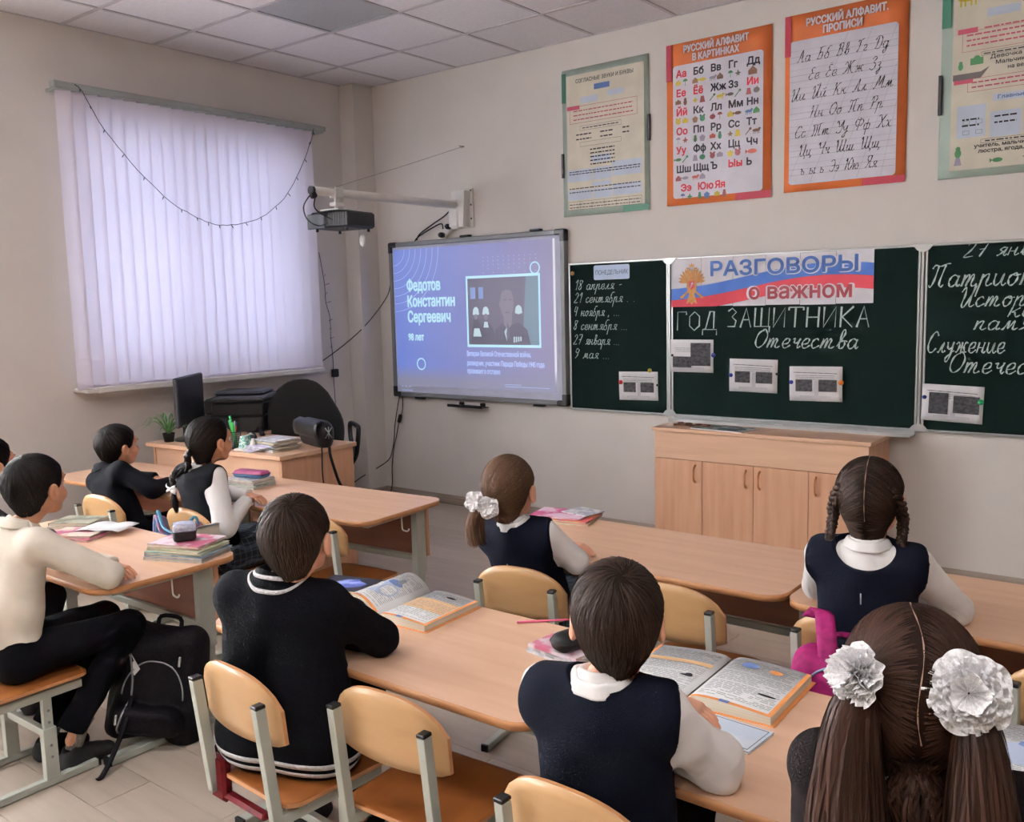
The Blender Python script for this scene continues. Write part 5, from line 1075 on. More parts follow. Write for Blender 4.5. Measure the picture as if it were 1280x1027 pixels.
# notebooks on the teacher's desk
zz = TH; rng = random.Random(4)
for k in range(9):
    p_ = TD(.985 + rng.uniform(-.012, .012), .185 + rng.uniform(-.01, .01)); th = .006 if k % 3 else .009
    book('notebook', (p_[0], p_[1], zz), TA + R(84 + rng.uniform(-7, 7)), .17, .205, th, [cy[2], cy[0], cy[5], cy[3]][k % 4], 'thin exercise book, number %s from the bottom of the pile by the handbag' % ['one', 'two', 'three', 'four', 'five', 'six', 'seven', 'eight', 'nine'][k], 'notebook', 'exercise books on the teacher\'s desk', hard=.0008); zz += th + .0003
for k in range(5):
    p_ = TD(.885 + .012 * k, .12 + .01 * k); book('notebook', (p_[0], p_[1], TH + .0003 + .0065 * k), TA + R(70 + 6 * k), .165, .2, .006, [cy[2], cy[7], cy[0]][k % 3], ['lowest', 'second lowest', 'middle', 'second highest', 'topmost'][k] + ' exercise book of the fanned pile near the organiser', 'notebook', 'fanned exercise books', hard=.0008)
# pupils' book stacks
z = stack(1.635, -2.41, DH, [(.21, .165, .010, 10, cy[0], 'grey exercise book', 0, 0), (.205, .16, .008, 14, cy[6], 'teal and white workbook', .004, 0), (.21, .16, .010, 8, cy[2], 'white textbook', -.003, .004), (.20, .16, .007, 12, cy[0], 'thin grey workbook', 0, 0), (.2, .155, .009, 6, cy[2], 'white printed workbook', .004, 0)], 'books under the pink pencil case', 'under the pink pencil case')
def pencil_case(name, loc, rz, L, W_, H_, m1, m2, label, m3=None):
    t = empty(name, loc, rz, label, 'pencil case'); h_ = .004
    F_ = Field((-L / 2 - .02, -W_ / 2 - .02, -.01), (L / 2 + .02, W_ / 2 + .02, H_ + .02), h_); r_ = H_ / 2
    if H_ > .05: r_ = .014
    for zc_ in np.linspace(r_, H_ - r_, 3 if H_ > .05 else 1):
        for yy in np.linspace(-W_ / 2 + r_, W_ / 2 - r_, 4): F_.limb((-L / 2 + r_, yy, zc_), (L / 2 - r_, yy, zc_), r_, r_, .008)
    V, Fc = F_.mesh(2); V[:, 2] = np.maximum(V[:, 2], 0.0003); V += vnormals(V, Fc) * (wnoise(V, 90, 3) * .0012)[:, None]; V[:, 2] = np.maximum(V[:, 2], .0003)
    low = V[Fc].mean(1)[:, 2] < H_ * .55
    fast_mesh('case_bottom', *submesh(V, Fc, low), m2, t); fast_mesh('case_top', *submesh(V, Fc, ~low), m1, t)
    m = MB(); P_ = [(x_ * 1.012, y_ * 1.015, H_ * .56) for x_, y_ in rrect(-L / 2, -W_ / 2, L / 2, W_ / 2, r_ * .98, 5)]; m.tube(P_ + [P_[0]], .0022, 5, cap=False); m.build('zip', m3 or M_black, t); return t
pencil_case('pencil_case', (1.64, -2.40, z), R(14), .195, .085, .036, mat('case_plum', '9A3D6B', .5, col2='A84A78', scale=(30, 30, 30)), mat('case_slate_blue', '4C6F96', .5), 'plum and blue zipped pencil case lying on the front row book stack')
z = stack(2.575, -3.375, DH, [(.25, .19, .012, 22, cy[0], 'large grey workbook', 0, 0), (.25, .19, .009, 20, cy[3], 'blue and white workbook', .004, .002), (.24, .185, .010, 24, cy[6], 'teal-edged textbook', -.002, .0), (.235, .18, .010, 17, cy[1], 'pale green workbook', .006, .0), (.225, .175, .008, 26, cy[5], 'cream exercise book', -.004, .004), (.225, .17, .009, 20, cy[4], 'pink and white workbook', .0, .0)], 'books under the see-through pencil case', 'under the see-through pencil case')
pencil_case('pencil_case', (2.575, -3.385, z), R(60), .085, .075, .068, mat('case_clear', 'B9BEDA', .15, col2='E4E6F2', scale=(60, 60, 60), trans=.25, coat=.6), mat('case_black', '101013', .45), 'short pencil case with a silvery see-through top and black base on a book stack')
z = stack(3.455, -3.335, DH, [(.26, .20, .008, 12, cover('blue_magazine', '9DB6DC', '4A5A88', 9), 'blue picture magazine', .02, 0), (.25, .19, .007, 8, cover('mixed_blue', 'C4D4E8', '6B84B5', 12), 'pale blue workbook', -.01, -.01), (.20, .155, .007, 14, cover('green_letters', '6FBF9A', 'D9E8E0', 30), 'green and white workbook', .0, -.01)], 'books beside the striped cardigan boy', 'left of the striped-hem boy\'s textbook')
wf_ = book('book', (3.43, -3.345, z), R(15), .185, .135, .008, cover('dark_blue_picture', '23232B', '2E2E3A', 8), 'dark book with a pale blue animal picture on its cover, left of the open textbook', 'book')
q = MB(); q.add([(-.02, .035, .0086), (-.05, .0, .0086), (-.03, -.035, .0086), (.02, -.045, .0086), (.06, -.02, .0086), (.07, .01, .0086), (.03, .03, .0086), (.02, .045, .0086)], [tuple(range(7, -1, -1))]); q.build('cover_picture', mat('picture_ice_blue', 'A9B7F0', .4, col2='4A5AA8', scale=(24, 24, 24), lo=.4, hi=.6), wf_)
z = stack(4.305, -3.375, DH, [(.12, .17, .007, 80, cy[2], 'thin white notebook', .0, 0), (.12, .17, .008, 76, cy[0], 'grey notebook', .004, .0), (.115, .165, .008, 84, cy[4], 'pink-edged notebook', .0, .004)], 'small notebooks left of the navy vest boy', 'left of the navy vest boy')
pencil_case('pencil_case', (4.335, -3.36, z), R(75), .15, .07, .045, M_blackm, M_blackm, 'black pencil case lying on small notebooks, half hidden by the navy vest boy')
z = stack(3.46, -2.14, DH, [(.25, .19, .010, 16, cy[5], 'cream textbook', 0, 0), (.25, .185, .008, 10, cover('orange_red', 'D98A5A', 'C24A50', 10), 'orange and red workbook', .0, .0)], 'magazines by the ponytail girl', 'by the ponytail girl')
book('magazine', (3.43, -2.14, z), R(12), .23, .17, .005, cover('pink_magazine', 'C4427A', 'E6C8D8', 9), 'pink and red magazine on top of the pile by the ponytail girl', 'magazine')
mgz = book('magazine', (3.50, -2.08, z + .006), R(-8), .14, .12, .004, cover('white_leaflet', 'E6E4E8', 'B4B6C2', 30), 'white printed leaflet lying on the pink magazine', 'magazine')
z = stack(1.87, -3.43, DH, [(.21, .16, .010, 20, cy[4], 'pink workbook', .06, -.03), (.2, .15, .010, 30, cover('plum_band', 'A0466A', 'D8C8B8', 10), 'plum-edged notebook', .05, -.035)], 'books at the left desk end', 'at the far left desk')
zb_ = stack(1.72, -3.36, DH, [(.2, .15, .012, 35, cy[0], 'grey-green textbook', 0, 0), (.19, .15, .012, 30, cover('moss', '6E6F60', 'A9A995', 12), 'dark moss textbook', .0, .0)], 'books by the left window pupil', 'behind the white-shirted boy\'s face')
nb = MB(); nb.grid(lambda u, v: ((u - .5) * .20, (v - .5) * .15, .012 * abs(math.sin(u * 3.14 * 2)) * .5 + .002), 12, 2); o = nb.build('open_sheet', M_paper, None, (1.96, -3.36, DH + .021)); solidify(o, .001); o.rotation_euler = (0, 0, R(28)); tag(o, 'open white exercise book lying on books in front of the white-shirted boy', 'notebook')
# open textbooks
M_pg = mat('printed_page', 'E2E2E2', .7); M_txt = mat('page_text_grey', '8F9399', .8); M_orpg = mat('page_orange', 'E59A5C', .55, col2='DB8B4B', scale=(20, 20, 20)); M_tan = mat('page_tan', 'E3B98A', .6); M_bluepg = mat('page_blue', '6E86BE', .6)
def open_book(loc, rz, label, raised=0.0, extra=1, W_=.195, D_=.27, seed=1, layout=0):
    t = empty('open_textbook', loc, rz, label, 'book'); rnd = random.Random(seed)
    # left/right covers (orange) and page blocks; x across pages, y along spine
    def hL(u): return .020 * (u ** .5) * (1 - .0 * u) * math.exp(-1.1 * u) * 1.5 + .012 * (1 - u) + .004 + (raised * math.sin(min(1, u * 1.0) * math.pi) ** 1.0)
    def hR(u): return .024 * (u ** .5) * math.exp(-1.0 * u) * 1.5 + .011 * (1 - u) + .006
    for s_, hf in ((-1, hL), (1, hR)):
        m = MB(); N_ = 14
        for i in range(N_ + 1):
            u = i / N_; x = s_ * (.003 + u * W_ * (1 - (raised * .9 if s_ < 0 else 0))); hgt = hf(u)
            base = .0022 if s_ > 0 or raised == 0 else max(.0022, hgt - .010)
            m.v += [(x, -D_ / 2, base), (x, D_ / 2, base), (x, D_ / 2, hgt), (x, -D_ / 2, hgt)]
        for i in range(N_):
            a = i * 4
            for j in range(4): f = (a + j, a + 4 + j, a + 4 + (j + 1) % 4, a + (j + 1) % 4); m.f.append(f if s_ > 0 else f[::-1]); m.mi.append([1, 1, 0, 1][j]); m.sm.append(j == 2)
        m.f.append((N_ * 4, N_ * 4 + 1, N_ * 4 + 2, N_ * 4 + 3)); m.mi.append(1); m.sm.append(False)
        m.build('page_block', [M_pg, M_pages], t)
        def on(u, yy, dz=.0006): return (s_ * (.003 + u * W_ * (1 - (raised * .9 if s_ < 0 else 0))), yy, hf(u) + dz)
        def strip(mb, u0, u1, y0, y1, dz=.0006):
            n_ = max(1, int((u1 - u0) * 14)); k = len(mb.v)
            for i in range(n_ + 1): u = u0 + (u1 - u0) * i / n_; mb.v += [on(u, y0, dz), on(u, y1, dz)]
            for i in range(n_): f = (k + 2 * i, k + 2 * i + 2, k + 2 * i + 3, k + 2 * i + 1); mb.f.append(f if s_ > 0 else f[::-1]); mb.mi.append(0); mb.sm.append(True)
        tx = MB(); y = D_ / 2 - .022; li = 0
        while y > -D_ / 2 + .02:
            u = .08
            while u < .90:
                L = rnd.uniform(.04, .12)
                if rnd.random() < .93: strip(tx, u, min(.93, u + L), y, y + .0022)
                u += L + .018
            y -= .0075; li += 1
            if li in (9, 17, 25): y -= .006
        tag(tx.build('page_text', M_txt, t), kind='stuff')
        ob = MB()
        if s_ < 0: strip(ob, .955, 1.0, -D_ / 2, D_ / 2, .0005)
        else: strip(ob, .945, 1.0, -D_ / 2, D_ / 2, .0005)
        strip(ob, .02, 1.0, -D_ / 2, -D_ / 2 + .012, .0006); ob.build('page_border', M_orpg, t)
        ob = MB(); strip(ob, .38, .50, -D_ / 2 + .0, -D_ / 2 + .013, .0010); ob.build('page_number_tab', M_bluepg, t)
        if s_ < 0 and layout == 0: ob = MB(); strip(ob, .06, .93, .035, .055, .0010); ob.build('text_panel', M_tan, t)
        if s_ > 0 and layout == 1: ob = MB(); strip(ob, .06, .93, -.035, .05, .0004); ob.build('text_panel', M_tan, t)
        def patch(nm, uc, yc, ru, ry, mm, n_=14):
            q = MB(); q.add([on(uc, yc, .0014)] + [on(uc + ru * math.cos(R(360 * k / n_)) * rnd.uniform(.85, 1.1), yc + ry * math.sin(R(360 * k / n_)), .0014) for k in range(n_)], [(0, 1 + k, 1 + (k + 1) % n_) if s_ > 0 else (0, 1 + (k + 1) % n_, 1 + k) for k in range(n_)]); q.build(nm, mm, t)
        if layout == 0:
            if s_ > 0: patch('picture', .32, .09, .11, .016, M_bluepg); patch('picture', .66, .085, .08, .011, M_orpg); patch('picture', .78, -.045, .11, .005, M_ink)
            else: patch('picture', .22, -.035, .10, .005, M_ink); patch('picture', .20, -.03, .05, .009, M_ink)
        else:
            if s_ < 0: patch('picture', .42, -.02, .34, .05, mat('page_sky', 'B7C4DC', .6)); patch('picture', .35, .03, .14, .016, M_bluepg); patch('picture', .30, .05, .05, .02, M_txt)
            else: patch('picture', .60, .085, .11, .006, M_ink)
    m = MB(); m.box((-W_ - .012, -D_ / 2 - .004, 0), (-.004, D_ / 2 + .004, .002)); m.box((-.004, -D_ / 2 - .004, 0), (.004, D_ / 2 + .004, .0015)); m.box((.004, -D_ / 2 - .004, 0), (W_ + .012, D_ / 2 + .004, .002)); m.build('cover', M_orpg, t)
    return t
open_book((4.698, -3.335, DH), R(2), 'open textbook with orange page borders in front of the boy in the navy vest', seed=3)
open_book((3.70, -3.355, DH), R(3), 'open textbook with its left page curling up beside the boy in the striped cardigan', raised=.045, seed=5, W_=.18, D_=.25, layout=1)
open_book((5.44, -3.33, DH), R(-3), 'open textbook at the right picture edge beside the girl with two lace bows', seed=8, layout=1, D_=.24)
nbk = book('notebook', (4.835, -3.545, DH), R(-4), .165, .11, .006, cover('pale_blue_notebook', 'C9D6E6', 'D6DEEA', 10), 'pale blue exercise book with a dark frame line under the navy vest boy\'s hand', 'notebook')
q = MB(); 
for a, b, c, d in ((-.076, -.049, .076, -.047), (-.076, .047, .076, .049), (-.076, -.047, -.0745, .047), (.0745, -.047, .076, .047)): q.add([(a, b, .0064), (c, b, .0064), (c, d, .0064), (a, d, .0064)], [(0, 1, 2, 3)])
tag(q.build('frame_line', M_ink, nbk), kind='stuff')
o = MB().tube([(0, 0, .004), (.14, .035, .004), (.15, .0375, .004)], [.0035, .0035, .001], 8).build('pen', mat('pen_pink', 'D0587E', .35), None, (4.06, -3.265, DH)); o.rotation_euler = (0, 0, R(28)); tag(o, 'thin pink pen lying alone on the middle foreground desk', 'pen')
# ------------------------------------------------------------ people
def cat_mesh(parts):
    Vs, Fs, k = [], [], 0
    for V, F in parts: Vs.append(V); Fs.append(F + k); k += len(V)
    return np.concatenate(Vs), np.concatenate(Fs)
def make_head():
    f = Field((-.10, -.13, -.165), (.10, .135, .125), .0034)
    f.blob((0, -.012, .022), (.0745, .091, .084), 0)
    f.blob((0, .030, -.030), (.056, .060, .072), .02); f.blob((0, .052, -.078), (.026, .026, .022), .02)
    for s in (-1, 1):
        f.blob((s * .036, .058, -.030), (.024, .026, .026), .015); f.limb((s * .055, .01, -.035), (s * .036, .045, -.082), .016, .014, .02)
    f.blob((0, .072, .030), (.048, .020, .022), .02)
    f.limb((0, .086, .008), (0, .102, -.026), .0065, .0095, .010); f.blob((-.010, .094, -.028), (.0075, .0075, .006), .006); f.blob((.010, .094, -.028), (.0075, .0075, .006), .006)
    f.limb((-.017, .083, -.055), (.017, .083, -.055), .0045, .0045, .006); f.blob((0, .088, -.0525), (.013, .006, .0045), .005); f.blob((0, .087, -.0605), (.012, .0065, .005), .005)
    for s in (-1, 1): f.blob((s * .030, .094, .008), (.015, .012, .010), .008, op='sub')
    for s in (-1, 1):
        a = R(s * 14); Rm = [(math.cos(a), math.sin(a), 0), (-math.sin(a), math.cos(a), 0), (0, 0, 1)]
        f.blob((s * .083, -.006, -.010), (.0075, .0175, .030), .006, Rm=Rm); f.blob((s * .091, -.002, -.006), (.006, .010, .018), .004, Rm=Rm, op='sub'); f.blob((s * .081, .002, -.033), (.006, .009, .009), .006)
    f.limb((0, -.016, -.05), (0, -.030, -.16), .046, .042, .02)
    return f.mesh(1)
HEAD = make_head()
def make_hand(curl):
    f = Field((-.075, -.03, -.07), (.075, .15, .035), .0022); th = .0105
    for x, w in ((-.019, .0125), (-.006, .013), (.007, .013), (.0195, .012)): f.limb((x * .75, .012, 0), (x, .066, -.001), w, w * .92, .008, flat=(0, 0, 1), fs=1.15)
    f.limb((0, -.03, 0), (0, .01, 0), .0215, .021, .012, flat=(0, 0, 1), fs=1.35)
    for i, (x, L, sp) in enumerate(((-.0215, .042, -.10), (-.0072, .052, -.03), (.0072, .055, .03), (.0215, .050, .10))):
        c = curl * (1.15 - .1 * i); p = np.array((x, .068, -.001)); ang = .15 * curl; r = .0069 if i else .006
        for seg, fr in enumerate((.45, .32, .25)):
            ang += c * (.55, .75, .55)[seg]; d = np.array((math.sin(sp), math.cos(sp) * math.cos(ang), -math.sin(ang))); q = p + d * L * fr
            f.limb(p, q, r, r * .92, .0012 if seg else .003); p = q; r *= .92
    p = np.array((.020, .018, -.004)); f.limb(p, (.036, .040, -.012), .0115, .009, .006); f.limb((.036, .040, -.012), (.045, .062, -.018), .0085, .007, .003)
    return f.mesh(1)
HANDS = {c: make_hand(c) for c in (.35, .9)}
def make_shoe():
    f = Field((-.05, -.09, -.01), (.05, .13, .09), .005)
    f.limb((0, -.045, .030), (0, .085, .022), .036, .033, .02, flat=(0, 0, 1), fs=1.15); f.limb((0, -.04, .03), (0, -.035, .065), .034, .033, .02); f.limb((0, .0, .05), (0, .05, .035), .03, .026, .02)
    f.plane((0, 0, .0), (0, 0, -1), .2); f.limb((0, -.045, .09), (0, -.03, .075), .026, .02, .005, op='sub')
    return f.mesh(2)
SHOE = make_shoe()
def hair_f(P):
    def ell(c, r):
        q = P - np.array(c); k0 = np.linalg.norm(q / r, axis=1); k1 = np.linalg.norm(q / (np.array(r) ** 2), axis=1); return k0 * (k0 - 1) / (k1 + 1e-9)
    def cone(a, b, ra, rb):
        a, b = np.array(a), np.array(b); d = b - a; t = np.clip(((P - a) @ d) / (d @ d), 0, 1); return np.linalg.norm(P - a - t[:, None] * d, axis=1) - (ra + (rb - ra) * t)
    def smin(x, y, k): h = np.clip(.5 + .5 * (y - x) / k, 0, 1); return y * (1 - h) + x * h - k * h * (1 - h)
    return smin(ell((0, -.014, .024), (.085, .103, .094)), cone((0, -.030, -.02), (0, -.040, -.105), .054, .042), .03)
def hgrad(P):
    e = 1e-3; f0 = hair_f(P); g = np.stack([(hair_f(P + np.eye(3)[i] * e) - f0) / e for i in range(3)], 1); return f0, g / (np.linalg.norm(g, axis=1, keepdims=True) + 1e-9)
def region(P, style):
    y, z = P[:, 1], P[:, 2]
    if style == 'boy': yf = np.interp(z, [-.09, -.03, -.018, .0, .02, .06, .085], [-.035, -.024, .004, .040, .050, .082, .12]); zl = -.082 + .10 * np.abs(P[:, 0])
    else: yf = np.interp(z, [-.09, -.03, -.01, .0, .03, .06, .085], [-.025, -.015, .025, .040, .055, .070, .095]); zl = -.106 + .12 * np.abs(P[:, 0])
    ear = np.sqrt((y + .004) ** 2 + (z + .012) ** 2) - .024; ear = np.where(np.abs(P[:, 0]) > .05, ear, 1)
    return np.minimum(np.minimum(yf - y, z - zl), ear)
def make_hair(style, ties=(), n=2600, seed=1, thick=.011, part=False, crown=(.008, -.062, .098), wid=.0024):
    rs = np.random.RandomState(seed)
    NU, NVv = 56, 40; th = np.linspace(0, 2 * np.pi, NU, endpoint=False); ph = np.linspace(.02, np.pi - .35, NVv)
    T, Pp = np.meshgrid(th, ph, indexing='ij'); D = np.stack([np.sin(Pp) * np.cos(T), np.sin(Pp) * np.sin(T), np.cos(Pp)], -1).reshape(-1, 3); c = np.array((0, -.018, .0))
    lo, hi = np.zeros(len(D)), np.full(len(D), .2)
    for _ in range(22): mid = (lo + hi) / 2; o = hair_f(c + D * mid[:, None]) > 0; hi = np.where(o, mid, hi); lo = np.where(o, lo, mid)
    P = c + D * lo[:, None]; r = region(P, style); P = P - D * (.0105 - thick * np.clip(r / .03, 0, 1) ** .6)[:, None]
    idx = np.arange(NU * NVv).reshape(NU, NVv); F = np.stack([idx, np.roll(idx, -1, 0), np.roll(np.roll(idx, -1, 0), -1, 1), np.roll(idx, -1, 1)], -1)[:, :-1].reshape(-1, 4)
    F = F[(r[F] > -.001).all(1)]; F = F[:, ::-1]; capV, capF = P, F
    # strands
    S = rs.normal(size=(n * 4, 3)); S /= np.linalg.norm(S, axis=1, keepdims=True); S = c + S * .1
    for _ in range(4): f0, g = hgrad(S); S = S - g * f0[:, None]
    S = S[(region(S, style) > .002)]
    if part: S = S[(np.abs(S[:, 0]) > .0022)]
    S = S[:n]; m = len(S); steps = 9 if not ties else 13; step = rs.uniform(.0050, .0085, m) if not ties else None
    pts = [S]; nr = [hgrad(S)[1]]; alive = np.ones(m, bool); lift = rs.uniform(.0, 1, m)
    K = np.array(crown)
    if ties:
        Tt = np.array(ties); tgt = Tt[0][None].repeat(m, 0) if len(ties) == 1 else Tt[(S[:, 0] > 0).astype(int)]
        tgt = tgt + rs.normal(size=(m, 3)) * .004
        step = np.linalg.norm(tgt - S, axis=1) * 1.25 / steps; step = np.minimum(step, .02)
    p = S.copy()
    for k in range(steps):
        f0, g = hgrad(p)
        if not ties:
            d = p - K; d -= g * (d * g).sum(1)[:, None]; ln = np.linalg.norm(d, axis=1, keepdims=True) + 1e-6; sw = np.cross(g, d / ln); d = d / ln + sw * .55 * np.exp(-ln / .05) + np.array((0, 0, -.25))
        else:
            d = tgt - p; dist = np.linalg.norm(d, axis=1); alive &= dist > step * .8
            if part: d = d + np.array((0, 0, .0)) + np.sign(S[:, :1]) * np.array((.05, 0, 0)) * np.exp(-np.abs(p[:, :1]) / .02)
        d += rs.normal(size=p.shape) * (.10 if not ties else .04) * np.linalg.norm(d, axis=1, keepdims=True); d -= g * (d * g).sum(1)[:, None]; d /= np.linalg.norm(d, axis=1, keepdims=True) + 1e-9
        q = p + d * step[:, None]; f0, g2 = hgrad(q); q = q - g2 * f0[:, None]
        if not ties: alive &= region(q, style) > -.007
        p = np.where(alive[:, None], q, p); pts.append(p.copy()); nr.append(g2)
    pts = np.stack(pts, 1); nr = np.stack(nr, 1); L = pts.shape[1]; t = np.linspace(0, 1, L)
    rr = region(pts.reshape(-1, 3), style).reshape(m, L)
    base = thick - .0105 + .0008; infl = base - (thick) * (1 - np.clip(rr / .03, 0, 1) ** .6)
    pts = pts + nr * (infl + (.0030 if not ties else .0012) * t[None] * lift[:, None])[..., None]
    tan = np.gradient(pts, axis=1); tan /= np.linalg.norm(tan, axis=2, keepdims=True) + 1e-9; side = np.cross(tan, nr); side += nr * rs.uniform(-.5, .5, (m, 1, 1)); side /= np.linalg.norm(side, axis=2, keepdims=True) + 1e-9
    w = (wid * np.sin(np.clip(t * .9 + .1, 0, 1) * np.pi) ** .6 * .5)[None, :, None]
    A, B = pts - side * w, pts + side * w; V = np.stack([A, B], 2).reshape(-1, 3)
    ii = (np.arange(m)[:, None] * L + np.arange(L - 1)[None]) * 2; F = np.stack([ii, ii + 2, ii + 3, ii + 1], -1).reshape(-1, 4)
    return (capV, capF), (V, F)
def tail(root, path, n, r0, r1, r2, seed=1, wid=.0035, jag=.15):
    """a loose lock of hair along a path (list of points); radius r0 at the tie, r1 in the belly, r2 at the tip"""
    rs = np.random.RandomState(seed); P = np.array(catmull(path, 5)); L = len(P); t = np.linspace(0, 1, L); T = np.gradient(P, axis=0); T /= np.linalg.norm(T, axis=1, keepdims=True)
    a = np.cross(T, (0, 1, .1)); a /= np.linalg.norm(a, axis=1, keepdims=True); b = np.cross(T, a)
    u = np.sqrt(rs.uniform(.25, 1, n)); ang = rs.uniform(0, 2 * np.pi, n)[:, None] + rs.normal(size=(n, 1)) * .6 * t[None]; rad = np.interp(t, [0, .25, .6, 1], [r0, r1 * .62, r1, r2])[None] * u[:, None]
    rad = rad + .004 * np.sin(t[None] * rs.uniform(4, 12, (n, 1)) + rs.uniform(0, 6, (n, 1))) * t[None]; end = 1 - rs.uniform(0, jag, n)
    tt = t[None] * end[:, None]; Pc = np.stack([np.interp(tt, t, P[:, k]) for k in range(3)], -1); ac = np.stack([np.interp(tt, t, a[:, k]) for k in range(3)], -1); bc = np.stack([np.interp(tt, t, b[:, k]) for k in range(3)], -1)
    pts = Pc + ac * (rad * np.cos(ang))[..., None] + bc * (rad * np.sin(ang))[..., None]; out = ac * np.cos(ang)[..., None] + bc * np.sin(ang)[..., None]
    tan = np.gradient(pts, axis=1); tan /= np.linalg.norm(tan, axis=2, keepdims=True) + 1e-9; side = np.cross(tan, out) + out * rs.uniform(-.4, .4, (n, 1, 1)); side /= np.linalg.norm(side, axis=2, keepdims=True) + 1e-9
    w = (wid * .5 * np.interp(t, [0, .1, .8, 1], [.5, 1, .9, .15]))[None, :, None]; V = np.stack([pts - side * w, pts + side * w], 2).reshape(-1, 3)
    ii = (np.arange(n)[:, None] * L + np.arange(L - 1)[None]) * 2; return V, np.stack([ii, ii + 2, ii + 3, ii + 1], -1).reshape(-1, 4)
def braid(name, path, r, parent, m_, turns, org):
    P = np.array(catmull(path, 8)); L = len(P); T = np.gradient(P, axis=0); T /= np.linalg.norm(T, axis=1, keepdims=True); a = np.cross(T, (.3, 1, .2)); a /= np.linalg.norm(a, axis=1, keepdims=True); b = np.cross(T, a); mb = MB(); t = np.linspace(0, 1, L); env = np.interp(t, [0, .1, .85, 1], [.9, 1, .75, .5])
    for k in range(3):
        th = 2 * np.pi * (t * turns + k / 3); q = P + a * (np.sin(th) * r * .8 * env)[:, None] + b * (np.sin(2 * th) * r * .42 * env)[:, None] - org
        mb.tube([tuple(x) for x in q], list(r * .62 * env), 8)
    return mb.build(name, m_, parent)
def ruffle(name, c, nrm, r, parent, m_, org, layers=4, seed=1, waves=9):
    n = np.array(nrm, float); n /= np.linalg.norm(n); a = np.cross(n, (0, 0, 1)); a /= np.linalg.norm(a); b = np.cross(n, a); c = np.array(c) - org; rs = np.random.RandomState(seed); mb = MB()
    for k in range(layers):
        ph, am, R1 = rs.uniform(0, 6), r * rs.uniform(.08, .13), r * (1 - .62 * k / layers); ph2 = rs.uniform(0, 6); w2 = waves + 6
        def fn(u, v, k=k, ph=ph, am=am, R1=R1, ph2=ph2, w2=w2):
            th = 2 * np.pi * u; rho = .03 * r + (R1 - .03 * r) * v * (1 + .07 * math.sin(5 * th + ph2)); h = (.42 * r * k / layers + am * math.sin(waves * th + ph) * (v ** .6) * (1 + .5 * math.sin(3 * th + ph2)) + .4 * am * math.sin(w2 * th + ph2) * v * v + .25 * r * (v ** 2) * (.2 + .25 * k))
            return tuple(c + a * (rho * math.cos(th)) + b * (rho * math.sin(th)) + n * h)
        mb.grid(fn, 220, 5)
    return mb.build(name, m_, parent)
M_lace = mat('white_lace', 'FBFAFA', .75, col2='EDEAEC', scale=(260, 260, 260), lo=.42, hi=.55, bump=.3, bscale=(320, 320, 320))
nl_ = M_lace.node_tree; bl_ = nl_.nodes['Principled BSDF']; tl_ = nl_.nodes.new('ShaderNodeTexCoord'); vl_ = nl_.nodes.new('ShaderNodeTexVoronoi'); vl_.inputs['Scale'].default_value = 330; rl2 = nl_.nodes.new('ShaderNodeValToRGB')
rl2.color_ramp.elements[0].position = .18; rl2.color_ramp.elements[0].color = (.75, .75, .75, 1); rl2.color_ramp.elements[1].position = .30; rl2.color_ramp.elements[1].color = (1, 1, 1, 1)
nl_.links.new(tl_.outputs['Object'], vl_.inputs['Vector']); nl_.links.new(vl_.outputs['Distance'], rl2.inputs[0]); nl_.links.new(rl2.outputs[0], bl_.inputs['Alpha'])   # openwork of the lace
def skin_mat(n, c, c2): 
    m = mat('skin_' + n, c, .48, col2=c2, scale=(25, 25, 25)); b = m.node_tree.nodes['Principled BSDF']; b.inputs['Subsurface Weight'].default_value = .0; return m
SK = {'fair': skin_mat('fair', 'E0A98D', 'D79A7F'), 'tan': skin_mat('tan', 'C48D6C', 'B97F60'), 'mid': skin_mat('mid', 'D29A7C', 'C88D70')}
HR = {'black': ('0E0B0A', '17110F'), 'dark': ('1D1410', '2E2019'), 'brown': ('20130E', '342018'), 'light': ('3A281D', '5A4232')}
for k_, (a_, b_) in HR.items():
    mat('hair_' + k_, b_,   .55, spec=.15, island=.35, col2=None); mat('haircap_' + k_, a_, .7, spec=.08)
def cloth(n, c, c2=None, sc_=300, bump=.5, rough=.9, sheen=.0): return mat('cloth_' + n, c, rough, col2=c2, scale=(sc_, sc_, sc_), bump=bump, bscale=(sc_ * 1.6,) * 3, sheen=sheen, spec=.12)
M_white = cloth('white_shirt', 'EEEBEA', 'E6E2E1', 12, .2, .8); M_cream = cloth('cream_shirt', 'DED4C6', 'D3C9BB', 12, .2, .8); M_navy = cloth('navy_wool', '080B18', '0D1120', 300, .35); M_vblk = cloth('black_vest', '08090F', '0C0D14', 300, .5)
M_knit = cloth('black_knit', '07080E', '0B0C13', 120, .45); M_trs = cloth('black_trousers', '07080E', '0B0C12', 300, .4); M_brn = cloth('dark_brown_jacket', '130D0E', '1B1314', 200, .6)
M_sock = cloth('grey_sock', '8E8A86', '7A7672', 200, .5); M_shoe = mat('black_suede_shoe', '17161A', .8, col2='1F1E22', scale=(60, 60, 60)); M_eye = mat('eye_white', 'DCD8D2', .2); M_iris = mat('iris_brown', '2A1A12', .15)
M_plaid = mat('plaid_skirt', '16191F', .85); ntp = M_plaid.node_tree; bsdf = ntp.nodes['Principled BSDF']
tcn = ntp.nodes.new('ShaderNodeTexCoord'); acc_ = None
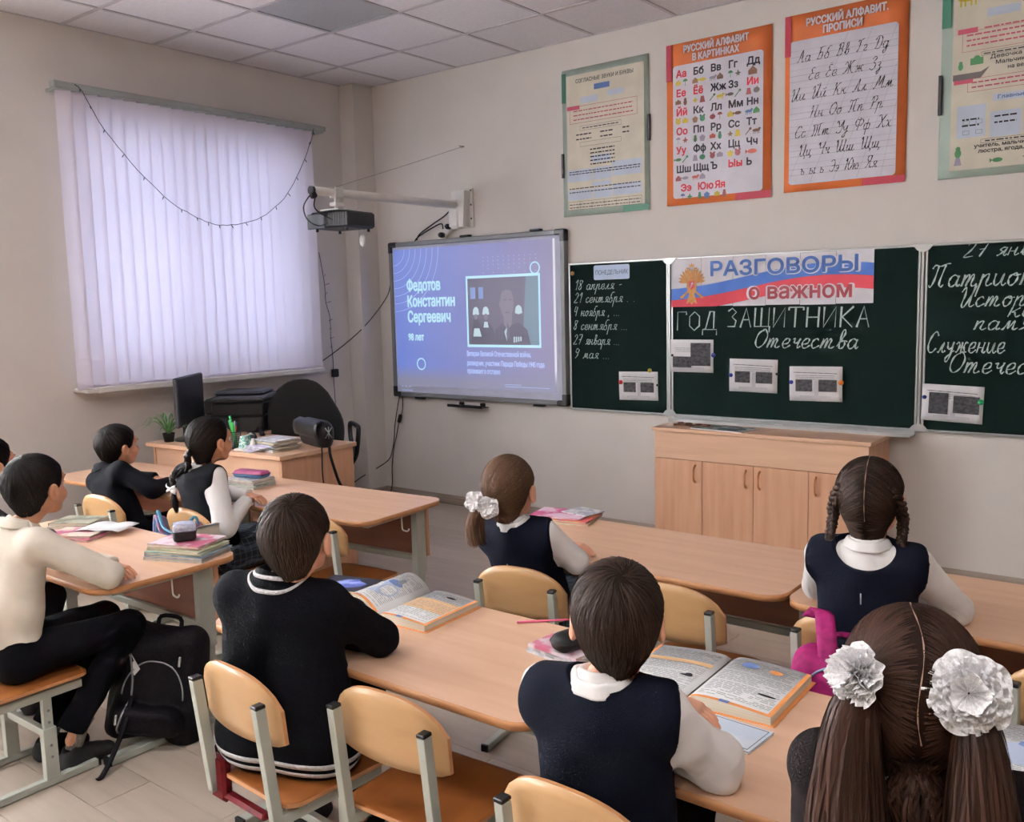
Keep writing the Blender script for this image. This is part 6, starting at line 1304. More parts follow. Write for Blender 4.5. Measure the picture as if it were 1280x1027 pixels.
for ax, sc_ in (('X', 30), ('Y', 30), ('Z', 30)):
    wv = ntp.nodes.new('ShaderNodeTexWave'); wv.bands_direction = ax; wv.inputs['Scale'].default_value = sc_ / 3.0; rp_ = ntp.nodes.new('ShaderNodeValToRGB'); rp_.color_ramp.elements[0].position = .82; rp_.color_ramp.elements[1].position = .9; rp_.color_ramp.elements[0].color = (0, 0, 0, 1); rp_.color_ramp.elements[1].color = lin('5A6E85')
    ntp.links.new(tcn.outputs['Object'], wv.inputs[0]); ntp.links.new(wv.outputs['Fac'], rp_.inputs[0])
    if acc_ is None: acc_ = rp_.outputs[0]
    else: mxn = ntp.nodes.new('ShaderNodeMix'); mxn.data_type = 'RGBA'; mxn.blend_type = 'ADD'; mxn.inputs[0].default_value = .6; ntp.links.new(acc_, mxn.inputs[6]); ntp.links.new(rp_.outputs[0], mxn.inputs[7]); acc_ = mxn.outputs[2]
mxn = ntp.nodes.new('ShaderNodeMix'); mxn.data_type = 'RGBA'; mxn.blend_type = 'ADD'; mxn.inputs[0].default_value = .35; mxn.inputs[6].default_value = lin('15191F'); ntp.links.new(acc_, mxn.inputs[7]); ntp.links.new(mxn.outputs[2], bsdf.inputs['Base Color'])
from mathutils.bvhtree import BVHTree
def person(label, x, y, N, Hc, byaw, hyaw, arms, skin='fair', hair='dark', style='boy', ties=(), part=False, top='shirt', vest=None, shirt=None, legs='trousers', htilt=(0, 0), hs=1.0, group=None,
           hcount=2600, h=.0065, shw=.122, wrinkle=.0025, collar=True, sleeve_r=(.046, .040, .029), neckcut=None, seed=1, knee=None, ankle=None, seat_z=.445, hs_z=1.0, thick=.011, crown=(.008, -.062, .098), vshs=1.0, collar_m=None, vo=.056, wide=1.0, infl=0.0):
    org = np.array((x, y, 0.0)); root = empty('person', (x, y, 0), 0, label, 'person', group)
    cy_, sy_ = math.cos(R(byaw)), math.sin(R(byaw)); P = np.array((x, y, seat_z)); N = np.array(N, float); Hc = np.array(Hc, float)
    up = N - P; up /= np.linalg.norm(up); lat = np.array((cy_, sy_, 0)); lat -= up * (lat @ up); lat /= np.linalg.norm(lat); fwd = np.cross(up, lat); hf = np.array((-sy_, cy_, 0.)); hl = np.array((cy_, sy_, 0.))
    sh = {s: N - up * .052 + lat * s * shw + fwd * .004 for s in (-1, 1)}
    def B(v): return np.array((N[0], N[1], 0)) + hl * v[0] + hf * v[1] + np.array((0, 0, v[2]))
    el = {1: B(arms['eR']), -1: B(arms['eL'])}; wr = {1: B(arms['wR']), -1: B(arms['wL'])}
    hipj = {s: P + hl * s * .062 + np.array((0, 0, -.01)) for s in (-1, 1)}
    kn = {s: P + hl * s * .085 + hf * .34 + np.array((0, 0, .0)) for s in (-1, 1)}; an = {s: P + hl * s * .09 + hf * .24 + np.array((0, 0, .085 - seat_z)) for s in (-1, 1)}
    if knee: kn = {s: np.array(knee[s]) for s in (-1, 1)}
    if ankle: an = {s: np.array(ankle[s]) for s in (-1, 1)}
    C_ = N - up * .11
    def torso(f, i, shs=1.0, k=.035, low=True):
        i = i + (infl if i > -.01 else 0); wd_ = wide if i > -.01 else 1.0
        if low: f.limb(P - lat * .05 * wd_, P + lat * .05 * wd_, .088 + i, .088 + i, k, flat=tuple(fwd), fs=1.1)
        for s in (-1, 1):
            f.limb(P + lat * s * .032 * wd_, P + (C_ - P) * .45 + lat * s * .034 * wd_, .086 + i, .082 + i, k, flat=tuple(fwd), fs=1.12)
            f.limb(P + (C_ - P) * .45 + lat * s * .034 * wd_, C_ + lat * s * .048 * min(wd_, 1.25), .084 + i, .078 + i, k, flat=tuple(fwd), fs=1.15)
        f.limb(sh[-1] * shs + (1 - shs) * (sh[-1] + sh[1]) / 2, sh[1] * shs + (1 - shs) * (sh[-1] + sh[1]) / 2, .040 + i, .040 + i, .04)
        f.limb(C_ + up * .04 + fwd * -.012, N + fwd * .0, .060 + i, .044 + i, .035)
    allp = np.array([P, N, *el.values(), *wr.values(), *kn.values(), *an.values()])
    # ---- body: head, neck, trunk, limbs and hands as one mesh
    f = Field(allp.min(0) - .10, allp.max(0) + .06, .010); torso(f, -.014)
    for s in (-1, 1):
        f.limb(sh[s], el[s], .030, .024, .02); f.limb(el[s], wr[s], .025, .018, .012); f.limb(hipj[s], kn[s], .058, .042, .02); f.limb(kn[s], an[s], .042, .026, .012)
    parts = [f.mesh(1)]
    Rh = np.array((Matrix.Rotation(R(hyaw), 3, 'Z') @ Matrix.Rotation(R(htilt[0]), 3, 'X') @ Matrix.Rotation(R(htilt[1]), 3, 'Y')))
    def H2W(V): return (V * hs * np.array((1, 1, hs_z))) @ Rh.T + Hc
    HV = HEAD[0].copy(); nk = HV[:, 2] < -.085
    W_ = H2W(HV); tneck = np.clip((-.075 - HV[:, 2]) / .09, 0, 1)[:, None]; axis_here = H2W(np.array([[0, -.016, 0]])) * (1 - tneck) + 0; 
    tgt = N - up * .02 + fwd * .0; bot = H2W(np.array([[0, -.030, -.16]]))[0]; W_ = W_ + (tgt - bot) * (tneck ** 1.2); parts.append((W_, HEAD[1]))
    for s in (-1, 1):
        hv, hfc = HANDS[arms.get('curlR' if s > 0 else 'curlL', .35)]; v = hv.copy()
        if s > 0: v[:, 0] *= -1; hfc = hfc[:, ::-1]
        d = arms['dR' if s > 0 else 'dL']; d = hl * d[0] + hf * d[1] + np.array((0, 0, d[2])); d /= np.linalg.norm(d); un = np.array((0, 0, 1.)) + .25 * s * hl * 0; un -= d * (un @ d); un /= np.linalg.norm(un); xx = np.cross(d, un)
        roll = R(arms.get('rollR' if s > 0 else 'rollL', 0)); un, xx = un * math.cos(roll) + xx * math.sin(roll), xx * math.cos(roll) - un * math.sin(roll)
        parts.append((wr[s] + (v @ np.stack([xx, d, un])) * .96, hfc))
    V, F = cat_mesh(parts); fast_mesh('body', V - org, F, SK[skin], root)
    # eyes and brows
    for s in (-1, 1):
        m = MB(); k = 10; Rm_ = Matrix(Rh.tolist()).to_4x4(); ec = H2W(np.array([[s * .030, .0745, .008]]))[0] - org
        m.lathe([(.0125 * math.sin(R(a)), .0125 * math.cos(R(a))) for a in range(178, 24, -11)], 14, Matrix.Translation(Vector(ec)) @ Rm_ @ Matrix.Rotation(R(-90), 4, 'X')); m.lathe([(.0125 * math.sin(R(a)) * 1.03, .0125 * math.cos(R(a)) * 1.03) for a in range(28, 0, -7)], 14, Matrix.Translation(Vector(ec)) @ Rm_ @ Matrix.Rotation(R(-90), 4, 'X'), mi=1); m.build('eye', [M_eye, M_iris], root)
        m = MB(); m.tube([tuple(H2W(np.array([[s * q, .0905 - .006 * ((q - .03) / .02) ** 2 - .0035 + (.0015 if q < .04 else -.006), .028 + .004 * math.sin((q - .012) * 90)]]))[0] - org) for q in (.014, .022, .030, .038, .046)], [.0015, .003, .003, .0026, .001], 6, flat=.5); m.build('eyebrow', MATS['haircap_' + hair], root)
    # ---- hair
    cap, strands = make_hair('boy' if style == 'boy' else 'girl', ties, hcount, seed, thick=thick, part=part, crown=crown)
    hp = fast_mesh('hair', H2W(cap[0]) - org, cap[1], MATS['haircap_' + hair], root)
    o = fast_mesh('hair_strands', H2W(strands[0]) - org, strands[1], MATS['hair_' + hair], hp); tag(o, kind='stuff')
    # ---- clothes
    up_pts = np.array([P, N, *el.values(), *wr.values(), *sh.values()]); lo, hi = up_pts.min(0) - .13, up_pts.max(0) + .09; lo[2] = max(lo[2], P[2] - .115)
    if top in ('shirt', 'sweater'):
        f = Field(lo, hi, h); torso(f, .004 if top == 'sweater' else .0); ra, rb, rc = sleeve_r
        for s in (-1, 1):
            f.limb(sh[s], el[s], ra, rb, .03); f.limb(el[s], wr[s], rb, rc, .014)
            d = wr[s] - el[s]; d /= np.linalg.norm(d); f.limb(wr[s] - d * .02, wr[s] + d * .004, rc + .002, rc + .002, .004); f.plane(wr[s] + d * .008, d, .065)
        f.blob(N + up * .055 + fwd * .012, (.046, .046, .06), .01, op='sub')
        V, F = f.mesh(2); nn = vnormals(V, F); dd = np.minimum(np.linalg.norm(V - el[1], axis=1), np.linalg.norm(V - el[-1], axis=1)); dsh = np.minimum(np.linalg.norm(V - sh[1], axis=1), np.linalg.norm(V - sh[-1], axis=1))
        wgt = .45 + .9 * np.exp(-(dd / .09) ** 2) + .5 * np.exp(-(dsh / .08) ** 2); V = V + nn * (wnoise(V, 42, seed) * wgt * wrinkle)[:, None]
        cm = shirt or M_white; fast_mesh('sweater' if top == 'sweater' else 'shirt', V - org, F, cm, root); bv = BVHTree.FromPolygons([Vector(v) for v in V], F.tolist()) if top == 'sweater' else None
        if top == 'sweater': root['_'] = 0; del root['_']
    if vest:
        f = Field(lo, hi, h); torso(f, .008, shs=vshs)
        f.limb(sh[-1] - up * .012, sh[1] - up * .010, sleeve_r[0] + .013, sleeve_r[0] + .013, .03)
        for s in (-1, 1): dn = lat * s + fwd * .35 - up * .10; f.plane(sh[s] + lat * s * (vo - .030), dn / np.linalg.norm(dn), .135)
        nc = neckcut or (0.0, -.004, .068, .050)
        f.blob(N + fwd * nc[0] + up * (.03 + nc[1]), (nc[2], nc[2], nc[3]), .004, op='sub')
        V, F = f.mesh(2); V = V + vnormals(V, F) * (wnoise(V, 30, seed + 5) * .0022)[:, None]; fast_mesh('vest', V - org, F, vest, root)
    if collar:
        m = MB(); c0_ = N - up * .012 + fwd * .004; R0 = .0465; prof = [(R0 + .004, -.014), (R0 - .001, .012), (R0 + .001, .022), (R0 + .006, .021), (R0 + .013, .010), (R0 + .018, .000)]
        def cf(u, v):
            th = 2 * math.pi * u; i = v * (len(prof) - 1); a = int(min(i, len(prof) - 2)); t = i - a; r_ = prof[a][0] * (1 - t) + prof[a + 1][0] * t; z_ = prof[a][1] * (1 - t) + prof[a + 1][1] * t
            fr = math.sin(th); z_ -= .016 * max(0, fr) + .0; r_ += .002 * math.sin(7 * th + seed); q = c0_ + lat * (r_ * math.cos(th)) + fwd * (r_ * math.sin(th) * 1.04) + up * z_ - org; return tuple(q)
        m.grid(cf, 36, 15); solidify(m.build('collar', collar_m or shirt or M_white, root), .0016, 0)
    # ---- legs
    lp_ = np.array([P, *kn.values(), *an.values()]); f = Field(lp_.min(0) - .12, lp_.max(0) + .11, .0085)
    f.limb(P - lat * .05, P + lat * .05, .096, .096, .03, flat=tuple(fwd), fs=1.1)
    if legs == 'skirt':
        for s in (-1, 1): f.limb(hipj[s], kn[s] * .8 + hipj[s] * .2, .083, .078, .03); f.plane(kn[s] * .85 + hipj[s] * .15, hf, .12)
        f.limb(P + hf * .05, (kn[1] + kn[-1]) / 2 * .75 + P * .25, .08, .075, .04)
    else:
        for s in (-1, 1): f.limb(hipj[s], kn[s], .073, .056, .02); f.limb(kn[s], an[s] + np.array((0, 0, .045)), .055, .046, .012); dn = an[s] - kn[s]; dn /= np.linalg.norm(dn); f.plane(an[s] - dn * .03, dn, .09)
    V, F = f.mesh(2); V = V + vnormals(V, F) * (wnoise(V, 35, seed + 9) * .003)[:, None]; fast_mesh('skirt' if legs == 'skirt' else 'trousers', V - org, F, M_plaid if legs == 'skirt' else M_trs, root)
    for s in (-1, 1):
        m = MB(); d = kn[s] - an[s]; d /= np.linalg.norm(d); m.tube([tuple(an[s] + np.array((0, 0, -.03)) - org), tuple(an[s] + d * .05 - org), tuple(an[s] + d * (.14 if legs == 'skirt' else .09) - org)], [.027, .029, .033], 12); m.build('sock', M_sock if legs != 'skirt' else M_white, root)
        v = SHOE[0].copy(); v = v @ np.array([[cy_, sy_, 0], [-sy_, cy_, 0], [0, 0, 1]]); fast_mesh('shoe', v + np.array((an[s][0], an[s][1], .002)) + hf * .03 - org, SHOE[1], M_shoe, root)
    return root, dict(N=N, up=up, lat=lat, fwd=fwd, sh=sh, el=el, wr=wr, H2W=H2W, org=org, P=P, bv=bv if top == 'sweater' else None, Rh=Rh, hl=hl, hf=hf)
DZ = .64
FOLD = dict(eR=(.205, .150, DZ + .047), wR=(.02, .205, DZ + .034), eL=(-.165, .175, DZ + .050), wL=(.055, .262, DZ + .040), dR=(-1, .12, -.02), dL=(1, .10, -.06), curlL=.35, curlR=.35)
def fold(**k): d = dict(FOLD); d.update(k); return d
GK = 'pupils seated at the desks'
# boy with the striped dark cardigan
p5, J = person('boy in a black cardigan with white stripes at hem and collar, by an open textbook', 3.735, -3.835, (3.785, -3.88, .880), (3.81, -3.838, .979), 25, 32, fold(wL=(.045, .275, DZ + .055), eL=(-.12, .20, DZ + .06), dL=(1, .16, -.12)), 'fair', 'dark', top='sweater', shirt=M_knit, group=GK, seed=3, h=.0055, sleeve_r=(.052, .048, .031), shw=.118, hcount=3600, wide=2.0, infl=.012)
bv = J['bv']
def band(name, J, root, axis_p, zs, hw_, m_, off=.0022, n=90, rot=None):
    mb = MB(); c = J['P'] + J['up'] * zs; ring_ = []
    for i in range(n + 1):
        th = 2 * math.pi * i / n; d = J['lat'] * math.cos(th) + J['fwd'] * math.sin(th); row = []
        for w in (-hw_, hw_):
            o_ = c + J['up'] * w; hit = J['bv'].ray_cast(Vector(o_ + d * .35), Vector(-d)); q = np.array(hit[0]) if hit[0] else o_ + d * .12; row.append(tuple(q + d * off - J['org']))
        ring_ += row
    mb.add(ring_, [(2 * i, 2 * i + 2, 2 * i + 3, 2 * i + 1) for i in range(n)], 0, True); return solidify(mb.build(name, m_, root), .0015, 0)
M_wknit = cloth('white_knit', 'DAD7DA', 'C9C6CA', 160, .8)
for z_ in (-.050, -.020): band('hem_stripe', J, p5, None, z_, .0075, M_wknit)
for rr_ in (.062, .076):
    mb = MB(); ring_ = []; n = 60; c = J['N'] + J['fwd'] * .01
    for i in range(n + 1):
        th = math.pi * (-.05 - 1.1 * i / n) ; row = []
        for w in (-.0024, .0024):
            o_ = c + (J['lat'] * math.cos(th) + J['fwd'] * math.sin(th)) * (rr_ + w) + J['up'] * .12; hit = J['bv'].ray_cast(Vector(o_), Vector(-J['up'])); q = np.array(hit[0]) if hit[0] else o_; row.append(tuple(q + J['up'] * .0025 - J['org']))
        ring_ += row
    mb.add(ring_, [(2 * i, 2 * i + 1, 2 * i + 3, 2 * i + 2) for i in range(n)], 0, True); solidify(mb.build('collar_stripe', M_wknit, p5), .0015, 0)
# boy in navy vest and white shirt
p7, J7 = person('boy in a navy knitted vest over a puffy white shirt at the foreground desk', 4.735, -3.85, (4.757, -3.905, .872), (4.762, -3.858, .966), 14, 31, fold(eR=(.185, .105, DZ + .047), wR=(.01, .19, DZ + .034), wL=(.075, .180, DZ + .128), eL=(-.12, .17, DZ + .09), dL=(1, -.06, -.22)), 'fair', 'dark', top='shirt', vest=M_navy, group=GK, seed=5, h=.0055, wrinkle=.0075, sleeve_r=(.048, .051, .036), shw=.113, hcount=4200)
# boy in white shirt at the left
p3, J3 = person('dark-haired boy in a cream-white shirt sitting sideways to the camera at the left edge', 2.48, -4.00, (2.49, -3.935, .870), (2.485, -3.868, .975), 2, 18, fold(eR=(.235, .165, DZ + .047), wL=(.12, .24, DZ + .04), eL=(-.10, .19, DZ + .05)), 'tan', 'black', top='shirt', shirt=M_cream, group=GK, seed=7, wrinkle=.0045, sleeve_r=(.052, .048, .033), knee={1: (2.60, -3.64, .45), -1: (2.43, -3.64, .45)}, ankle={1: (2.575, -3.86, .10), -1: (2.43, -3.88, .09)})
# pupil at the extreme left edge
p4, J4 = person('dark-haired pupil cut off by the left picture edge, grey patterned collar', 1.91, -3.97, (1.93, -3.87, .89), (1.945, -3.80, .99), 0, 10, fold(), 'mid', 'black', top='sweater', shirt=cloth('grey_pattern', '55565C', '2E2F35', 60, .3), group=GK, seed=8, h=.008, hcount=1500)
# boy in navy sweater, first row
p1, J1 = person('short-haired boy in a navy sweater leaning low over the front row desk by the window', 1.31, -2.92, (1.20, -2.96, .785), (1.225, -2.89, .880), 0, -2, fold(eR=(.285, .09, DZ + .045), wR=(.16, .25, DZ + .034), eL=(-.2, .16, DZ + .05), wL=(.0, .27, DZ + .04), dR=(-.3, 1, -.02)), 'tan', 'black', top='sweater', shirt=M_vblk, group=GK, seed=9, h=.0075, hcount=1800, shw=.128, sleeve_r=(.052, .046, .034))
# girl with one plait
p2, J2 = person('girl with one long plait, small white bow and black pinafore in the front row', 1.99, -2.86, (1.975, -2.93, .862), (2.012, -2.878, .965), 0, 2, fold(eR=(.205, -.015, .60), wR=(.14, .15, DZ + .042), dR=(-.75, .7, -.05), curlR=.9, wL=(.03, .24, DZ + .04)), 'tan', 'black', style='girl', ties=((-.01, -.100, -.035),), top='shirt', vest=M_vblk, legs='skirt', group=GK, seed=11, h=.0065, shw=.115, sleeve_r=(.048, .050, .030), wrinkle=.004, hcount=1800)
# ponytail girl
p6, J6 = person('brown-haired girl with a low ponytail in a white ruffled scrunchie and a navy vest', 3.755, -2.74, (3.735, -2.86, .820), (3.710, -2.845, .920), 6, 20, fold(eR=(.185, .11, DZ + .03)), 'fair', 'light', style='girl', ties=((-.040, -.098, -.025),), top='shirt', vest=M_navy, legs='skirt', group=GK, seed=13, shw=.112, hs=1.05, sleeve_r=(.046, .042, .030), hcount=2800)
# girl with two plaits
p8, J8 = person('girl with two plaits and a straight parting, navy pinafore over a white blouse', 4.875, -2.715, (4.882, -2.755, .888), (4.874, -2.715, .994), 8, 10, fold(eR=(.215, .14, DZ + .045)), 'mid', 'dark', style='girl', ties=((-.082, -.030, -.045), (.082, -.030, -.045)), part=True, top='shirt', vest=M_navy, legs='skirt', neckcut=(-.035, -.035, .078, .062), group=GK, seed=15, shw=.116, hs=1.04, vo=.060, sleeve_r=(.048, .044, .032), hcount=3000)
# foreground girl with lace bows
p9, J9 = person('girl in a dark jacket, two long loose ponytails tied with big white lace bows', 5.31, -3.96, (5.345, -4.035, .945), (5.322, -4.02, 1.022), 10, 20, fold(), 'fair', 'brown', style='girl', ties=((-.058, -.084, .034), (.056, -.082, .020)), part=True, top='sweater', shirt=M_brn, legs='skirt', group=GK, seed=17, h=.006, shw=.125, hcount=5200, htilt=(-10, 0), hs=1.04, collar_m=M_white)

def hw(J, *p): return [tuple(J['H2W'](np.array([q]))[0]) for q in p]
def world(J, p): return np.array(p)
hm = lambda n: MATS['hair_' + n]
# hair extras ----------------------------------------------------
o = braid('plait', hw(J2, (-.01, -.100, -.030), (-.012, -.116, -.06), (-.012, -.118, -.10)) + [(1.965, -3.045, .83), (1.968, -3.05, .79), (1.970, -3.05, .765)], .0165, p2, hm('black'), 3.6, J2['org'])
tb = tail(None, [(1.970, -3.05, .77), (1.972, -3.052, .72), (1.974, -3.045, .66)], 120, .008, .016, .006, 3); fast_mesh('plait_tip', tb[0] - J2['org'], tb[1], hm('black'), p2)
def bow(name, c, J, root, s=.024, ang=0):
    mb = MB(); c = np.array(c) - J['org']
    for sx in (-1, 1): mb.grid(lambda u, v: tuple(c + np.array((sx * s * (u * 1.25) * math.cos(ang), -.006 - .010 * math.sin(math.pi * u) - .004 * math.sin(3 * math.pi * v), (v - .5) * s * (.35 + 1.2 * u) + sx * math.sin(ang) * u * s))), 6, 6)
    mb.add([tuple(c + np.array(q)) for q in ((-.004, -.014, -.007), (.004, -.014, -.007), (.004, -.014, .007), (-.004, -.014, .007))], [(0, 1, 2, 3)]); return solidify(mb.build(name, M_lace, root), .002, 0)
bow('hair_bow', (1.978, -3.06, .775), J2, p2, .028)
# ponytail of the second-row girl: starts left-back of the head
r6 = hw(J6, (-.040, -.098, -.025))[0]; pth = [r6, (r6[0] - .022, r6[1] - .028, r6[2] - .03), (r6[0] - .030, r6[1] - .036, r6[2] - .085), (r6[0] - .022, r6[1] - .030, r6[2] - .145)]
V_, F_2 = tail(None, pth, 520, .014, .033, .030, 5, wid=.004, jag=.12); fast_mesh('ponytail', V_ - J6['org'], F_2, hm('light'), p6)
for dx, s_ in ((-.022, 0), (.018, 1)): ruffle('scrunchie', (r6[0] + dx, r6[1] - .030 + dx * .5, r6[2] + .008 - s_ * .018), (.45 + dx * 8, -1, .12), .037, p6, M_lace, J6['org'], 4, 4 + s_, 7)
# plaits of the girl with two plaits
for s_ in (-1, 1):
    a = hw(J8, (s_ * .060, -.078, .045), (s_ * .080, -.058, .0), (s_ * .086, -.040, -.045)); N8 = J8['N']
    pth = a + [tuple(np.array(a[-1]) + (s_ * .002, -.012, -.04)), tuple(np.array(a[-1]) + (s_ * .006, -.016, -.085 if s_ > 0 else -.065))]
    braid('plait', pth, .015, p8, hm('dark'), 4.5, J8['org'])
mb = MB(); sc_pts = [(.0 + .0035 * math.sin(q * 3), yy, zz) for q, yy, zz in [(k / 16, 0, 0) for k in range(17)]]
def parting(J, root, zig=0.0, wd=.0012, lift=.0012, t0=35, t1=205):
    mb = MB(); pts = []
    for k in range(25):
        a = R(t0 + (t1 - t0) * k / 24); d = np.array([[0.0, math.cos(a), math.sin(a)]]); c = np.array((0, -.018, 0)); lo, hi = 0, .2
        for _ in range(22):
            mid = (lo + hi) / 2
            if hair_f(c + d * mid)[0] > 0: hi = mid
            else: lo = mid
        q = c + d[0] * (lo + lift); q[0] += zig * math.sin(k * .55) ; pts.append(q)
    W_ = J['H2W'](np.array(pts)) - J['org']; sd = J['Rh'] @ np.array((1, 0, 0)); V_ = []
    for k, q in enumerate(W_): ww = wd * (.6 + .4 * math.sin(k * 1.9)); V_ += [tuple(q - sd * ww), tuple(q + sd * ww)]
    mb.add(V_, [(2 * i, 2 * i + 1, 2 * i + 3, 2 * i + 2) for i in range(24)], 0, True); mb.build('parting', mat('scalp', '957868', .6), root)
parting(J8, p8); parting(J9, p9, .004, .0010)
# zips on the backs
for J_, r_ in ((J8, p8), (J6, p6)):
    q = J_['N'] - J_['fwd'] * .098 - J_['up'] * .115 - J_['org']; m = MB(); m.tube([tuple(q), tuple(q - J_['up'] * .03)], .0018, 6); m.build('zip_pull', M_alu, r_)
# long loose ponytails of the foreground girl
TL, TR = hw(J9, (-.062, -.090, .034), (.060, -.088, .020))
V_, F_2 = tail(None, [TL, (TL[0] - .006, TL[1] - .020, TL[2] - .045), (TL[0] - .010, TL[1] - .020, TL[2] - .15), (TL[0] - .014, TL[1] - .012, TL[2] - .28), (TL[0] - .012, TL[1] - .0, TL[2] - .42)], 1100, .012, .050, .058, 7, wid=.0046); fast_mesh('ponytail', V_ - J9['org'], F_2, hm('brown'), p9)
V_, F_2 = tail(None, [TR, (TR[0] + .012, TR[1] - .024, TR[2] - .045), (TR[0] + .018, TR[1] - .028, TR[2] - .15), (TR[0] + .022, TR[1] - .022, TR[2] - .28), (TR[0] + .026, TR[1] - .01, TR[2] - .42)], 1100, .012, .046, .054, 8, wid=.0046); fast_mesh('ponytail', V_ - J9['org'], F_2, hm('brown'), p9)
ruffle('lace_bow', (TL[0] - .002, TL[1] - .018, TL[2] + .010), (-.45, -.85, .30), .040, p9, M_lace, J9['org'], 9, 11, 11)
ruffle('lace_bow', (TR[0] - .002, TR[1] - .024, TR[2] + .018), (.22, -.92, .34), .049, p9, M_lace, J9['org'], 10, 12, 13)
NP_ = hw(J9, (.0, -.070, -.060), (.0, -.074, -.105), (.0, -.078, -.150))
V_, F_2 = tail(None, NP_, 420, .042, .040, .030, 9, wid=.0042, jag=.5); fast_mesh('nape_hair', V_ - J9['org'], F_2, hm('brown'), p9)
# ------------------------------------------------------------ bags
def backpack(name, loc, rz, w_, d_, hgt, m_, m2, label, tilt=0.0, straps=True, cat='backpack'):
    t = empty(name, loc, rz, label, cat); f = Field((-w_ / 2 - .03, -d_ / 2 - .06, -.02), (w_ / 2 + .03, d_ / 2 + .04, hgt + .03), .0075); r = .04
    for sx in (-1, 1):
        for sy in (-1, 1): f.limb((sx * (w_ / 2 - r), sy * (d_ / 2 - r), r), (sx * (w_ / 2 - r) * .9, sy * (d_ / 2 - r) * .8, hgt - r * 1.5), r, r * .95, .02)
        f.limb((sx * (w_ / 2 - r), 0, r), (sx * (w_ / 2 - r) * .85, 0, hgt - r * 1.2), d_ / 2 - .01, d_ / 2 - .02, .03)
    f.limb((0, 0, d_ / 2), (0, 0, hgt - d_ / 2), d_ / 2 + .004, d_ / 2, .04); f.limb((-w_ / 2 + .06, 0, hgt - .06), (w_ / 2 - .06, 0, hgt - .06), .055, .055, .03)
    f.limb((-w_ / 2 + .08, -d_ / 2 - .005, .09), (w_ / 2 - .08, -d_ / 2 - .005, .09), .055, .055, .006)
    V, F = f.mesh(2); V[:, 2] = np.maximum(V[:, 2], 0); V = V + vnormals(V, F) * (wnoise(V, 30, 4) * .004)[:, None]; V[:, 2] = np.maximum(V[:, 2], 0)
    ob_ = fast_mesh('bag_body', V, F, m_, t); bvt = BVHTree.FromPolygons([Vector(v) for v in V], F.tolist())
    def piped(nm, pts, rad, mm, dirn):
        q = []
        for p_ in pts:
            h_ = bvt.ray_cast(Vector(p_) + Vector(dirn) * .3, -Vector(dirn)); q.append(tuple(h_[0]) if h_[0] else p_)
        MB().tube(catmull(q, 3), rad, 6).build(nm, mm, t)
    piped('piping', [(-w_ * .40, 0, .04 + (hgt - .08) * k / 8) for k in range(9)] if False else [(-w_ / 2 + .045 + .03 * math.sin(math.pi * k / 10), 0, .03 + (hgt - .09) * k / 10) for k in range(11)], .004, m2, (0, -1, 0))
    piped('zip', [(w_ * .36 * math.cos(math.pi * k / 10), 0, .17 + .13 * math.sin(math.pi * k / 10)) for k in range(11)], .003, m2, (0, -1, 0))
    MB().tube(catmull([(-.04, .03, hgt - .02), (-.035, .03, hgt + .03), (.035, .03, hgt + .03), (.04, .03, hgt - .02)], 4), .008, 8).build('handle', m_, t)
    if straps:
        for s in (-1, 1):
            m = MB(); m.tube(catmull([(s * .06, d_ / 2 - .03, hgt - .04), (s * .08, d_ / 2 + .03, hgt - .10), (s * .10, d_ / 2 + .035, hgt * .5), (s * .11, d_ / 2 + .01, .12), (s * .11, d_ / 2 - .02, .05)], 4), .02, 8, flat=.3); m.build('strap', m_, t)
    if tilt: t.rotation_euler = (tilt[0], tilt[1], rz)
    return t, bvt
M_bagb = cloth('black_nylon', '0F0E12', '17151B', 90, .4, .6); M_pip = mat('grey_piping', '9A9CA2', .5)
b3, bt = backpack('backpack', (2.60, -3.575, .015), R(40), .30, .17, .40, M_bagb, M_pip, 'black school backpack with grey piping and a white name tag leaning against the desk leg', tilt=(R(-4), R(9)))
h1_ = [bt.ray_cast(Vector((a_, -.3, b_)), Vector((0, 1, 0)))[0] for a_, b_ in ((-.135, .345), (-.115, .350), (-.055, .265), (-.072, .240))]
if all(h1_): MB().add([tuple(v + Vector((0, -.005, 0))) for v in h1_], [(0, 3, 2, 1)]).build('name_tag', M_paper, b3)
for z_, x_ in ((.10, -.10), (.31, .08)):
    q = bt.ray_cast(Vector((x_, -.3, z_)), Vector((0, 1, 0)))[0]
    if q: MB().box((q.x - .004, q.y - .008, q.z - .022), (q.x + .004, q.y, q.z + .015), bev=.002).build('zip_pull', M_alu, b3)
m = MB(); m.tube(catmull([(2.62, -3.66, .20), (2.66, -3.72, .12), (2.70, -3.79, .05), (2.72, -3.84, .008), (2.725, -3.86, .006)], 5), .010, 6, flat=.3); o = m.build('loose_strap', M_bagb); o.parent = b3; bpy.context.view_layer.update(); o.matrix_parent_inverse = b3.matrix_world.inverted()
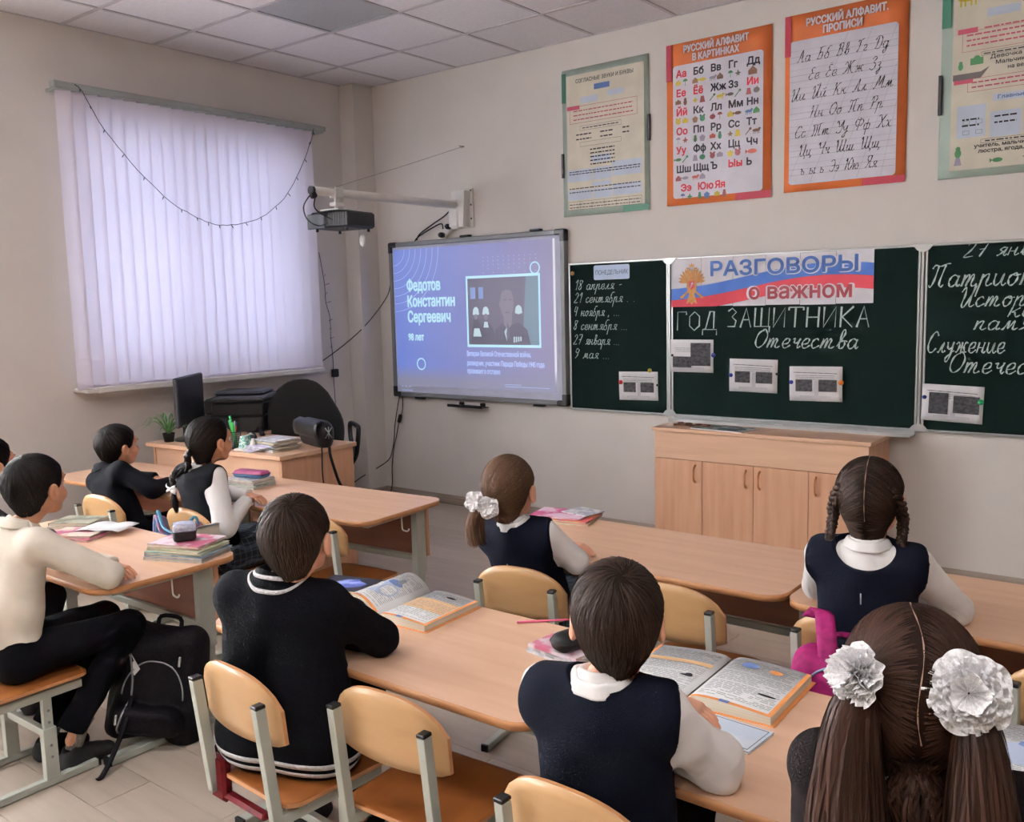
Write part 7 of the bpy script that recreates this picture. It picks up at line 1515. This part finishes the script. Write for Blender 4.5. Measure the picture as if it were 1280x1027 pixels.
# magenta backpack on the chair of the girl with two plaits
M_mag = cloth('magenta_nylon', '8E1D5C', '7A184E', 60, .3, .6)
t8, bt8 = backpack('backpack', (4.875, -2.905, .290), R(-3), .27, .13, .33, M_mag, mat('blue_grey_piping', '7FA6BC', .5), 'magenta backpack with pale blue trim hanging on the chair of the girl with two plaits', straps=False)
for s, x0_, x1_ in ((0, -.115, -.02), (1, .095, .04)):
    m = MB(); m.grid(lambda u, v: (x0_ + (x1_ - x0_) * u + (v - .5) * .055, [.055, .052, .03, -.015, -.05][min(4, int(u * 4))] * (1 - (u * 4 % 1 if u < 1 else 0)) + [.052, .03, -.015, -.05, -.05][min(4, int(u * 4))] * (u * 4 % 1 if u < 1 else 0), [.385, .413, .41, .37, .28][min(4, int(u * 4))] * (1 - (u * 4 % 1 if u < 1 else 0)) + [.413, .41, .37, .28, .28][min(4, int(u * 4))] * (u * 4 % 1 if u < 1 else 0)), 12, 3); solidify(m.build('strap', M_mag, t8), .006, 0)
# blue patterned backpack on the plait girl's chair
M_pat = mat('blue_floral', '3D5C7E', .7, col2='7A4A66', scale=(38, 38, 38), detail=6, lo=.42, hi=.55); M_cyan = mat('cyan_trim', '3F7F9C', .6)
t2, bt2 = backpack('backpack', (2.05, -3.10, .26), R(3), .29, .12, .33, M_pat, M_cyan, 'blue flower-patterned backpack with cyan trim hanging behind the girl with one plait', straps=False)
PT_ = catmull([(-.14, .0, .16), (-.15, .015, .32), (-.135, .015, .405), (-.09, -.005, .378), (-.04, -.02, .345), (.04, -.02, .335), (.09, -.005, .372), (.135, .015, .41), (.15, .015, .32), (.14, .0, .16)], 5); MB().tube([(a, b, c - .02) for a, b, c in PT_], .030, 8, flat=.3).build('pocket_flap', M_pat, t2); MB().tube([(a, b - .008, c + .008) for a, b, c in PT_], .009, 8, flat=.6).build('strap', M_cyan, t2)
for k, (c_, l_) in enumerate((('C9C4B4', 'cream'), ('6E4A3A', 'brown'), ('31466B', 'navy'))):
    o = book('book', (2.205 + .011 * k, -3.06, .47), 0, .008, .12, .17, cover('edge_' + l_, c_), l_ + ' spine book standing in the blue patterned backpack', 'book', 'books sticking out of the blue backpack', hard=.0006)
M_redn = cloth('red_nylon', '5E0E15', '4C0B11', 60, .3, .6)
rb = empty('bag', (3.60, -3.955, .27), R(-3), 'dark red flat bag squeezed behind the seat of the cardigan boy', 'bag'); MB().box((-.035, -.015, 0), (.03, .015, .13), bev=.012).box((-.03, -.012, .012), (.20, .02, .030), bev=.008).build('bag_body', M_redn, rb); MB().tube(catmull([(-.02, 0, .125), (-.01, -.005, .15), (.01, -.005, .15), (.02, 0, .125)], 3), .004, 6).build('handle', M_redn, rb)
# shoe bag and pouch under the second-row desk
f = Field((-.12, -.1, -.01), (.12, .1, .22), .007); f.blob((0, 0, .09), (.085, .065, .09), .0); f.limb((-.03, 0, .14), (.04, 0, .19), .03, .022, .03); f.plane((0, 0, .004), (0, 0, -1), .3); V, F = f.mesh(2); V = V + vnormals(V, F) * (wnoise(V, 60, 3) * .006)[:, None]; V[:, 2] -= V[:, 2].min()
o = fast_mesh('shoe_bag', V, F, cloth('grey_floral', '4A4450', '8B8A90', 40, .3, .8)); o.location = (2.44, -3.33, 0); tag(o, 'crumpled grey patterned shoe bag on the floor under the second-row desk', 'bag')
o = fast_mesh('shoe_bag', V.copy() * .8, F, M_mag); o.location = (2.60, -3.27, .0); tag(o, 'small magenta pouch beside the grey shoe bag under the desk', 'pouch')
